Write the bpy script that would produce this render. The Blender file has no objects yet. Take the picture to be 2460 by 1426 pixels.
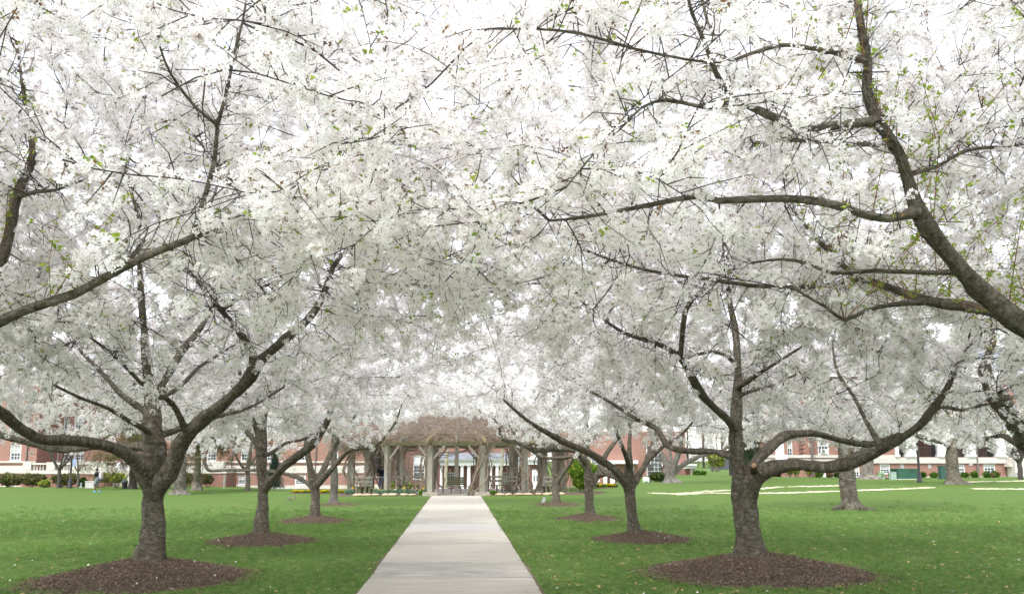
import bpy, bmesh, math, random
import numpy as np
from mathutils import Vector, Matrix, Euler

# ------------------------------------------------------------------ camera, sky, sun, exposure
SC = bpy.context.scene
COL = SC.collection
FPX = 2000.0                     # focal length in pixels of the 2460 px wide photograph
PPX, PPY = 1230.0, 850.0         # principal point
CAM_Z = 2.1
YAW = math.atan(128.0 / FPX)     # camera turned slightly to the right of the path
PITCH = math.atan(256.0 * math.cos(YAW) / FPX)
cam_data = bpy.data.cameras.new('camera')
cam_data.sensor_width = 36.0
cam_data.lens = FPX / 2460.0 * 36.0
cam_data.shift_y = (PPY - 713.0) / 2460.0
cam_data.clip_start = 0.1
cam_data.clip_end = 3000.0
cam = bpy.data.objects.new('camera', cam_data)
COL.objects.link(cam)
cam.location = (0.0, 0.0, CAM_Z)
cam.rotation_euler = Euler((math.pi / 2 + PITCH, 0.0, -YAW), 'XYZ')
SC.camera = cam
CAM_R = np.array(cam.rotation_euler.to_matrix())

SUN_EL, SUN_AZ = math.radians(56.0), math.radians(212.0)   # azimuth clockwise from +Y: behind the camera, to the left
world = bpy.data.worlds.new('World')
SC.world = world
world.use_nodes = True
wn = world.node_tree
wn.nodes.clear()
w_out = wn.nodes.new('ShaderNodeOutputWorld')
w_bg = wn.nodes.new('ShaderNodeBackground')
w_sky = wn.nodes.new('ShaderNodeTexSky')
w_sky.sky_type = 'NISHITA'
w_sky.sun_disc = False
w_sky.sun_elevation = SUN_EL
w_sky.sun_rotation = SUN_AZ
w_sky.air_density = 1.0
w_sky.dust_density = 1.0
w_sky.ozone_density = 1.0
w_hsv = wn.nodes.new('ShaderNodeHueSaturation')      # a thin white overcast takes most of the blue out of the whole sky
w_hsv.inputs['Saturation'].default_value = 0.26
wn.links.new(w_sky.outputs[0], w_hsv.inputs['Color'])
wn.links.new(w_hsv.outputs[0], w_bg.inputs['Color'])
w_bg.inputs['Strength'].default_value = 0.15
wn.links.new(w_bg.outputs[0], w_out.inputs['Surface'])

sun_data = bpy.data.lights.new('sun', 'SUN')
sun_data.energy = 1.15
sun_data.angle = math.radians(14.0)
sun_data.color = (1.0, 0.985, 0.955)
sun = bpy.data.objects.new('sun', sun_data)
COL.objects.link(sun)
sdir = Vector((math.sin(SUN_AZ) * math.cos(SUN_EL), math.cos(SUN_AZ) * math.cos(SUN_EL), math.sin(SUN_EL)))
sun.rotation_euler = sdir.to_track_quat('Z', 'Y').to_euler()
sun.location = (0, 0, 40)

SC.view_settings.view_transform = 'Standard'
SC.view_settings.look = 'None'
SC.view_settings.gamma = 1.0
SC.view_settings.use_curve_mapping = False
SC.view_settings.exposure = 1.67
SC.cycles.max_bounces = 12
SC.cycles.diffuse_bounces = 10
SC.cycles.glossy_bounces = 3
SC.cycles.transmission_bounces = 10
SC.cycles.transparent_max_bounces = 12
SC.cycles.use_denoising = True
SC.cycles.use_adaptive_sampling = True
SC.cycles.adaptive_threshold = 0.025
SC.cycles.sample_clamp_indirect = 6.0

# ------------------------------------------------------------------ helpers
def at(px, py, y):
    """world point at depth y (metres along the path) seen at photograph pixel (px, py)"""
    d = CAM_R @ np.array([(px - PPX) / FPX, -(py - PPY) / FPX, -1.0])
    t = y / d[1]
    return np.array([d[0] * t, y, CAM_Z + d[2] * t])

def mpp(y):
    return y / FPX              # metres per photograph pixel at depth y

def sstep(t):
    t = np.clip(t, 0.0, 1.0)
    return t * t * (3 - 2 * t)

def terrain(x, y):
    x = np.asarray(x, float); y = np.asarray(y, float)
    rise = 0.48 * sstep((x - 5) / 10.0) * sstep((y - 36) / 24.0)
    dip = -1.6 * sstep((y - 58) / 48.0) * (1 - sstep((x - 15) / 10.0)) * (1 - 0.62 * sstep((-x - 12) / 14.0))
    swell = 0.05 * np.sin(x * 0.23 + 1.0) * np.sin(y * 0.17) * sstep((np.abs(x) - 2.2) / 5.0) * sstep((y - 6) / 10.0)
    return rise + dip + swell

def tz(x, y):
    return float(terrain(x, y))

def ground_at(px, y):
    p = at(px, 1106.0, y)
    return np.array([p[0], y, tz(p[0], y)])

def new_obj(name, me, parent=None, mat=None, loc=None):
    o = bpy.data.objects.new(name, me)
    COL.objects.link(o)
    if parent is not None:
        o.parent = parent
    if mat is not None and me is not None:
        mats = mat if isinstance(mat, (list, tuple)) else [mat]
        if len(me.materials) == 0:
            for m in mats:
                me.materials.append(m)
    if loc is not None:
        o.location = loc
    return o

def tag(o, label=None, cat=None, group=None, kind=None):
    if label: o['label'] = label
    if cat: o['category'] = cat
    if group: o['group'] = group
    if kind: o['kind'] = kind
    return o

def thing(name, label, cat, loc=(0, 0, 0), rz=0.0, group=None):
    o = bpy.data.objects.new(name, None)
    COL.objects.link(o)
    o.empty_display_size = 0.2
    o.location = loc
    o.rotation_euler = (0, 0, rz)
    return tag(o, label, cat, group)

class MB:
    """collects polygons of one mesh"""
    def __init__(self):
        self.v = []; self.f = []; self.mi = []
    def add(self, vs, fs, mi=0):
        b = len(self.v)
        self.v.extend([tuple(p) for p in vs])
        self.f.extend([tuple(b + i for i in f) for f in fs])
        self.mi.extend([mi] * len(fs))
        return self
    def box(self, a, b, mi=0, M=None):
        x0, y0, z0 = a; x1, y1, z1 = b
        vs = [(x0, y0, z0), (x1, y0, z0), (x1, y1, z0), (x0, y1, z0), (x0, y0, z1), (x1, y0, z1), (x1, y1, z1), (x0, y1, z1)]
        if M is not None:
            vs = [tuple(M @ Vector(v)) for v in vs]
        return self.add(vs, [(0, 3, 2, 1), (4, 5, 6, 7), (0, 1, 5, 4), (1, 2, 6, 5), (2, 3, 7, 6), (3, 0, 4, 7)], mi)
    def beam(self, p, q, w, h, mi=0, up=(0, 0, 1)):
        p = Vector(p); q = Vector(q); d = (q - p)
        L = d.length; d.normalize()
        u = Vector(up)
        if abs(d.dot(u)) > 0.98: u = Vector((0, 1, 0))
        s = d.cross(u).normalized(); t = s.cross(d).normalized()
        vs = []
        for e in (p, q):
            for a, b in ((-1, -1), (1, -1), (1, 1), (-1, 1)):
                vs.append(e + s * (a * w / 2) + t * (b * h / 2))
        return self.add(vs, [(0, 1, 2, 3), (7, 6, 5, 4), (0, 4, 5, 1), (1, 5, 6, 2), (2, 6, 7, 3), (3, 7, 4, 0)], mi)
    def tube(self, pts, rs, n=8, mi=0, cap=True, noise=0.0, rnd=None):
        pts = [Vector(p) for p in pts]
        m = len(pts)
        if not hasattr(rs, '__len__'): rs = [rs] * m
        rings = []
        ref = None
        for i in range(m):
            d = (pts[min(i + 1, m - 1)] - pts[max(i - 1, 0)])
            if d.length < 1e-9: d = Vector((0, 0, 1))
            d.normalize()
            if ref is None:
                ref = Vector((1, 0, 0)) if abs(d.x) < 0.8 else Vector((0, 1, 0))
            s = (ref - d * ref.dot(d)).normalized(); ref = s
            t = d.cross(s)
            rg = []
            for k in range(n):
                a = 2 * math.pi * k / n
                r = rs[i]
                if noise and rnd: r *= 1 + rnd.uniform(-noise, noise)
                rg.append(pts[i] + (s * math.cos(a) + t * math.sin(a)) * r)
            rings.append(rg)
        vs = [v for rg in rings for v in rg]
        fs = []
        for i in range(m - 1):
            for k in range(n):
                a = i * n + k; b = i * n + (k + 1) % n
                fs.append((a, b, b + n, a + n))
        if cap:
            fs.append(tuple(range(n - 1, -1, -1)))
            fs.append(tuple((m - 1) * n + k for k in range(n)))
        return self.add(vs, fs, mi)
    def lathe(self, prof, n=16, c=(0, 0, 0), mi=0):
        vs = []; fs = []
        for r, z in prof:
            for k in range(n):
                a = 2 * math.pi * k / n
                vs.append((c[0] + r * math.cos(a), c[1] + r * math.sin(a), c[2] + z))
        for i in range(len(prof) - 1):
            for k in range(n):
                a = i * n + k; b = i * n + (k + 1) % n
                fs.append((a, b, b + n, a + n))
        fs.append(tuple(range(n - 1, -1, -1)))
        fs.append(tuple((len(prof) - 1) * n + k for k in range(n)))
        return self.add(vs, fs, mi)
    def mesh(self, name, smooth=False):
        me = bpy.data.meshes.new(name)
        me.from_pydata([tuple(map(float, v)) for v in self.v], [], self.f)
        if any(self.mi):
            me.polygons.foreach_set('material_index', self.mi)
        if smooth:
            me.polygons.foreach_set('use_smooth', [True] * len(me.polygons))
        me.update()
        return me
    def build(self, name, mat, parent=None, smooth=False, loc=None):
        return new_obj(name, self.mesh(name, smooth), parent, mat, loc)

def np_mesh(name, verts, faces_flat, nper, smooth=False, mat_idx=None):
    """fast mesh from numpy: faces_flat (F, nper)"""
    me = bpy.data.meshes.new(name)
    V = np.asarray(verts, np.float32); F = np.asarray(faces_flat, np.int32)
    me.vertices.add(len(V)); me.vertices.foreach_set('co', V.ravel())
    me.loops.add(F.size); me.loops.foreach_set('vertex_index', F.ravel())
    me.polygons.add(len(F))
    me.polygons.foreach_set('loop_start', np.arange(0, F.size, nper, dtype=np.int32))
    me.polygons.foreach_set('loop_total', np.full(len(F), nper, np.int32))
    if mat_idx is not None:
        me.polygons.foreach_set('material_index', np.asarray(mat_idx, np.int32))
    if smooth:
        me.polygons.foreach_set('use_smooth', np.ones(len(F), bool))
    me.update(calc_edges=True)
    me.validate()
    return me

# ------------------------------------------------------------------ materials
MATS = {}
class NT:
    def __init__(self, name):
        self.m = bpy.data.materials.new(name); self.m.use_nodes = True
        self.t = self.m.node_tree; self.t.nodes.clear()
        self.out = self.n('ShaderNodeOutputMaterial')
        MATS[name] = self.m
    def n(self, typ, **kw):
        nd = self.t.nodes.new(typ)
        for k, v in kw.items(): setattr(nd, k, v)
        return nd
    def l(self, a, b): self.t.links.new(a, b)
    def noise(self, vec, scale, detail=4.0, rough=0.6, dist=0.0):
        nd = self.n('ShaderNodeTexNoise'); nd.inputs['Scale'].default_value = scale
        nd.inputs['Detail'].default_value = detail; nd.inputs['Roughness'].default_value = rough
        nd.inputs['Distortion'].default_value = dist
        if vec is not None: self.l(vec, nd.inputs['Vector'])
        return nd.outputs['Fac']
    def ramp(self, fac, stops, interp='LINEAR'):
        nd = self.n('ShaderNodeValToRGB'); cr = nd.color_ramp; cr.interpolation = interp
        while len(cr.elements) < len(stops): cr.elements.new(0.5)
        for e, (p, c) in zip(cr.elements, stops):
            e.position = p; e.color = (c[0], c[1], c[2], 1.0)
        self.l(fac, nd.inputs[0]); return nd.outputs[0]
    def mix(self, fac, a, b, mode='MIX'):
        nd = self.n('ShaderNodeMix', data_type='RGBA', blend_type=mode)
        for s, v in ((nd.inputs[0], fac), (nd.inputs[6], a), (nd.inputs[7], b)):
            if isinstance(v, (int, float)): s.default_value = v
            elif isinstance(v, (tuple, list)): s.default_value = (v[0], v[1], v[2], 1.0)
            else: self.l(v, s)
        return nd.outputs[2]
    def math(self, op, a, b=None, c=None):
        nd = self.n('ShaderNodeMath', operation=op)
        for i, v in enumerate((a, b, c)):
            if v is None: continue
            if isinstance(v, (int, float)): nd.inputs[i].default_value = v
            else: self.l(v, nd.inputs[i])
        return nd.outputs[0]
    def mapping(self, vec, scale=(1, 1, 1), loc=(0, 0, 0), rot=(0, 0, 0)):
        nd = self.n('ShaderNodeMapping'); nd.inputs['Scale'].default_value = scale
        nd.inputs['Location'].default_value = loc; nd.inputs['Rotation'].default_value = rot
        self.l(vec, nd.inputs['Vector']); return nd.outputs[0]
    def coord(self, which='Object'):
        return self.n('ShaderNodeTexCoord').outputs[which]
    def pos(self):
        return self.n('ShaderNodeNewGeometry').outputs['Position']
    def attr(self, name, out='Fac'):
        nd = self.n('ShaderNodeAttribute'); nd.attribute_name = name
        return nd.outputs[out]
    def objrand(self):
        return self.n('ShaderNodeObjectInfo').outputs['Random']
    def bsdf(self, color, rough=0.8, bump=None, bdist=0.02, bstr=0.5, spec=0.3, metal=0.0):
        b = self.n('ShaderNodeBsdfPrincipled')
        for s, v in ((b.inputs['Base Color'], color), (b.inputs['Roughness'], rough)):
            if isinstance(v, (int, float)): s.default_value = v
            elif isinstance(v, (tuple, list)): s.default_value = (v[0], v[1], v[2], 1.0)
            else: self.l(v, s)
        b.inputs['Specular IOR Level'].default_value = spec
        b.inputs['Metallic'].default_value = metal
        if bump is not None:
            bp = self.n('ShaderNodeBump'); bp.inputs['Distance'].default_value = bdist; bp.inputs['Strength'].default_value = bstr
            self.l(bump, bp.inputs['Height']); self.l(bp.outputs[0], b.inputs['Normal'])
        self.l(b.outputs[0], self.out.inputs['Surface'])
        return b
    def leaf(self, color, trans=0.45, tcol=None):
        d = self.n('ShaderNodeBsdfDiffuse'); t = self.n('ShaderNodeBsdfTranslucent'); mx = self.n('ShaderNodeMixShader')
        mx.inputs[0].default_value = trans
        for s, v in ((d.inputs[0], color), (t.inputs[0], tcol if tcol is not None else color)):
            if isinstance(v, (tuple, list)): s.default_value = (v[0], v[1], v[2], 1.0)
            else: self.l(v, s)
        self.l(d.outputs[0], mx.inputs[1]); self.l(t.outputs[0], mx.inputs[2]); self.l(mx.outputs[0], self.out.inputs['Surface'])

def simple(name, col, rough=0.7, var=0.12, scale=6.0, bump=0.0, spec=0.3, metal=0.0):
    """a plain painted or natural surface with a little unevenness"""
    if name in MATS: return MATS[name]
    n = NT(name); c = n.coord()
    f = n.noise(c, scale, 5.0, 0.65)
    a = tuple(x * (1 - var) for x in col); b = tuple(min(1.0, x * (1 + var)) for x in col)
    colr = n.ramp(f, [(0.3, a), (0.7, b)])
    n.bsdf(colr, rough, f if bump else None, 0.02, bump, spec, metal)
    return n.m
# ------------------------------------------------------------------ materials of the setting
def mat_lawn():
    n = NT('lawn'); p = n.pos()
    big = n.noise(p, 0.16, 3.0, 0.5)
    mid = n.noise(p, 1.1, 6.0, 0.7)
    fine = n.noise(n.mapping(p, (30, 12, 20)), 1.0, 4.0, 0.75)
    c = n.ramp(mid, [(0.25, (0.068, 0.127, 0.028)), (0.5, (0.091, 0.158, 0.037)), (0.78, (0.118, 0.190, 0.049))])
    c2 = n.mix(n.ramp(big, [(0.4, (0, 0, 0)), (0.65, (0.55, 0.55, 0.55))]), c, (0.112, 0.174, 0.038))
    c3 = n.mix(n.math('MULTIPLY', n.ramp(fine, [(0.35, (0, 0, 0)), (0.72, (1, 1, 1))]), 0.5), c2, (0.146, 0.210, 0.056))
    tuft = n.noise(n.mapping(p, (7.0, 2.6, 4.0)), 1.0, 5.0, 0.8)
    c3 = n.mix(n.ramp(tuft, [(0.32, (0.6, 0.6, 0.6)), (0.52, (0, 0, 0))]), c3, (0.056, 0.100, 0.020))
    speck = n.ramp(n.noise(p, 3.2, 6.0, 0.85), [(0.69, (0, 0, 0)), (0.75, (1, 1, 1))])
    c4 = n.mix(n.math('MULTIPLY', speck, 0.5), c3, (0.24, 0.20, 0.085))
    n.bsdf(c4, 0.9, n.math('ADD', fine, mid), 0.06, 0.8, 0.1)
    return n.m

def mat_concrete():
    n = NT('concrete'); p = n.pos()
    oi = n.objrand()
    streak = n.noise(n.mapping(p, (0.8, 7.0, 1.0)), 1.0, 6.0, 0.7)
    big = n.noise(p, 0.9, 4.0, 0.6)
    grit = n.noise(p, 55.0, 3.0, 0.8)
    base = n.ramp(streak, [(0.28, (0.355, 0.322, 0.262)), (0.55, (0.480, 0.443, 0.375)), (0.8, (0.555, 0.518, 0.446))])
    base = n.mix(n.math('MULTIPLY', big, 0.3), base, (0.46, 0.43, 0.385))
    base = n.mix(n.ramp(grit, [(0.62, (0, 0, 0)), (0.74, (0.3, 0.3, 0.3))]), base, (0.27, 0.24, 0.20))
    stain = n.noise(n.mapping(p, (1.3, 0.7, 1)), 1.0, 7.0, 0.75, 0.5)
    base = n.mix(n.ramp(stain, [(0.52, (0, 0, 0)), (0.72, (0.3, 0.3, 0.3))]), base, (0.33, 0.305, 0.26))
    tone = n.attr('tone', 'Fac')           # a worn slab shows its grey stones
    worn = n.math('MULTIPLY', tone, n.ramp(n.noise(n.mapping(p, (1.0, 3.0, 1)), 1.1, 7.0, 0.75), [(0.34, (0, 0, 0)), (0.62, (1, 1, 1))]))
    stones = n.ramp(n.noise(p, 34.0, 4.0, 0.9), [(0.40, (0.17, 0.17, 0.17)), (0.6, (0.36, 0.345, 0.32))])
    base = n.mix(n.math('MAXIMUM', worn, 0.0), base, stones)
    base = n.mix(n.math('MULTIPLY', n.math('MAXIMUM', n.math('MULTIPLY', tone, -1.0), 0.0), 0.75), base, (0.475, 0.460, 0.43))      # one newer, greyer slab
    n.bsdf(base, 0.9, n.math('ADD', grit, streak), 0.006, 0.5, 0.2)
    return n.m

def mat_mulch():
    n = NT('mulch'); p = n.pos()
    f = n.noise(n.mapping(p, (48, 48, 48)), 1.0, 5.0, 0.75, 0.6)
    g = n.noise(p, 4.0, 4.0, 0.6)
    c = n.ramp(f, [(0.28, (0.060, 0.043, 0.031)), (0.5, (0.150, 0.108, 0.078)), (0.75, (0.262, 0.200, 0.150))])
    c = n.mix(n.math('MULTIPLY', g, 0.5), c, (0.112, 0.086, 0.060))
    n.bsdf(c, 0.95, f, 0.05, 1.0, 0.15)
    return n.m

def mat_bark(name, dark, mid, light, moss, mossamt=0.4, hstretch=32.0):
    n = NT(name); b = n.attr('bark', 'Vector'); p = n.pos()
    ring = n.noise(n.mapping(b, (2.6, 2.6, hstretch)), 1.0, 6.0, 0.75, 0.4)
    lent = n.noise(n.mapping(b, (1.6, 1.6, hstretch * 0.28)), 1.0, 5.0, 0.7, 0.6)
    blot = n.noise(p, 2.4, 6.0, 0.75)
    fine = n.noise(p, 22.0, 5.0, 0.8)
    c = n.ramp(n.math('ADD', n.math('MULTIPLY', ring, 0.6), n.math('MULTIPLY', lent, 0.4)), [(0.40, dark), (0.5, mid), (0.60, light)])
    c = n.mix(n.ramp(blot, [(0.40, (0, 0, 0)), (0.68, (mossamt, mossamt, mossamt))]), c, moss)
    c = n.mix(n.ramp(fine, [(0.60, (0, 0, 0)), (0.72, (0.55, 0.55, 0.55))]), c, tuple(min(1, x * 1.55) for x in light))
    crack = n.noise(n.mapping(b, (3.2, 3.2, 1.1)), 1.0, 6.0, 0.75, 0.8)
    c = n.mix(n.ramp(crack, [(0.30, (0.9, 0.9, 0.9)), (0.43, (0, 0, 0))]), c, tuple(x * 0.45 for x in dark))
    h = n.math('ADD', n.math('ADD', ring, n.math('MULTIPLY', fine, 0.6)), n.math('MULTIPLY', crack, 2.2))
    n.bsdf(c, 0.9, h, 0.05, 1.0, 0.2)
    return n.m

M_LAWN = mat_lawn(); M_CONC = mat_concrete(); M_MULCH = mat_mulch()
M_BARK = mat_bark('cherry_bark', (0.058, 0.048, 0.037), (0.178, 0.153, 0.120), (0.365, 0.328, 0.275), (0.150, 0.132, 0.072), 0.45)
M_GREYBARK = mat_bark('grey_bark', (0.10, 0.088, 0.072), (0.20, 0.180, 0.155), (0.32, 0.29, 0.255), (0.16, 0.15, 0.11), 0.3, 8.0)
def mat_twig():
    n = NT('twig_bark'); p = n.pos()
    f = n.noise(p, 7.0, 4.0, 0.7)
    n.bsdf(n.ramp(f, [(0.3, (0.034, 0.028, 0.025)), (0.6, (0.070, 0.058, 0.050)), (0.8, (0.130, 0.110, 0.096))]), 0.85, f, 0.01, 0.4, 0.25)
    return n.m
M_TWIG = mat_twig()
def mat_petal():
    n = NT('petal'); r = n.objrand()
    c = n.ramp(r, [(0.0, (0.962, 0.926, 0.935)), (0.3, (0.966, 0.948, 0.950)), (0.85, (0.968, 0.955, 0.952)), (1.0, (0.960, 0.914, 0.922))])
    n.leaf(c, 0.52)
    return n.m
M_PETAL = mat_petal()
def mat_leaf(name, a, b, trans=0.5):
    n = NT(name); r = n.objrand()
    n.leaf(n.ramp(r, [(0.0, a), (1.0, b)]), trans)
    return n.m
M_LEAF = mat_leaf('young_leaf', (0.24, 0.36, 0.04), (0.42, 0.50, 0.09), 0.55)
M_BUD = mat_leaf('bud_leaf', (0.20, 0.105, 0.055), (0.27, 0.19, 0.07), 0.4)
M_EYE = simple('flower_eye', (0.36, 0.19, 0.14), 0.8)
M_GRASS = None
def mat_grass():
    n = NT('grass_blade'); r = n.objrand(); p = n.pos()
    f = n.noise(p, 0.9, 4.0, 0.6)
    a = n.ramp(r, [(0.0, (0.148, 0.258, 0.070)), (0.6, (0.208, 0.334, 0.099)), (0.93, (0.270, 0.388, 0.130)), (1.0, (0.42, 0.40, 0.19))])
    c = n.mix(n.math('MULTIPLY', f, 0.6), a, (0.207, 0.330, 0.097))
    n.leaf(c, 0.5)
    return n.m
M_GRASS = mat_grass()

# ------------------------------------------------------------------ scatter by geometry nodes (masses only: grass, petals, chips)
def source(name, mb, mats, smooth=False):
    me = mb.mesh(name, smooth)
    for m in mats: me.materials.append(m)
    return bpy.data.objects.new(name, me)      # never linked: only its mesh is read by the scatter

def scatter_group(name, sources):
    g = bpy.data.node_groups.new(name, 'GeometryNodeTree')
    g.interface.new_socket('Geometry', in_out='INPUT', socket_type='NodeSocketGeometry')
    g.interface.new_socket('Geometry', in_out='OUTPUT', socket_type='NodeSocketGeometry')
    gi = g.nodes.new('NodeGroupInput'); go = g.nodes.new('NodeGroupOutput')
    jn = g.nodes.new('GeometryNodeJoinGeometry')
    for s in reversed(sources):
        oi = g.nodes.new('GeometryNodeObjectInfo'); oi.inputs['Object'].default_value = s
        gt = g.nodes.new('GeometryNodeGeometryToInstance')
        g.links.new(oi.outputs['Geometry'], gt.inputs[0]); g.links.new(gt.outputs[0], jn.inputs[0])
    ip = g.nodes.new('GeometryNodeInstanceOnPoints')
    ip.inputs['Pick Instance'].default_value = True
    def na(nm, typ):
        a = g.nodes.new('GeometryNodeInputNamedAttribute'); a.data_type = typ
        a.inputs['Name'].default_value = nm
        return a.outputs['Attribute']
    er = g.nodes.new('FunctionNodeEulerToRotation')
    g.links.new(na('rot', 'FLOAT_VECTOR'), er.inputs[0])
    g.links.new(gi.outputs[0], ip.inputs['Points'])
    g.links.new(jn.outputs[0], ip.inputs['Instance'])
    g.links.new(er.outputs[0], ip.inputs['Rotation'])
    g.links.new(na('scl', 'FLOAT'), ip.inputs['Scale'])
    g.links.new(na('idx', 'INT'), ip.inputs['Instance Index'])
    g.links.new(ip.outputs[0], go.inputs[0])
    return g

def scatter(name, P, rot, scl, idx, group, parent=None):
    me = bpy.data.meshes.new(name)
    P = np.asarray(P, np.float32)
    me.vertices.add(len(P)); me.vertices.foreach_set('co', P.ravel())
    for nm, typ, dat, key in (('rot', 'FLOAT_VECTOR', rot, 'vector'), ('scl', 'FLOAT', scl, 'value'), ('idx', 'INT', idx, 'value')):
        a = me.attributes.new(nm, typ, 'POINT')
        a.data.foreach_set(key, np.asarray(dat, np.int32 if typ == 'INT' else np.float32).ravel())
    me.update()
    o = new_obj(name, me, parent)
    md = o.modifiers.new('scatter', 'NODES'); md.node_group = group
    o['kind'] = 'stuff'
    return o

# ------------------------------------------------------------------ the ground
def build_lawn():
    def axis(lo, hi, core_lo, core_hi, fine, growth=1.35):
        a = list(np.arange(core_lo, core_hi + 1e-6, fine)); s = fine; x = core_lo
        while x > lo: s *= growth; x -= s; a.insert(0, x)
        s = fine; x = core_hi
        while x < hi: s *= growth; x += s; a.append(x)
        return np.array(a)
    xs = axis(-900, 900, -60, 70, 1.0); ys = axis(-300, 1500, -10, 130, 1.0)
    X, Y = np.meshgrid(xs, ys)
    Z = terrain(X, Y)
    V = np.stack([X, Y, Z], -1).reshape(-1, 3)
    nx, ny = len(xs), len(ys)
    i = np.arange(ny - 1)[:, None] * nx + np.arange(nx - 1)[None, :]
    F = np.stack([i, i + 1, i + 1 + nx, i + nx], -1).reshape(-1, 4)
    o = new_obj('lawn', np_mesh('lawn', V, F, 4, True), None, M_LAWN)
    tag(o, 'bright green mown lawn under the flowering trees', kind='structure')
build_lawn()

PATH_X0, PATH_X1 = -0.11 - 1.46, -0.11 + 1.46
def build_path():
    root = tag(thing('path', 'straight pale concrete path leading to the pergola', None), kind='structure')
    rnd = random.Random(4)
    edges = [-14, -9.2, -4.4, 0.4, 5.2, 10.3, 15.2, 17.5, 21.4, 25.2, 28.1, 33.0, 38.0, 43.5, 50.2]
    tones = {6: 0.95, 5: 0.10, 7: 0.12, 8: 0.06, 9: -1.0, 10: 0.3, 11: 0.15}
    # edges measured: a worn slab near 15 m, a clean newer strip near 26 m
    for i in range(len(edges) - 1):
        y0, y1 = edges[i] + 0.018, edges[i + 1] - 0.018
        w0 = rnd.uniform(-0.008, 0.008)
        mb = MB()
        n = max(3, int((y1 - y0) / 0.25))
        ys = np.linspace(y0, y1, n)
        L = []; R = []
        for y in ys:
            L.append((PATH_X0 + w0 + 0.005 * math.sin(y * 2.1) + rnd.uniform(-0.008, 0.008), y))
            R.append((PATH_X1 + w0 + 0.005 * math.sin(y * 1.7 + 1) + rnd.uniform(-0.008, 0.008), y))
        zt = 0.035 + rnd.uniform(-0.004, 0.004)
        vs = []
        for (a, b) in zip(L, R):
            vs += [(a[0], a[1], -0.08), (a[0] + 0.004, a[1], zt - 0.01), (a[0] + 0.016, a[1], zt), (b[0] - 0.016, b[1], zt), (b[0] - 0.004, b[1], zt - 0.01), (b[0], b[1], -0.08)]
        fs = []
        for k in range(n - 1):
            for j in range(5):
                a = k * 6 + j; fs.append((a, a + 1, a + 7, a + 6))
        fs.append(tuple(range(5, -1, -1))); fs.append(tuple((n - 1) * 6 + j for j in range(6)))
        mb.add(vs, fs)
        me = mb.mesh('concrete_slab')
        me.flip_normals()
        t = me.attributes.new('tone', 'FLOAT', 'POINT')
        t.data.foreach_set('value', [tones.get(i, rnd.uniform(0.0, 0.2))] * len(me.vertices))
        new_obj('concrete_slab', me, root, M_CONC)
build_path()
def soil_edges():
    # worn soil showing here and there between slab and turf
    rnd = random.Random(31); root = bpy.data.objects['path']
    M_SOIL = simple('edge_soil', (0.150, 0.108, 0.070), 0.95, 0.3, 9.0, 0.4)
    for side, x0 in ((-1, PATH_X0), (1, PATH_X1)):
        mb = MB(); y = 9.0; V = []; F_ = []
        ws = []
        while y < 50:
            w = max(0.006, 0.045 * math.sin(y * 0.83 + side) * math.sin(y * 0.37 + 1) + 0.03 + rnd.uniform(-0.02, 0.02))
            V += [(x0 - side * 0.02, y, 0.016), (x0 + side * w, y, 0.020), (x0 + side * (w + 0.03), y, -0.03)]; y += 0.12
        n = len(V) // 3
        for k in range(n - 1):
            for i in range(2): F_.append((3 * k + i, 3 * k + 3 + i, 3 * k + 4 + i, 3 * k + 1 + i))
        mb.add(V, F_); mb.build('soil_edge', M_SOIL, root)
soil_edges()

# ------------------------------------------------------------------ blossom, leaf and chip sources
def rot_to(dirv, rnd):
    d = Vector(dirv).normalized()
    q = d.to_track_quat('Z', 'Y').to_matrix()
    return q @ Matrix.Rotation(rnd.uniform(0, 6.28), 3, 'Z')

def flower(mb, c, d, r, rnd, bud=False):
    R = rot_to(d, rnd); c = Vector(c)
    for k in range(5):
        a = 2 * math.pi * k / 5 + rnd.uniform(-0.1, 0.1)
        w = 0.50; lift = rnd.uniform(0.10, 0.42) if not bud else 1.2
        def P(rr, ang, z): return c + R @ Vector((rr * r * math.cos(ang), rr * r * math.sin(ang), z * r))
        mb.add([P(0.06, a, 0), P(0.68, a - w, lift * 0.6), P(1.0, a - 0.14, lift), P(1.0, a + 0.14, lift), P(0.68, a + w, lift * 0.6)],
               [(0, 1, 2, 3, 4)], 0)
    if not bud:
        e = 0.22
        mb.add([c + R @ Vector((e * r * math.cos(t), e * r * math.sin(t), 0.10 * r)) for t in (0, 2.1, 4.2)], [(0, 1, 2)], 1)

def blossom_source(seed, nf=11, rad=0.046, fr=0.0205):
    rnd = random.Random(seed); mb = MB()
    for i in range(nf):
        ph = math.acos(1 - 2 * (i + 0.5) / nf); th = i * 2.39996 + rnd.uniform(-0.35, 0.35)
        d = Vector((math.sin(ph) * math.cos(th), math.sin(ph) * math.sin(th), math.cos(ph)))
        d = (d + Vector((rnd.uniform(-.3, .3), rnd.uniform(-.3, .3), rnd.uniform(-.3, .3)))).normalized()
        c = d * rad * rnd.uniform(0.65, 1.15)
        flower(mb, c, d + Vector((rnd.uniform(-.4, .4), rnd.uniform(-.4, .4), rnd.uniform(-.4, .4))), fr * rnd.uniform(0.85, 1.12), rnd, rnd.random() < 0.08)
        s = d.cross(Vector((0.3, 0.5, 0.8))).normalized() * 0.0016
        mb.add([Vector((0, 0, 0)) + s, Vector((0, 0, 0)) - s, c * 0.98], [(0, 1, 2)], 2)       # pedicel
    return source('blossom_cluster', mb, [M_PETAL, M_EYE, M_BUD])

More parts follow.
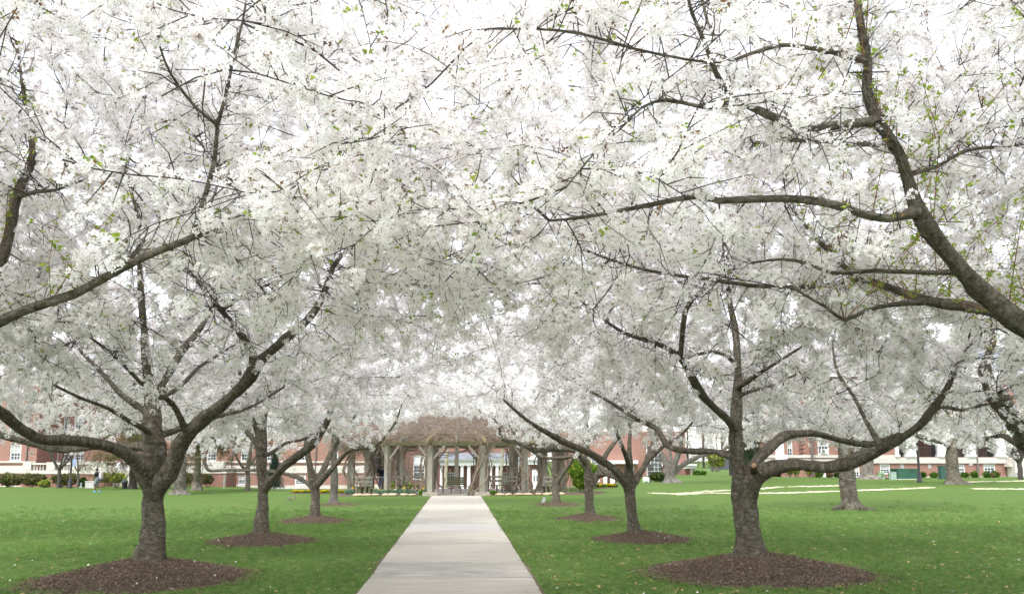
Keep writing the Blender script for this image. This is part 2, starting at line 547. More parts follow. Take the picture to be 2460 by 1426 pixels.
def leaf_source(seed, nl=5, size=0.05, mat=None):
    rnd = random.Random(seed); mb = MB()
    for i in range(nl):
        th = rnd.uniform(0, 6.28); el = rnd.uniform(-0.1, 1.1)
        d = Vector((math.cos(th) * math.cos(el), math.sin(th) * math.cos(el), math.sin(el)))
        s = d.cross(Vector((0, 0, 1))).normalized(); u = s.cross(d)
        L = size * rnd.uniform(0.7, 1.3); w = L * 0.26
        mb.add([d * 0.006, d * L * 0.45 + s * w + u * 0.006, d * L - u * 0.006, d * L * 0.45 - s * w + u * 0.006], [(0, 1, 2), (0, 2, 3)], 0)
    return source('leaf_tuft', mb, [mat or M_LEAF])

SRC_BLOSSOM = [blossom_source(s) for s in (1, 2, 3)]
SRC_LEAF = leaf_source(7, 4, 0.048)
SRC_BUDS = leaf_source(8, 5, 0.034, M_BUD)
G_CROWN = scatter_group('crown_scatter', SRC_BLOSSOM + [SRC_LEAF, SRC_BUDS])

# ------------------------------------------------------------------ mulch mounds
MOUNDS = []
def chip_source(seed):
    rnd = random.Random(seed); mb = MB()
    L = rnd.uniform(0.02, 0.036); w = rnd.uniform(0.004, 0.009); t = 0.003
    mb.box((-L / 2, -w / 2, -t), (L / 2, w / 2, t))
    return mb
M_CHIP = mat_leaf('bark_chip', (0.070, 0.049, 0.035), (0.32, 0.242, 0.178), 0.02)
M_PALECHIP = simple('fallen_petal', (0.80, 0.76, 0.74), 0.8)
def chips():
    out = []
    for s in (1, 2, 3): out.append(source('mulch_chip', chip_source(s), [M_CHIP]))
    mb = MB(); mb.add([(-.012, -.01, 0), (.012, -.01, .004), (.013, .011, 0), (-.011, .012, .004)], [(0, 1, 2, 3)])
    out.append(source('petal_fleck', mb, [M_PALECHIP]))
    return out
G_CHIPS = scatter_group('chip_scatter', chips())

def mound(x, y, r, h, label, nchips=2500, seed=0, group='mulch mounds round the cherry trunks', rx=1.0):
    rg = np.random.default_rng(seed + 100)
    z0 = tz(x, y)
    nr, na = 16, 56
    ph = rg.uniform(0, 6.28, 5)
    def edge(a): return r * (1 + 0.035 * np.sin(2 * a + ph[0]) + 0.03 * np.sin(3 * a + ph[1]) + 0.02 * np.sin(7 * a + ph[2]) + 0.012 * np.sin(17 * a + ph[3]))
    def prof(t): return h * (1 - 0.86 * t - 0.14 * t * t) - 0.05 * np.clip(t - 0.93, 0, 1) / 0.07
    V = [(0, 0, h)]
    for i in range(1, nr + 1):
        t = i / nr
        for k in range(na):
            a = 2 * math.pi * k / na
            e = float(edge(a)) * t
            V.append((e * rx * math.cos(a), e * math.sin(a), float(prof(t)) + (rg.normal(0, 0.012) if i < nr else 0)))
    F = []
    for k in range(na): F.append((0, 1 + k, 1 + (k + 1) % na))
    for i in range(nr - 1):
        for k in range(na):
            a = 1 + i * na + k; b = 1 + i * na + (k + 1) % na
            F.append((a, a + na, b + na, b))
    mb = MB(); mb.add(V, F)
    root = tag(thing('mulch_mound', label, 'mulch mound', (x, y, z0), 0, group))
    mb.build('mulch_bed', M_MULCH, root, True)
    if nchips:
        t = np.sqrt(rg.uniform(0, 1.02, nchips)); a = rg.uniform(0, 6.283, nchips)
        sp = rg.uniform(0, 1, nchips) < 0.06; t[sp] = 1 + np.abs(rg.normal(0, 0.06, sp.sum()))
        e = edge(a) * t
        P = np.stack([e * rx * np.cos(a), e * np.sin(a), prof(np.minimum(t, 1)) + 0.012 + rg.uniform(0, .015, nchips)], -1)
        P[:, 2] = np.where(t > 0.97, 0.035, P[:, 2])
        rot = np.stack([rg.normal(0, .45, nchips), rg.normal(0, .45, nchips), rg.uniform(0, 6.28, nchips)], -1)
        idx = rg.integers(0, 3, nchips); idx[rg.uniform(0, 1, nchips) < 0.006] = 3
        scatter('bark_chips', P, rot, rg.uniform(0.6, 1.5, nchips), idx, G_CHIPS, root)
    MOUNDS.append((x, y, r * 0.985, rx))
    return z0 + h

# ------------------------------------------------------------------ trees
def catmull(P, R, spacing=0.12):
    P = np.asarray(P, float); R = np.asarray(R, float)
    if len(P) == 2:
        P = np.array([P[0], (P[0] + P[1]) / 2, P[1]]); R = np.array([R[0], (R[0] + R[1]) / 2, R[1]])
    Q = np.vstack([2 * P[0] - P[1], P, 2 * P[-1] - P[-2]])
    out = []; rad = []
    for i in range(1, len(Q) - 2):
        p0, p1, p2, p3 = Q[i - 1], Q[i], Q[i + 1], Q[i + 2]
        n = max(2, int(np.linalg.norm(p2 - p1) / spacing))
        for k in range(n):
            t = k / n
            out.append(0.5 * ((2 * p1) + (-p0 + p2) * t + (2 * p0 - 5 * p1 + 4 * p2 - p3) * t * t + (-p0 + 3 * p1 - 3 * p2 + p3) * t ** 3))
            rad.append(R[i - 1] + (R[i] - R[i - 1]) * t)
    out.append(P[-1]); rad.append(R[-1])
    return np.array(out), np.array(rad)

def px_limb(pts, y0, thin=1.0):
    """pts: (px, py, width_px, dy) -> world polyline with radii; dy is the depth offset from the trunk"""
    P = []; R = []
    for (px, py, w, dy) in pts:
        y = y0 + dy
        P.append(at(px, py, y)); R.append(max(0.006, 0.385 * w * mpp(y) * thin))
    return np.array(P), np.array(R)

def colonize(limbs, A, rg, step=0.22, kill=0.4, infl=3.0, iters=90, minz=1.8, up=0.06):
    """space colonisation from the traced limbs; returns pos, parent, fixed radius (0 = grown)"""
    pos = []; par = []; rad = []; lm = []
    for li, (P, R) in enumerate(limbs):
        Pc, Rc = catmull(P, R, 0.25)
        prev = -1
        if pos:
            d = np.linalg.norm(np.array(pos) - Pc[0], axis=1); prev = int(d.argmin())
        for p, r in zip(Pc, Rc):
            pos.append(p); par.append(prev); rad.append(r); prev = len(pos) - 1; lm.append(li)
    n0 = len(pos)
    cap = n0 + 9000
    POS = np.zeros((cap, 3)); POS[:n0] = pos
    n = n0
    ok = (POS[:n0, 2] > minz)
    A = np.asarray(A, float)
    nd = np.full(len(A), 1e9); ni = np.zeros(len(A), int)
    def upd(lo, hi, mask=None):
        nonlocal nd, ni
        B = POS[lo:hi]
        idx = np.arange(lo, hi)
        if mask is not None: B = B[mask]; idx = idx[mask]
        if len(B) == 0 or len(A) == 0: return
        for c in range(0, len(B), 400):
            D = np.linalg.norm(A[:, None, :] - B[None, c:c + 400, :], axis=2)
            j = D.argmin(1); dd = D[np.arange(len(A)), j]
            m = dd < nd
            nd[m] = dd[m]; ni[m] = idx[c:c + 400][j[m]]
    upd(0, n0, ok)
    kids = {}
    for it in range(iters):
        alive = nd > kill
        A = A[alive]; nd = nd[alive]; ni = ni[alive]
        if len(A) == 0: break
        act = nd < infl
        if not act.any(): infl *= 1.5; continue
        src = ni[act]; vec = (A[act] - POS[src]) / nd[act][:, None]
        u, inv = np.unique(src, return_inverse=True)
        S = np.zeros((len(u), 3)); np.add.at(S, inv, vec)
        S /= np.maximum(np.linalg.norm(S, axis=1), 1e-6)[:, None]
        S += rg.normal(0, 0.24, S.shape); S[:, 2] += up
        S /= np.maximum(np.linalg.norm(S, axis=1), 1e-6)[:, None]
        newp = POS[u] + S * step
        keep = []
        for k, s in enumerate(u):
            q = kids.get(int(s), [])
            if len(q) >= 3 or any(np.linalg.norm(newp[k] - POS[c]) < step * 0.45 for c in q):
                continue
            keep.append(k)
        bad = np.setdiff1d(np.arange(len(u)), keep)
        if len(bad):
            bm = np.zeros(len(A), bool); bm[np.where(act)[0]] = np.isin(inv, bad)
            dead = bm & (rg.uniform(0, 1, len(A)) < 0.5)
            A = A[~dead]; nd = nd[~dead]; ni = ni[~dead]
        if not keep: continue
        m = len(keep)
        if n + m > cap: break
        POS[n:n + m] = newp[keep]
        for j, k in enumerate(keep):
            s = int(u[k]); par.append(s); rad.append(0.0); kids.setdefault(s, []).append(n + j)
        upd(n, n + m)
        n += m
    POS = POS[:n].copy(); par = np.array(par); rad = np.array(rad)
    # relax the grown nodes a little
    main = np.full(n, -1)
    for i in range(n0, n):
        main[par[i]] = i if main[par[i]] < 0 or par[i] >= n0 else main[par[i]]
    for _ in range(2):
        Q = POS.copy()
        g = np.arange(n0, n); h = main[g]; m = h >= 0
        gi = g[m]
        Q[gi] = 0.5 * POS[gi] + 0.25 * (POS[par[gi]] + POS[h[m]])
        POS = Q
    # pipe model for the grown part
    p_ = 2.35; acc = np.zeros(n); tip = 0.0040
    r = np.zeros(n)
    for i in range(n - 1, n0 - 1, -1):
        v = acc[i] if acc[i] > 0 else tip ** p_
        r[i] = v ** (1 / p_)
        if par[i] >= n0: acc[par[i]] += v
    for i in range(n0): r[i] = rad[i]
    for i in range(n0, n):
        if par[i] < n0: r[i] = min(r[i], 0.8 * r[par[i]] + 0.004)
        else: r[i] = min(r[i], r[par[i]])
    return POS, par, r, n0, main

def edge_tubes(A, B, ra, rb, k):
    """frusta between point arrays A and B"""
    D = B - A; L = np.maximum(np.linalg.norm(D, axis=1), 1e-6); D = D / L[:, None]
    ref = np.tile(np.array([0.31, 0.17, 0.935]), (len(A), 1))
    flat = np.abs((D * ref).sum(1)) > 0.95
    ref[flat] = (1, 0, 0)
    S = np.cross(D, ref); S /= np.linalg.norm(S, axis=1)[:, None]; T = np.cross(D, S)
    ang = 2 * np.pi * np.arange(k) / k
    C = np.cos(ang)[None, :, None]; Sn = np.sin(ang)[None, :, None]
    ring = S[:, None, :] * C + T[:, None, :] * Sn
    VA = A[:, None, :] + ring * ra[:, None, None]; VB = B[:, None, :] + ring * rb[:, None, None]
    V = np.concatenate([VA, VB], 1).reshape(-1, 3)
    base = (np.arange(len(A)) * 2 * k)[:, None, None]
    j = np.arange(k); jn = (j + 1) % k
    F = np.stack([j, jn, jn + k, j + k], -1)[None] + base
    return V, F.reshape(-1, 4)

def trunk_mesh(limbs, base_z, voxel, rg, flare=1.3, rough=0.05):
    """one continuous surface of trunk and main limbs, with the direction along the wood kept for the bark"""
    V = []; F = []; off = 0; samp = []; tan = []; alongs = []
    seen = 0.0
    for li, (P, R) in enumerate(limbs):
        Pc, Rc = catmull(P, R, max(0.08, voxel * 2.0))
        k = 12
        if li == 0:
            low = np.clip(1 - (Pc[:, 2] - base_z) / 0.45, 0, 1)
            Rc = Rc * (1 + (flare - 1) * low ** 2)
        arc = np.concatenate([[0], np.cumsum(np.linalg.norm(np.diff(Pc, axis=0), axis=1))])
        wob = np.zeros_like(Pc)
        for fq in (1.3, 2.9, 5.3):
            wob += np.sin(arc[:, None] * fq + rg.uniform(0, 6.28, 3)[None]) * rg.uniform(0.4, 1.0, 3)[None] / fq
        Pc = Pc + wob * (0.16 * Rc + 0.022)[:, None] * np.clip(arc / 0.6, 0, 1)[:, None] * np.clip((Rc - 0.03) / 0.05, 0, 1)[:, None] * (0.35 if li == 0 else 1.0)
        T = np.gradient(Pc, axis=0); T /= np.maximum(np.linalg.norm(T, axis=1), 1e-6)[:, None]
        ref = np.array([1.0, 0, 0]) if abs(T[0][0]) < 0.8 else np.array([0, 1.0, 0])
        rings = []
        lob = rg.uniform(0, 6.28, 3)
        for i in range(len(Pc)):
            s = ref - T[i] * ref.dot(T[i]); s /= np.linalg.norm(s); ref = s
            t = np.cross(T[i], s)
            a = 2 * np.pi * np.arange(k) / k
            al = i * 0.12
            rr = Rc[i] * (1 + rough * np.sin(2 * a + lob[0] + al * 0.7) + rough * np.sin(3 * a + lob[1] - al * 1.1) + rough * 0.8 * np.sin(al * 2.3 + lob[2]))
            if li == 0:
                lw = max(0, 1 - (Pc[i][2] - base_z) / 0.55)
                rr = rr * (1 + 0.22 * lw ** 2 * np.sin(5 * a + lob[0]))
            rings.append(Pc[i] + rr[:, None] * (np.cos(a)[:, None] * s + np.sin(a)[:, None] * t))
        m = len(rings)
        V.append(np.concatenate(rings))
        for i in range(m - 1):
            for q in range(k):
                a_ = off + i * k + q; b_ = off + i * k + (q + 1) % k
                F.append((a_, b_, b_ + k, a_ + k))
        F.append(tuple(off + q for q in range(k - 1, -1, -1))); F.append(tuple(off + (m - 1) * k + q for q in range(k)))
        off += m * k
        samp.append(Pc); tan.append(T)
        al = seen + np.concatenate([[0], np.cumsum(np.linalg.norm(np.diff(Pc, axis=0), axis=1))])
        alongs.append(al); seen = al[-1] + 3.0
    me = bpy.data.meshes.new('trunk_raw')
    me.from_pydata(np.concatenate(V).tolist(), [], F)
    o = bpy.data.objects.new('trunk_raw', me); COL.objects.link(o)
    md = o.modifiers.new('r', 'REMESH'); md.mode = 'VOXEL'; md.voxel_size = voxel; md.use_smooth_shade = True
    sm = o.modifiers.new('s', 'SMOOTH'); sm.factor = 0.5; sm.iterations = 3
    dg = bpy.context.evaluated_depsgraph_get()
    out = bpy.data.meshes.new_from_object(o.evaluated_get(dg))
    bpy.data.objects.remove(o); bpy.data.meshes.remove(me)
    n = len(out.vertices); co = np.zeros(n * 3, np.float32); out.vertices.foreach_get('co', co); co = co.reshape(-1, 3)
    S = np.concatenate(samp); T = np.concatenate(tan); AL = np.concatenate(alongs)
    B = np.zeros((n, 3), np.float32)
    for c in range(0, n, 3000):
        D = ((co[c:c + 3000, None, :] - S[None]) ** 2).sum(2); j = D.argmin(1)
        offv = co[c:c + 3000] - S[j]; ax = (offv * T[j]).sum(1)
        perp = offv - ax[:, None] * T[j]
        perp /= np.maximum(np.linalg.norm(perp, axis=1), 1e-4)[:, None]
        B[c:c + 3000, 0] = perp[:, 0]; B[c:c + 3000, 1] = perp[:, 1]; B[c:c + 3000, 2] = AL[j] + ax
    # lumps, flutes and healed knots
    nrm = np.zeros(n * 3, np.float32); out.vertices.foreach_get('normal', nrm); nrm = nrm.reshape(-1, 3)
    disp = np.zeros(n)
    for fq, am in ((4.0, .016), (7.0, .012), (11.0, .008), (17.0, .006), (26.0, .005)):
        for _ in range(3):
            k = rg.normal(0, 1, 3); k /= np.linalg.norm(k); k[2] *= 0.6
            disp += am * 0.6 * np.sin(co @ (k * fq) + rg.uniform(0, 6.28) + 1.5 * np.sin(co @ (k[::-1] * fq * 0.6)))
    for _ in range(16):
        c = co[rg.integers(0, n)]; w = rg.uniform(.05, .10)
        disp += rg.uniform(.25, .5) * w * np.exp(-((co - c) ** 2).sum(1) / (w * w))
    RR = np.concatenate([np.asarray(catmull(P, R, max(0.08, voxel * 2.0))[1]) for P, R in limbs])
    loc_r = np.zeros(n)
    for c in range(0, n, 3000):
        loc_r[c:c + 3000] = RR[((co[c:c + 3000, None, :] - S[None]) ** 2).sum(2).argmin(1)]
    co2 = co + nrm * (disp * np.clip(loc_r / 0.16, 0.12, 1.3))[:, None]
    out.vertices.foreach_set('co', co2.astype(np.float32).ravel()); out.update()
    a = out.attributes.new('bark', 'FLOAT_VECTOR', 'POINT'); a.data.foreach_set('vector', B.ravel())
    out.name = 'trunk'
    out.polygons.foreach_set('use_smooth', [True] * len(out.polygons))
    return out

def crown_points(rg, centre, radii, n, zmin, hollow=0.35, avoid=None):
    """attraction points of an umbrella shaped crown; zmin(x, y) is its underside"""
    out = []; tot = 0
    while tot < n:
        U = rg.normal(0, 1, (4 * n, 3)); U /= np.linalg.norm(U, axis=1)[:, None]
        t = (hollow ** 3 + (1 - hollow ** 3) * rg.uniform(0, 1, 4 * n)) ** (1 / 3)
        lump = 1 + 0.10 * np.sin(3 * np.arctan2(U[:, 1], U[:, 0]) + radii[0]) + 0.08 * np.sin(5 * U[:, 0] * 2 + centre[0])
        P = np.asarray(centre) + U * t[:, None] * np.asarray(radii) * lump[:, None]
        m = P[:, 2] > zmin(P[:, 0], P[:, 1])
        if avoid is not None: m &= ~avoid(P)
        P = P[m]
        out.append(P); tot += len(P)
    return np.concatenate(out)[:n]

VIS = []          # wood that stands clear of flowers: direction, angular half width, distance
def wood_clear(P, rg, keep=0.06):
    V = np.concatenate(VIS); o = np.array([0, 0, CAM_Z])
    q = P - o; d = np.linalg.norm(q, axis=1); u = q / d[:, None]
    out = np.zeros(len(P), bool)
    for c in range(0, len(P), 4000):
        ang = np.arccos(np.clip(u[c:c + 4000] @ V[:, :3].T, -1, 1))
        hit = (ang < V[None, :, 3] + 0.095 / d[c:c + 4000, None]) & (d[c:c + 4000, None] < V[None, :, 4] + 0.1)
        out[c:c + 4000] = hit.any(1)
    patch = np.sin(P[:, 0] * 5.1) * np.sin(P[:, 1] * 4.3 + 1) * np.sin(P[:, 2] * 4.7)       # here and there a spray still crosses the wood
    return ~(out & (patch < 0.6) & (rg.uniform(0, 1, len(P)) > keep))

def cherry(label, limbs_px, y0, base, crown, natt, seed, voxel=0.03, twigs=2.0, per=0.085, bscale=1.0, leafy=0.05, extra_limbs=(),
           step=0.22, kill=0.42, group='flowering cherry trees along the path', main_bark=None, name='cherry_tree', underside=None,
           flare=1.3, avoid=None, shoots=0, bare=0.0, clear=0.0, thin=1.0, limb=1.0, long_twigs=0):
    rg = np.random.default_rng(seed)
    root = thing(name, label, 'cherry tree', tuple(base), 0, group)
    B = np.array(base, float)
    limbs = []
    for i, pts in enumerate(limbs_px):
        P, R = px_limb(pts, y0, thin if i == 0 else limb)
        if i == 0:
            P[0] = B - np.array([0, 0, 0.15])
        limbs.append((P, R))
    for P, R in extra_limbs: limbs.append((np.asarray(P, float), np.asarray(R, float)))
    # attach each limb inside the wood it grows from
    for i in range(1, len(limbs)):
        P, R = limbs[i]
        best = None
        for j in range(i):
            Pc, Rc = catmull(limbs[j][0], limbs[j][1], 0.08)
            d = np.linalg.norm(Pc - P[0], axis=1); k = int(d.argmin())
            if best is None or d[k] < best[0]: best = (d[k], Pc[k], Rc[k])
        if best[0] < 1.6:
            P[0] = best[1]; R[0] = min(R[0] * 1.1, best[2] * 0.95)
    if clear:
        for P_, R_ in limbs:
            Pc, Rc = catmull(P_, R_, 0.06); q = Pc - np.array([0, 0, CAM_Z]); d = np.linalg.norm(q, axis=1)
            m_ = (Rc / d > clear) & (Pc[:, 2] > 1.5)
            if m_.any(): VIS.append(np.column_stack([q / d[:, None], Rc / d, d])[m_])
    me = trunk_mesh(limbs, B[2], voxel, rg, flare)
    me.transform(Matrix.Translation(-Vector(B)))
    new_obj('trunk', me, root, main_bark or M_BARK)
    und = underside or (lambda x, y: 2.9 + 0 * x)
    A = np.concatenate([crown_points(rg, c, r, int(natt * f), und, hol, avoid) for (c, r, f, hol) in crown])
    POS, par, r, n0, main = colonize(limbs, A, rg, step, kill)
    n = len(POS)
    g = np.arange(n0, n)
    ismain = (main[par[g]] == g) & (par[g] >= n0)
    ra = np.where(ismain, r[par[g]], r[g] * 1.1); rb = r[g]
    thick = rb > 0.012
    parts = []
    for m, k in ((thick, 6), (~thick, 4)):
        if m.any(): parts.append(edge_tubes(POS[par[g][m]] - B, POS[g][m] - B, ra[m], rb[m], k))
    V = []; F = []; off = 0
    for v, f in parts: V.append(v); F.append(f + off); off += len(v)
    new_obj('branches', np_mesh('branches', np.concatenate(V), np.concatenate(F), 4, True), root, M_TWIG)['kind'] = 'stuff'
    # the thin outer ends of the traced limbs
    lm = np.repeat(np.arange(len(limbs)), [len(catmull(P_, R_, 0.25)[0]) for P_, R_ in limbs])
    for li in range(len(limbs)):
        fi = np.array([i for i in range(n0) if lm[i] == li and par[i] >= 0 and r[i] < 2.2 * voxel])
        if len(fi) < 2: continue
        pts = np.concatenate([POS[par[fi[:1]]], POS[fi]]) - B; rad = np.concatenate([[min(r[par[fi[0]]], r[fi[0]] * 1.25)], r[fi]])
        rnd_ = random.Random(seed * 31 + li)
        mb = MB().tube(pts, list(rad), 8, 0, True, 0.10, rnd_)
        me = mb.mesh('limb_end', True)
        a = me.attributes.new('bark', 'FLOAT_VECTOR', 'POINT'); a.data.foreach_set('vector', (np.array([tuple(v) for v in mb.v]) * np.array([3.0, 3.0, 1.0])).astype(np.float32).ravel())
        new_obj('limb_end', me, root, main_bark or M_BARK)
    # short twigs
    cand = g[r[g] < 0.016]
    if twigs < 1: cand = cand[rg.uniform(0, 1, len(cand)) < twigs]
    kk = max(1, int(round(twigs)))
    src = np.repeat(cand, kk)
    # thin ends of traced limbs carry twigs too
    fx = np.where((np.arange(n) < n0) & (r < 0.05) & (POS[:, 2] > 2.4))[0]
    src = np.concatenate([src, np.repeat(fx, 3)])
    bd = POS[src] - POS[par[src]]; bd /= np.maximum(np.linalg.norm(bd, axis=1), 1e-6)[:, None]
    D = rg.normal(0, 1, (len(src), 3)); D /= np.linalg.norm(D, axis=1)[:, None]
    D = D * 0.8 + bd * 0.55 + np.array([0, 0, 0.10]); D /= np.linalg.norm(D, axis=1)[:, None]
    L = rg.uniform(0.14, 0.46, len(src))
    S0 = POS[src] + (POS[par[src]] - POS[src]) * rg.uniform(0, 1, len(src))[:, None]
    S1 = S0 + D * (L * 0.5)[:, None]
    D2 = D + rg.normal(0, 0.25, D.shape); D2[:, 2] -= 0.10
    S2 = S1 + D2 * (L * 0.5)[:, None]
    rr = np.full(len(src), 0.0038 * max(1.0, bscale))
    v1, f1 = edge_tubes(S0 - B, S1 - B, rr * 1.2, rr, 3); v2, f2 = edge_tubes(S1 - B, S2 - B, rr, rr * 0.5, 3)
    new_obj('twigs', np_mesh('twigs', np.concatenate([v1, v2]), np.concatenate([f1, f2 + len(v1)]), 4, False), root, M_TWIG)['kind'] = 'stuff'
    # flowers along the twigs and the thin wood
    P = []
    cnt = np.maximum(1, (L / per)).astype(int)
    cnt = np.where(rg.uniform(0, 1, len(L)) < 0.17, 0, (cnt * rg.uniform(0.9, 1.6, len(L))).astype(int))      # some twigs stay bare, the others are crowded
    rep = np.repeat(np.arange(len(src)), cnt)
    tc = rg.uniform(0.4, 1.0, len(src)); t = np.clip(tc[rep] + rg.normal(0, 0.17, len(rep)), 0.08, 1.1)        # flowers crowd on the spurs of a twig
    a = np.where(t[:, None] < 0.5, S0[rep] + (S1[rep] - S0[rep]) * (t * 2)[:, None], S1[rep] + (S2[rep] - S1[rep]) * ((t - 0.5) * 2)[:, None])
    P.append(a)
    thin = g[r[g] < 0.014]
    q = np.repeat(thin, 2)
    P.append(POS[q] + (POS[par[q]] - POS[q]) * rg.uniform(0, 1, len(q))[:, None])
    P = np.concatenate(P)
    if bare > 0: # patches of the crown that carry fewer flowers
        f = np.sin(P[:, 0] * 1.7 + seed) * np.sin(P[:, 1] * 1.9 + 2 * seed) * np.sin(P[:, 2] * 2.3 + seed)
        P = P[rg.uniform(0, 1, len(P)) > bare * (f > 0.25)]
    P = P + rg.normal(0, 0.036 * bscale, P.shape)
    P = P[P[:, 2] > 2.15]
    if VIS: P = P[wood_clear(P, rg)]
    m = len(P)
    idx = rg.integers(0, 3, m)
    u = rg.uniform(0, 1, m)
    patch = 0.5 + 0.5 * np.sin(P[:, 0] * 1.3 + seed) * np.sin(P[:, 1] * 1.1) * np.sin(P[:, 2] * 1.5 + 1)
    idx[u < leafy * 2 * patch] = 3
    idx[u > 0.925] = 4
    rot = rg.uniform(-3.14, 3.14, (m, 3)); scl = rg.uniform(0.75, 1.25, m) * bscale
    lf = idx >= 3
    rot[lf] = np.stack([rg.normal(0, .5, lf.sum()), rg.normal(0, .5, lf.sum()), rg.uniform(0, 6.28, lf.sum())], -1)
    if long_twigs:    # long thin outer shoots that arch down between the sprays
        cl = g[r[g] < 0.02]; st = rg.choice(cl, long_twigs); q = len(st)
        d = POS[st] - np.array([B[0], B[1], 3.4]); d /= np.linalg.norm(d, axis=1)[:, None]
        d = d * 0.8 + rg.normal(0, .35, (q, 3)); d[:, 2] += 0.15; d /= np.linalg.norm(d, axis=1)[:, None]
        Lt = rg.uniform(0.7, 1.7, q); c0 = POS[st]; vs_ = []; fs_ = []; o_ = 0
        for k in range(5):
            c1 = c0 + d * (Lt / 5)[:, None]; v, f = edge_tubes(c0 - B, c1 - B, np.full(q, .0046 - .0006 * k), np.full(q, .0040 - .0006 * k), 3)
            vs_.append(v); fs_.append(f + o_); o_ += len(v)
            d = d + np.array([0, 0, -0.22]) + rg.normal(0, .07, (q, 3)); d /= np.linalg.norm(d, axis=1)[:, None]; c0 = c1
        new_obj('long_shoots', np_mesh('long_shoots', np.concatenate(vs_), np.concatenate(fs_), 4), root, M_TWIG)['kind'] = 'stuff'
    if shoots:    # upright leafy water shoots on the main limbs
        bigl = np.where((np.arange(n) < n0) & (POS[:, 2] > 2.6) & (r > 0.02) & (np.abs(POS[:, 0]) > 3.4))[0]
        sv = []; sf = []; so = 0; LP = []
        for _ in range(shoots):
            b = POS[rg.choice(bigl)]
            d = rg.normal(0, 0.55, 3); d[2] = 1.0; d /= np.linalg.norm(d)
            Ls = rg.uniform(0.5, 1.9)
            e = b + d * Ls + rg.normal(0, 0.12, 3)
            mid = (b + e) / 2 + rg.normal(0, 0.12, 3)
            v, f = edge_tubes(np.array([b, mid]) - B, np.array([mid, e]) - B, np.array([.0055, .004]), np.array([.004, .002]), 4)
            sv.append(v); sf.append(f + so); so += len(v)
            for t_ in np.arange(0.12, 1.0, 0.10 / Ls):
                LP.append((b + (mid - b) * 2 * t_ if t_ < .5 else mid + (e - mid) * (2 * t_ - 1)) + rg.normal(0, 0.02, 3))
        new_obj('leafy_shoots', np_mesh('leafy_shoots', np.concatenate(sv), np.concatenate(sf), 4), root, M_SHOOT)['kind'] = 'stuff'
        LP = np.array(LP); ml = len(LP)
        P = np.concatenate([P, LP]); idx = np.concatenate([idx, np.full(ml, 3)])
        rot = np.concatenate([rot, np.stack([rg.normal(0, .6, ml), rg.normal(0, .6, ml), rg.uniform(0, 6.28, ml)], -1)])
        scl = np.concatenate([scl, rg.uniform(0.9, 1.6, ml)])
    scatter('crown', P - B, rot, scl, idx, G_CROWN, root)
    print('TREE', label[:40], 'nodes', n, 'twigs', len(src), 'blossoms', len(P), 'left', flush=True)
    return root
M_SHOOT = simple('shoot_bark', (0.22, 0.11, 0.06), 0.7)
# ------------------------------------------------------------------ the cherry avenue, traced limb by limb
def base_pt(px, y, h):
    p = ground_at(px, y)
    return np.array([p[0], y, p[2] + h])

def und_plain(lo, cx, cy, rise, rad, arch=3.7):
    """umbrella underside: lo at the rim, lo + rise over the path side"""
    # the avenue arches: no flowers hang low over the path
    return lambda x, y: np.maximum(arch - 0.09 * x * x, lo + rise * np.clip(1 - np.hypot(x - cx, y - cy) / rad, 0, 1) + 0.35 * np.sin(x * 1.3) * np.sin(y * 1.1))

# --- outer right tree whose leaning limb shows at the frame edge
Y = 19.5
cherry('leaning cherry limb with green shoots at the right edge, behind the big arching limb', [
    [(2560, 1330, 66, 0), (2555, 1220, 60, 0), (2520, 1130, 55, 0), (2460, 1045, 50, -0.2), (2420, 985, 45, -0.3), (2385, 930, 38, -0.4), (2365, 880, 30, -0.5), (2385, 820, 22, -0.4), (2370, 740, 14, -0.3)],
    [(2500, 1100, 30, 0), (2420, 1050, 18, 0.5), (2390, 1048, 12, 0.9), (2340, 1062, 9, 1.3)],
    [(2540, 1180, 44, 0.1), (2600, 1050, 34, 0.6), (2680, 900, 24, 1.2), (2720, 760, 15, 1.8)],
], Y, base_pt(2560, Y, 0.0), [((14.0, 19.6, 3.6), (5.6, 4.6, 5.0), 1.0, 0.35)], 1300, 31, voxel=0.03, step=0.28, kill=0.5,
    underside=und_plain(2.5, 14.0, 19.6, 1.0, 4.6), bscale=1.12, per=0.075, leafy=0.10, shoots=60, clear=0.0018, thin=1.3, group='outer cherry trees on the lawn')

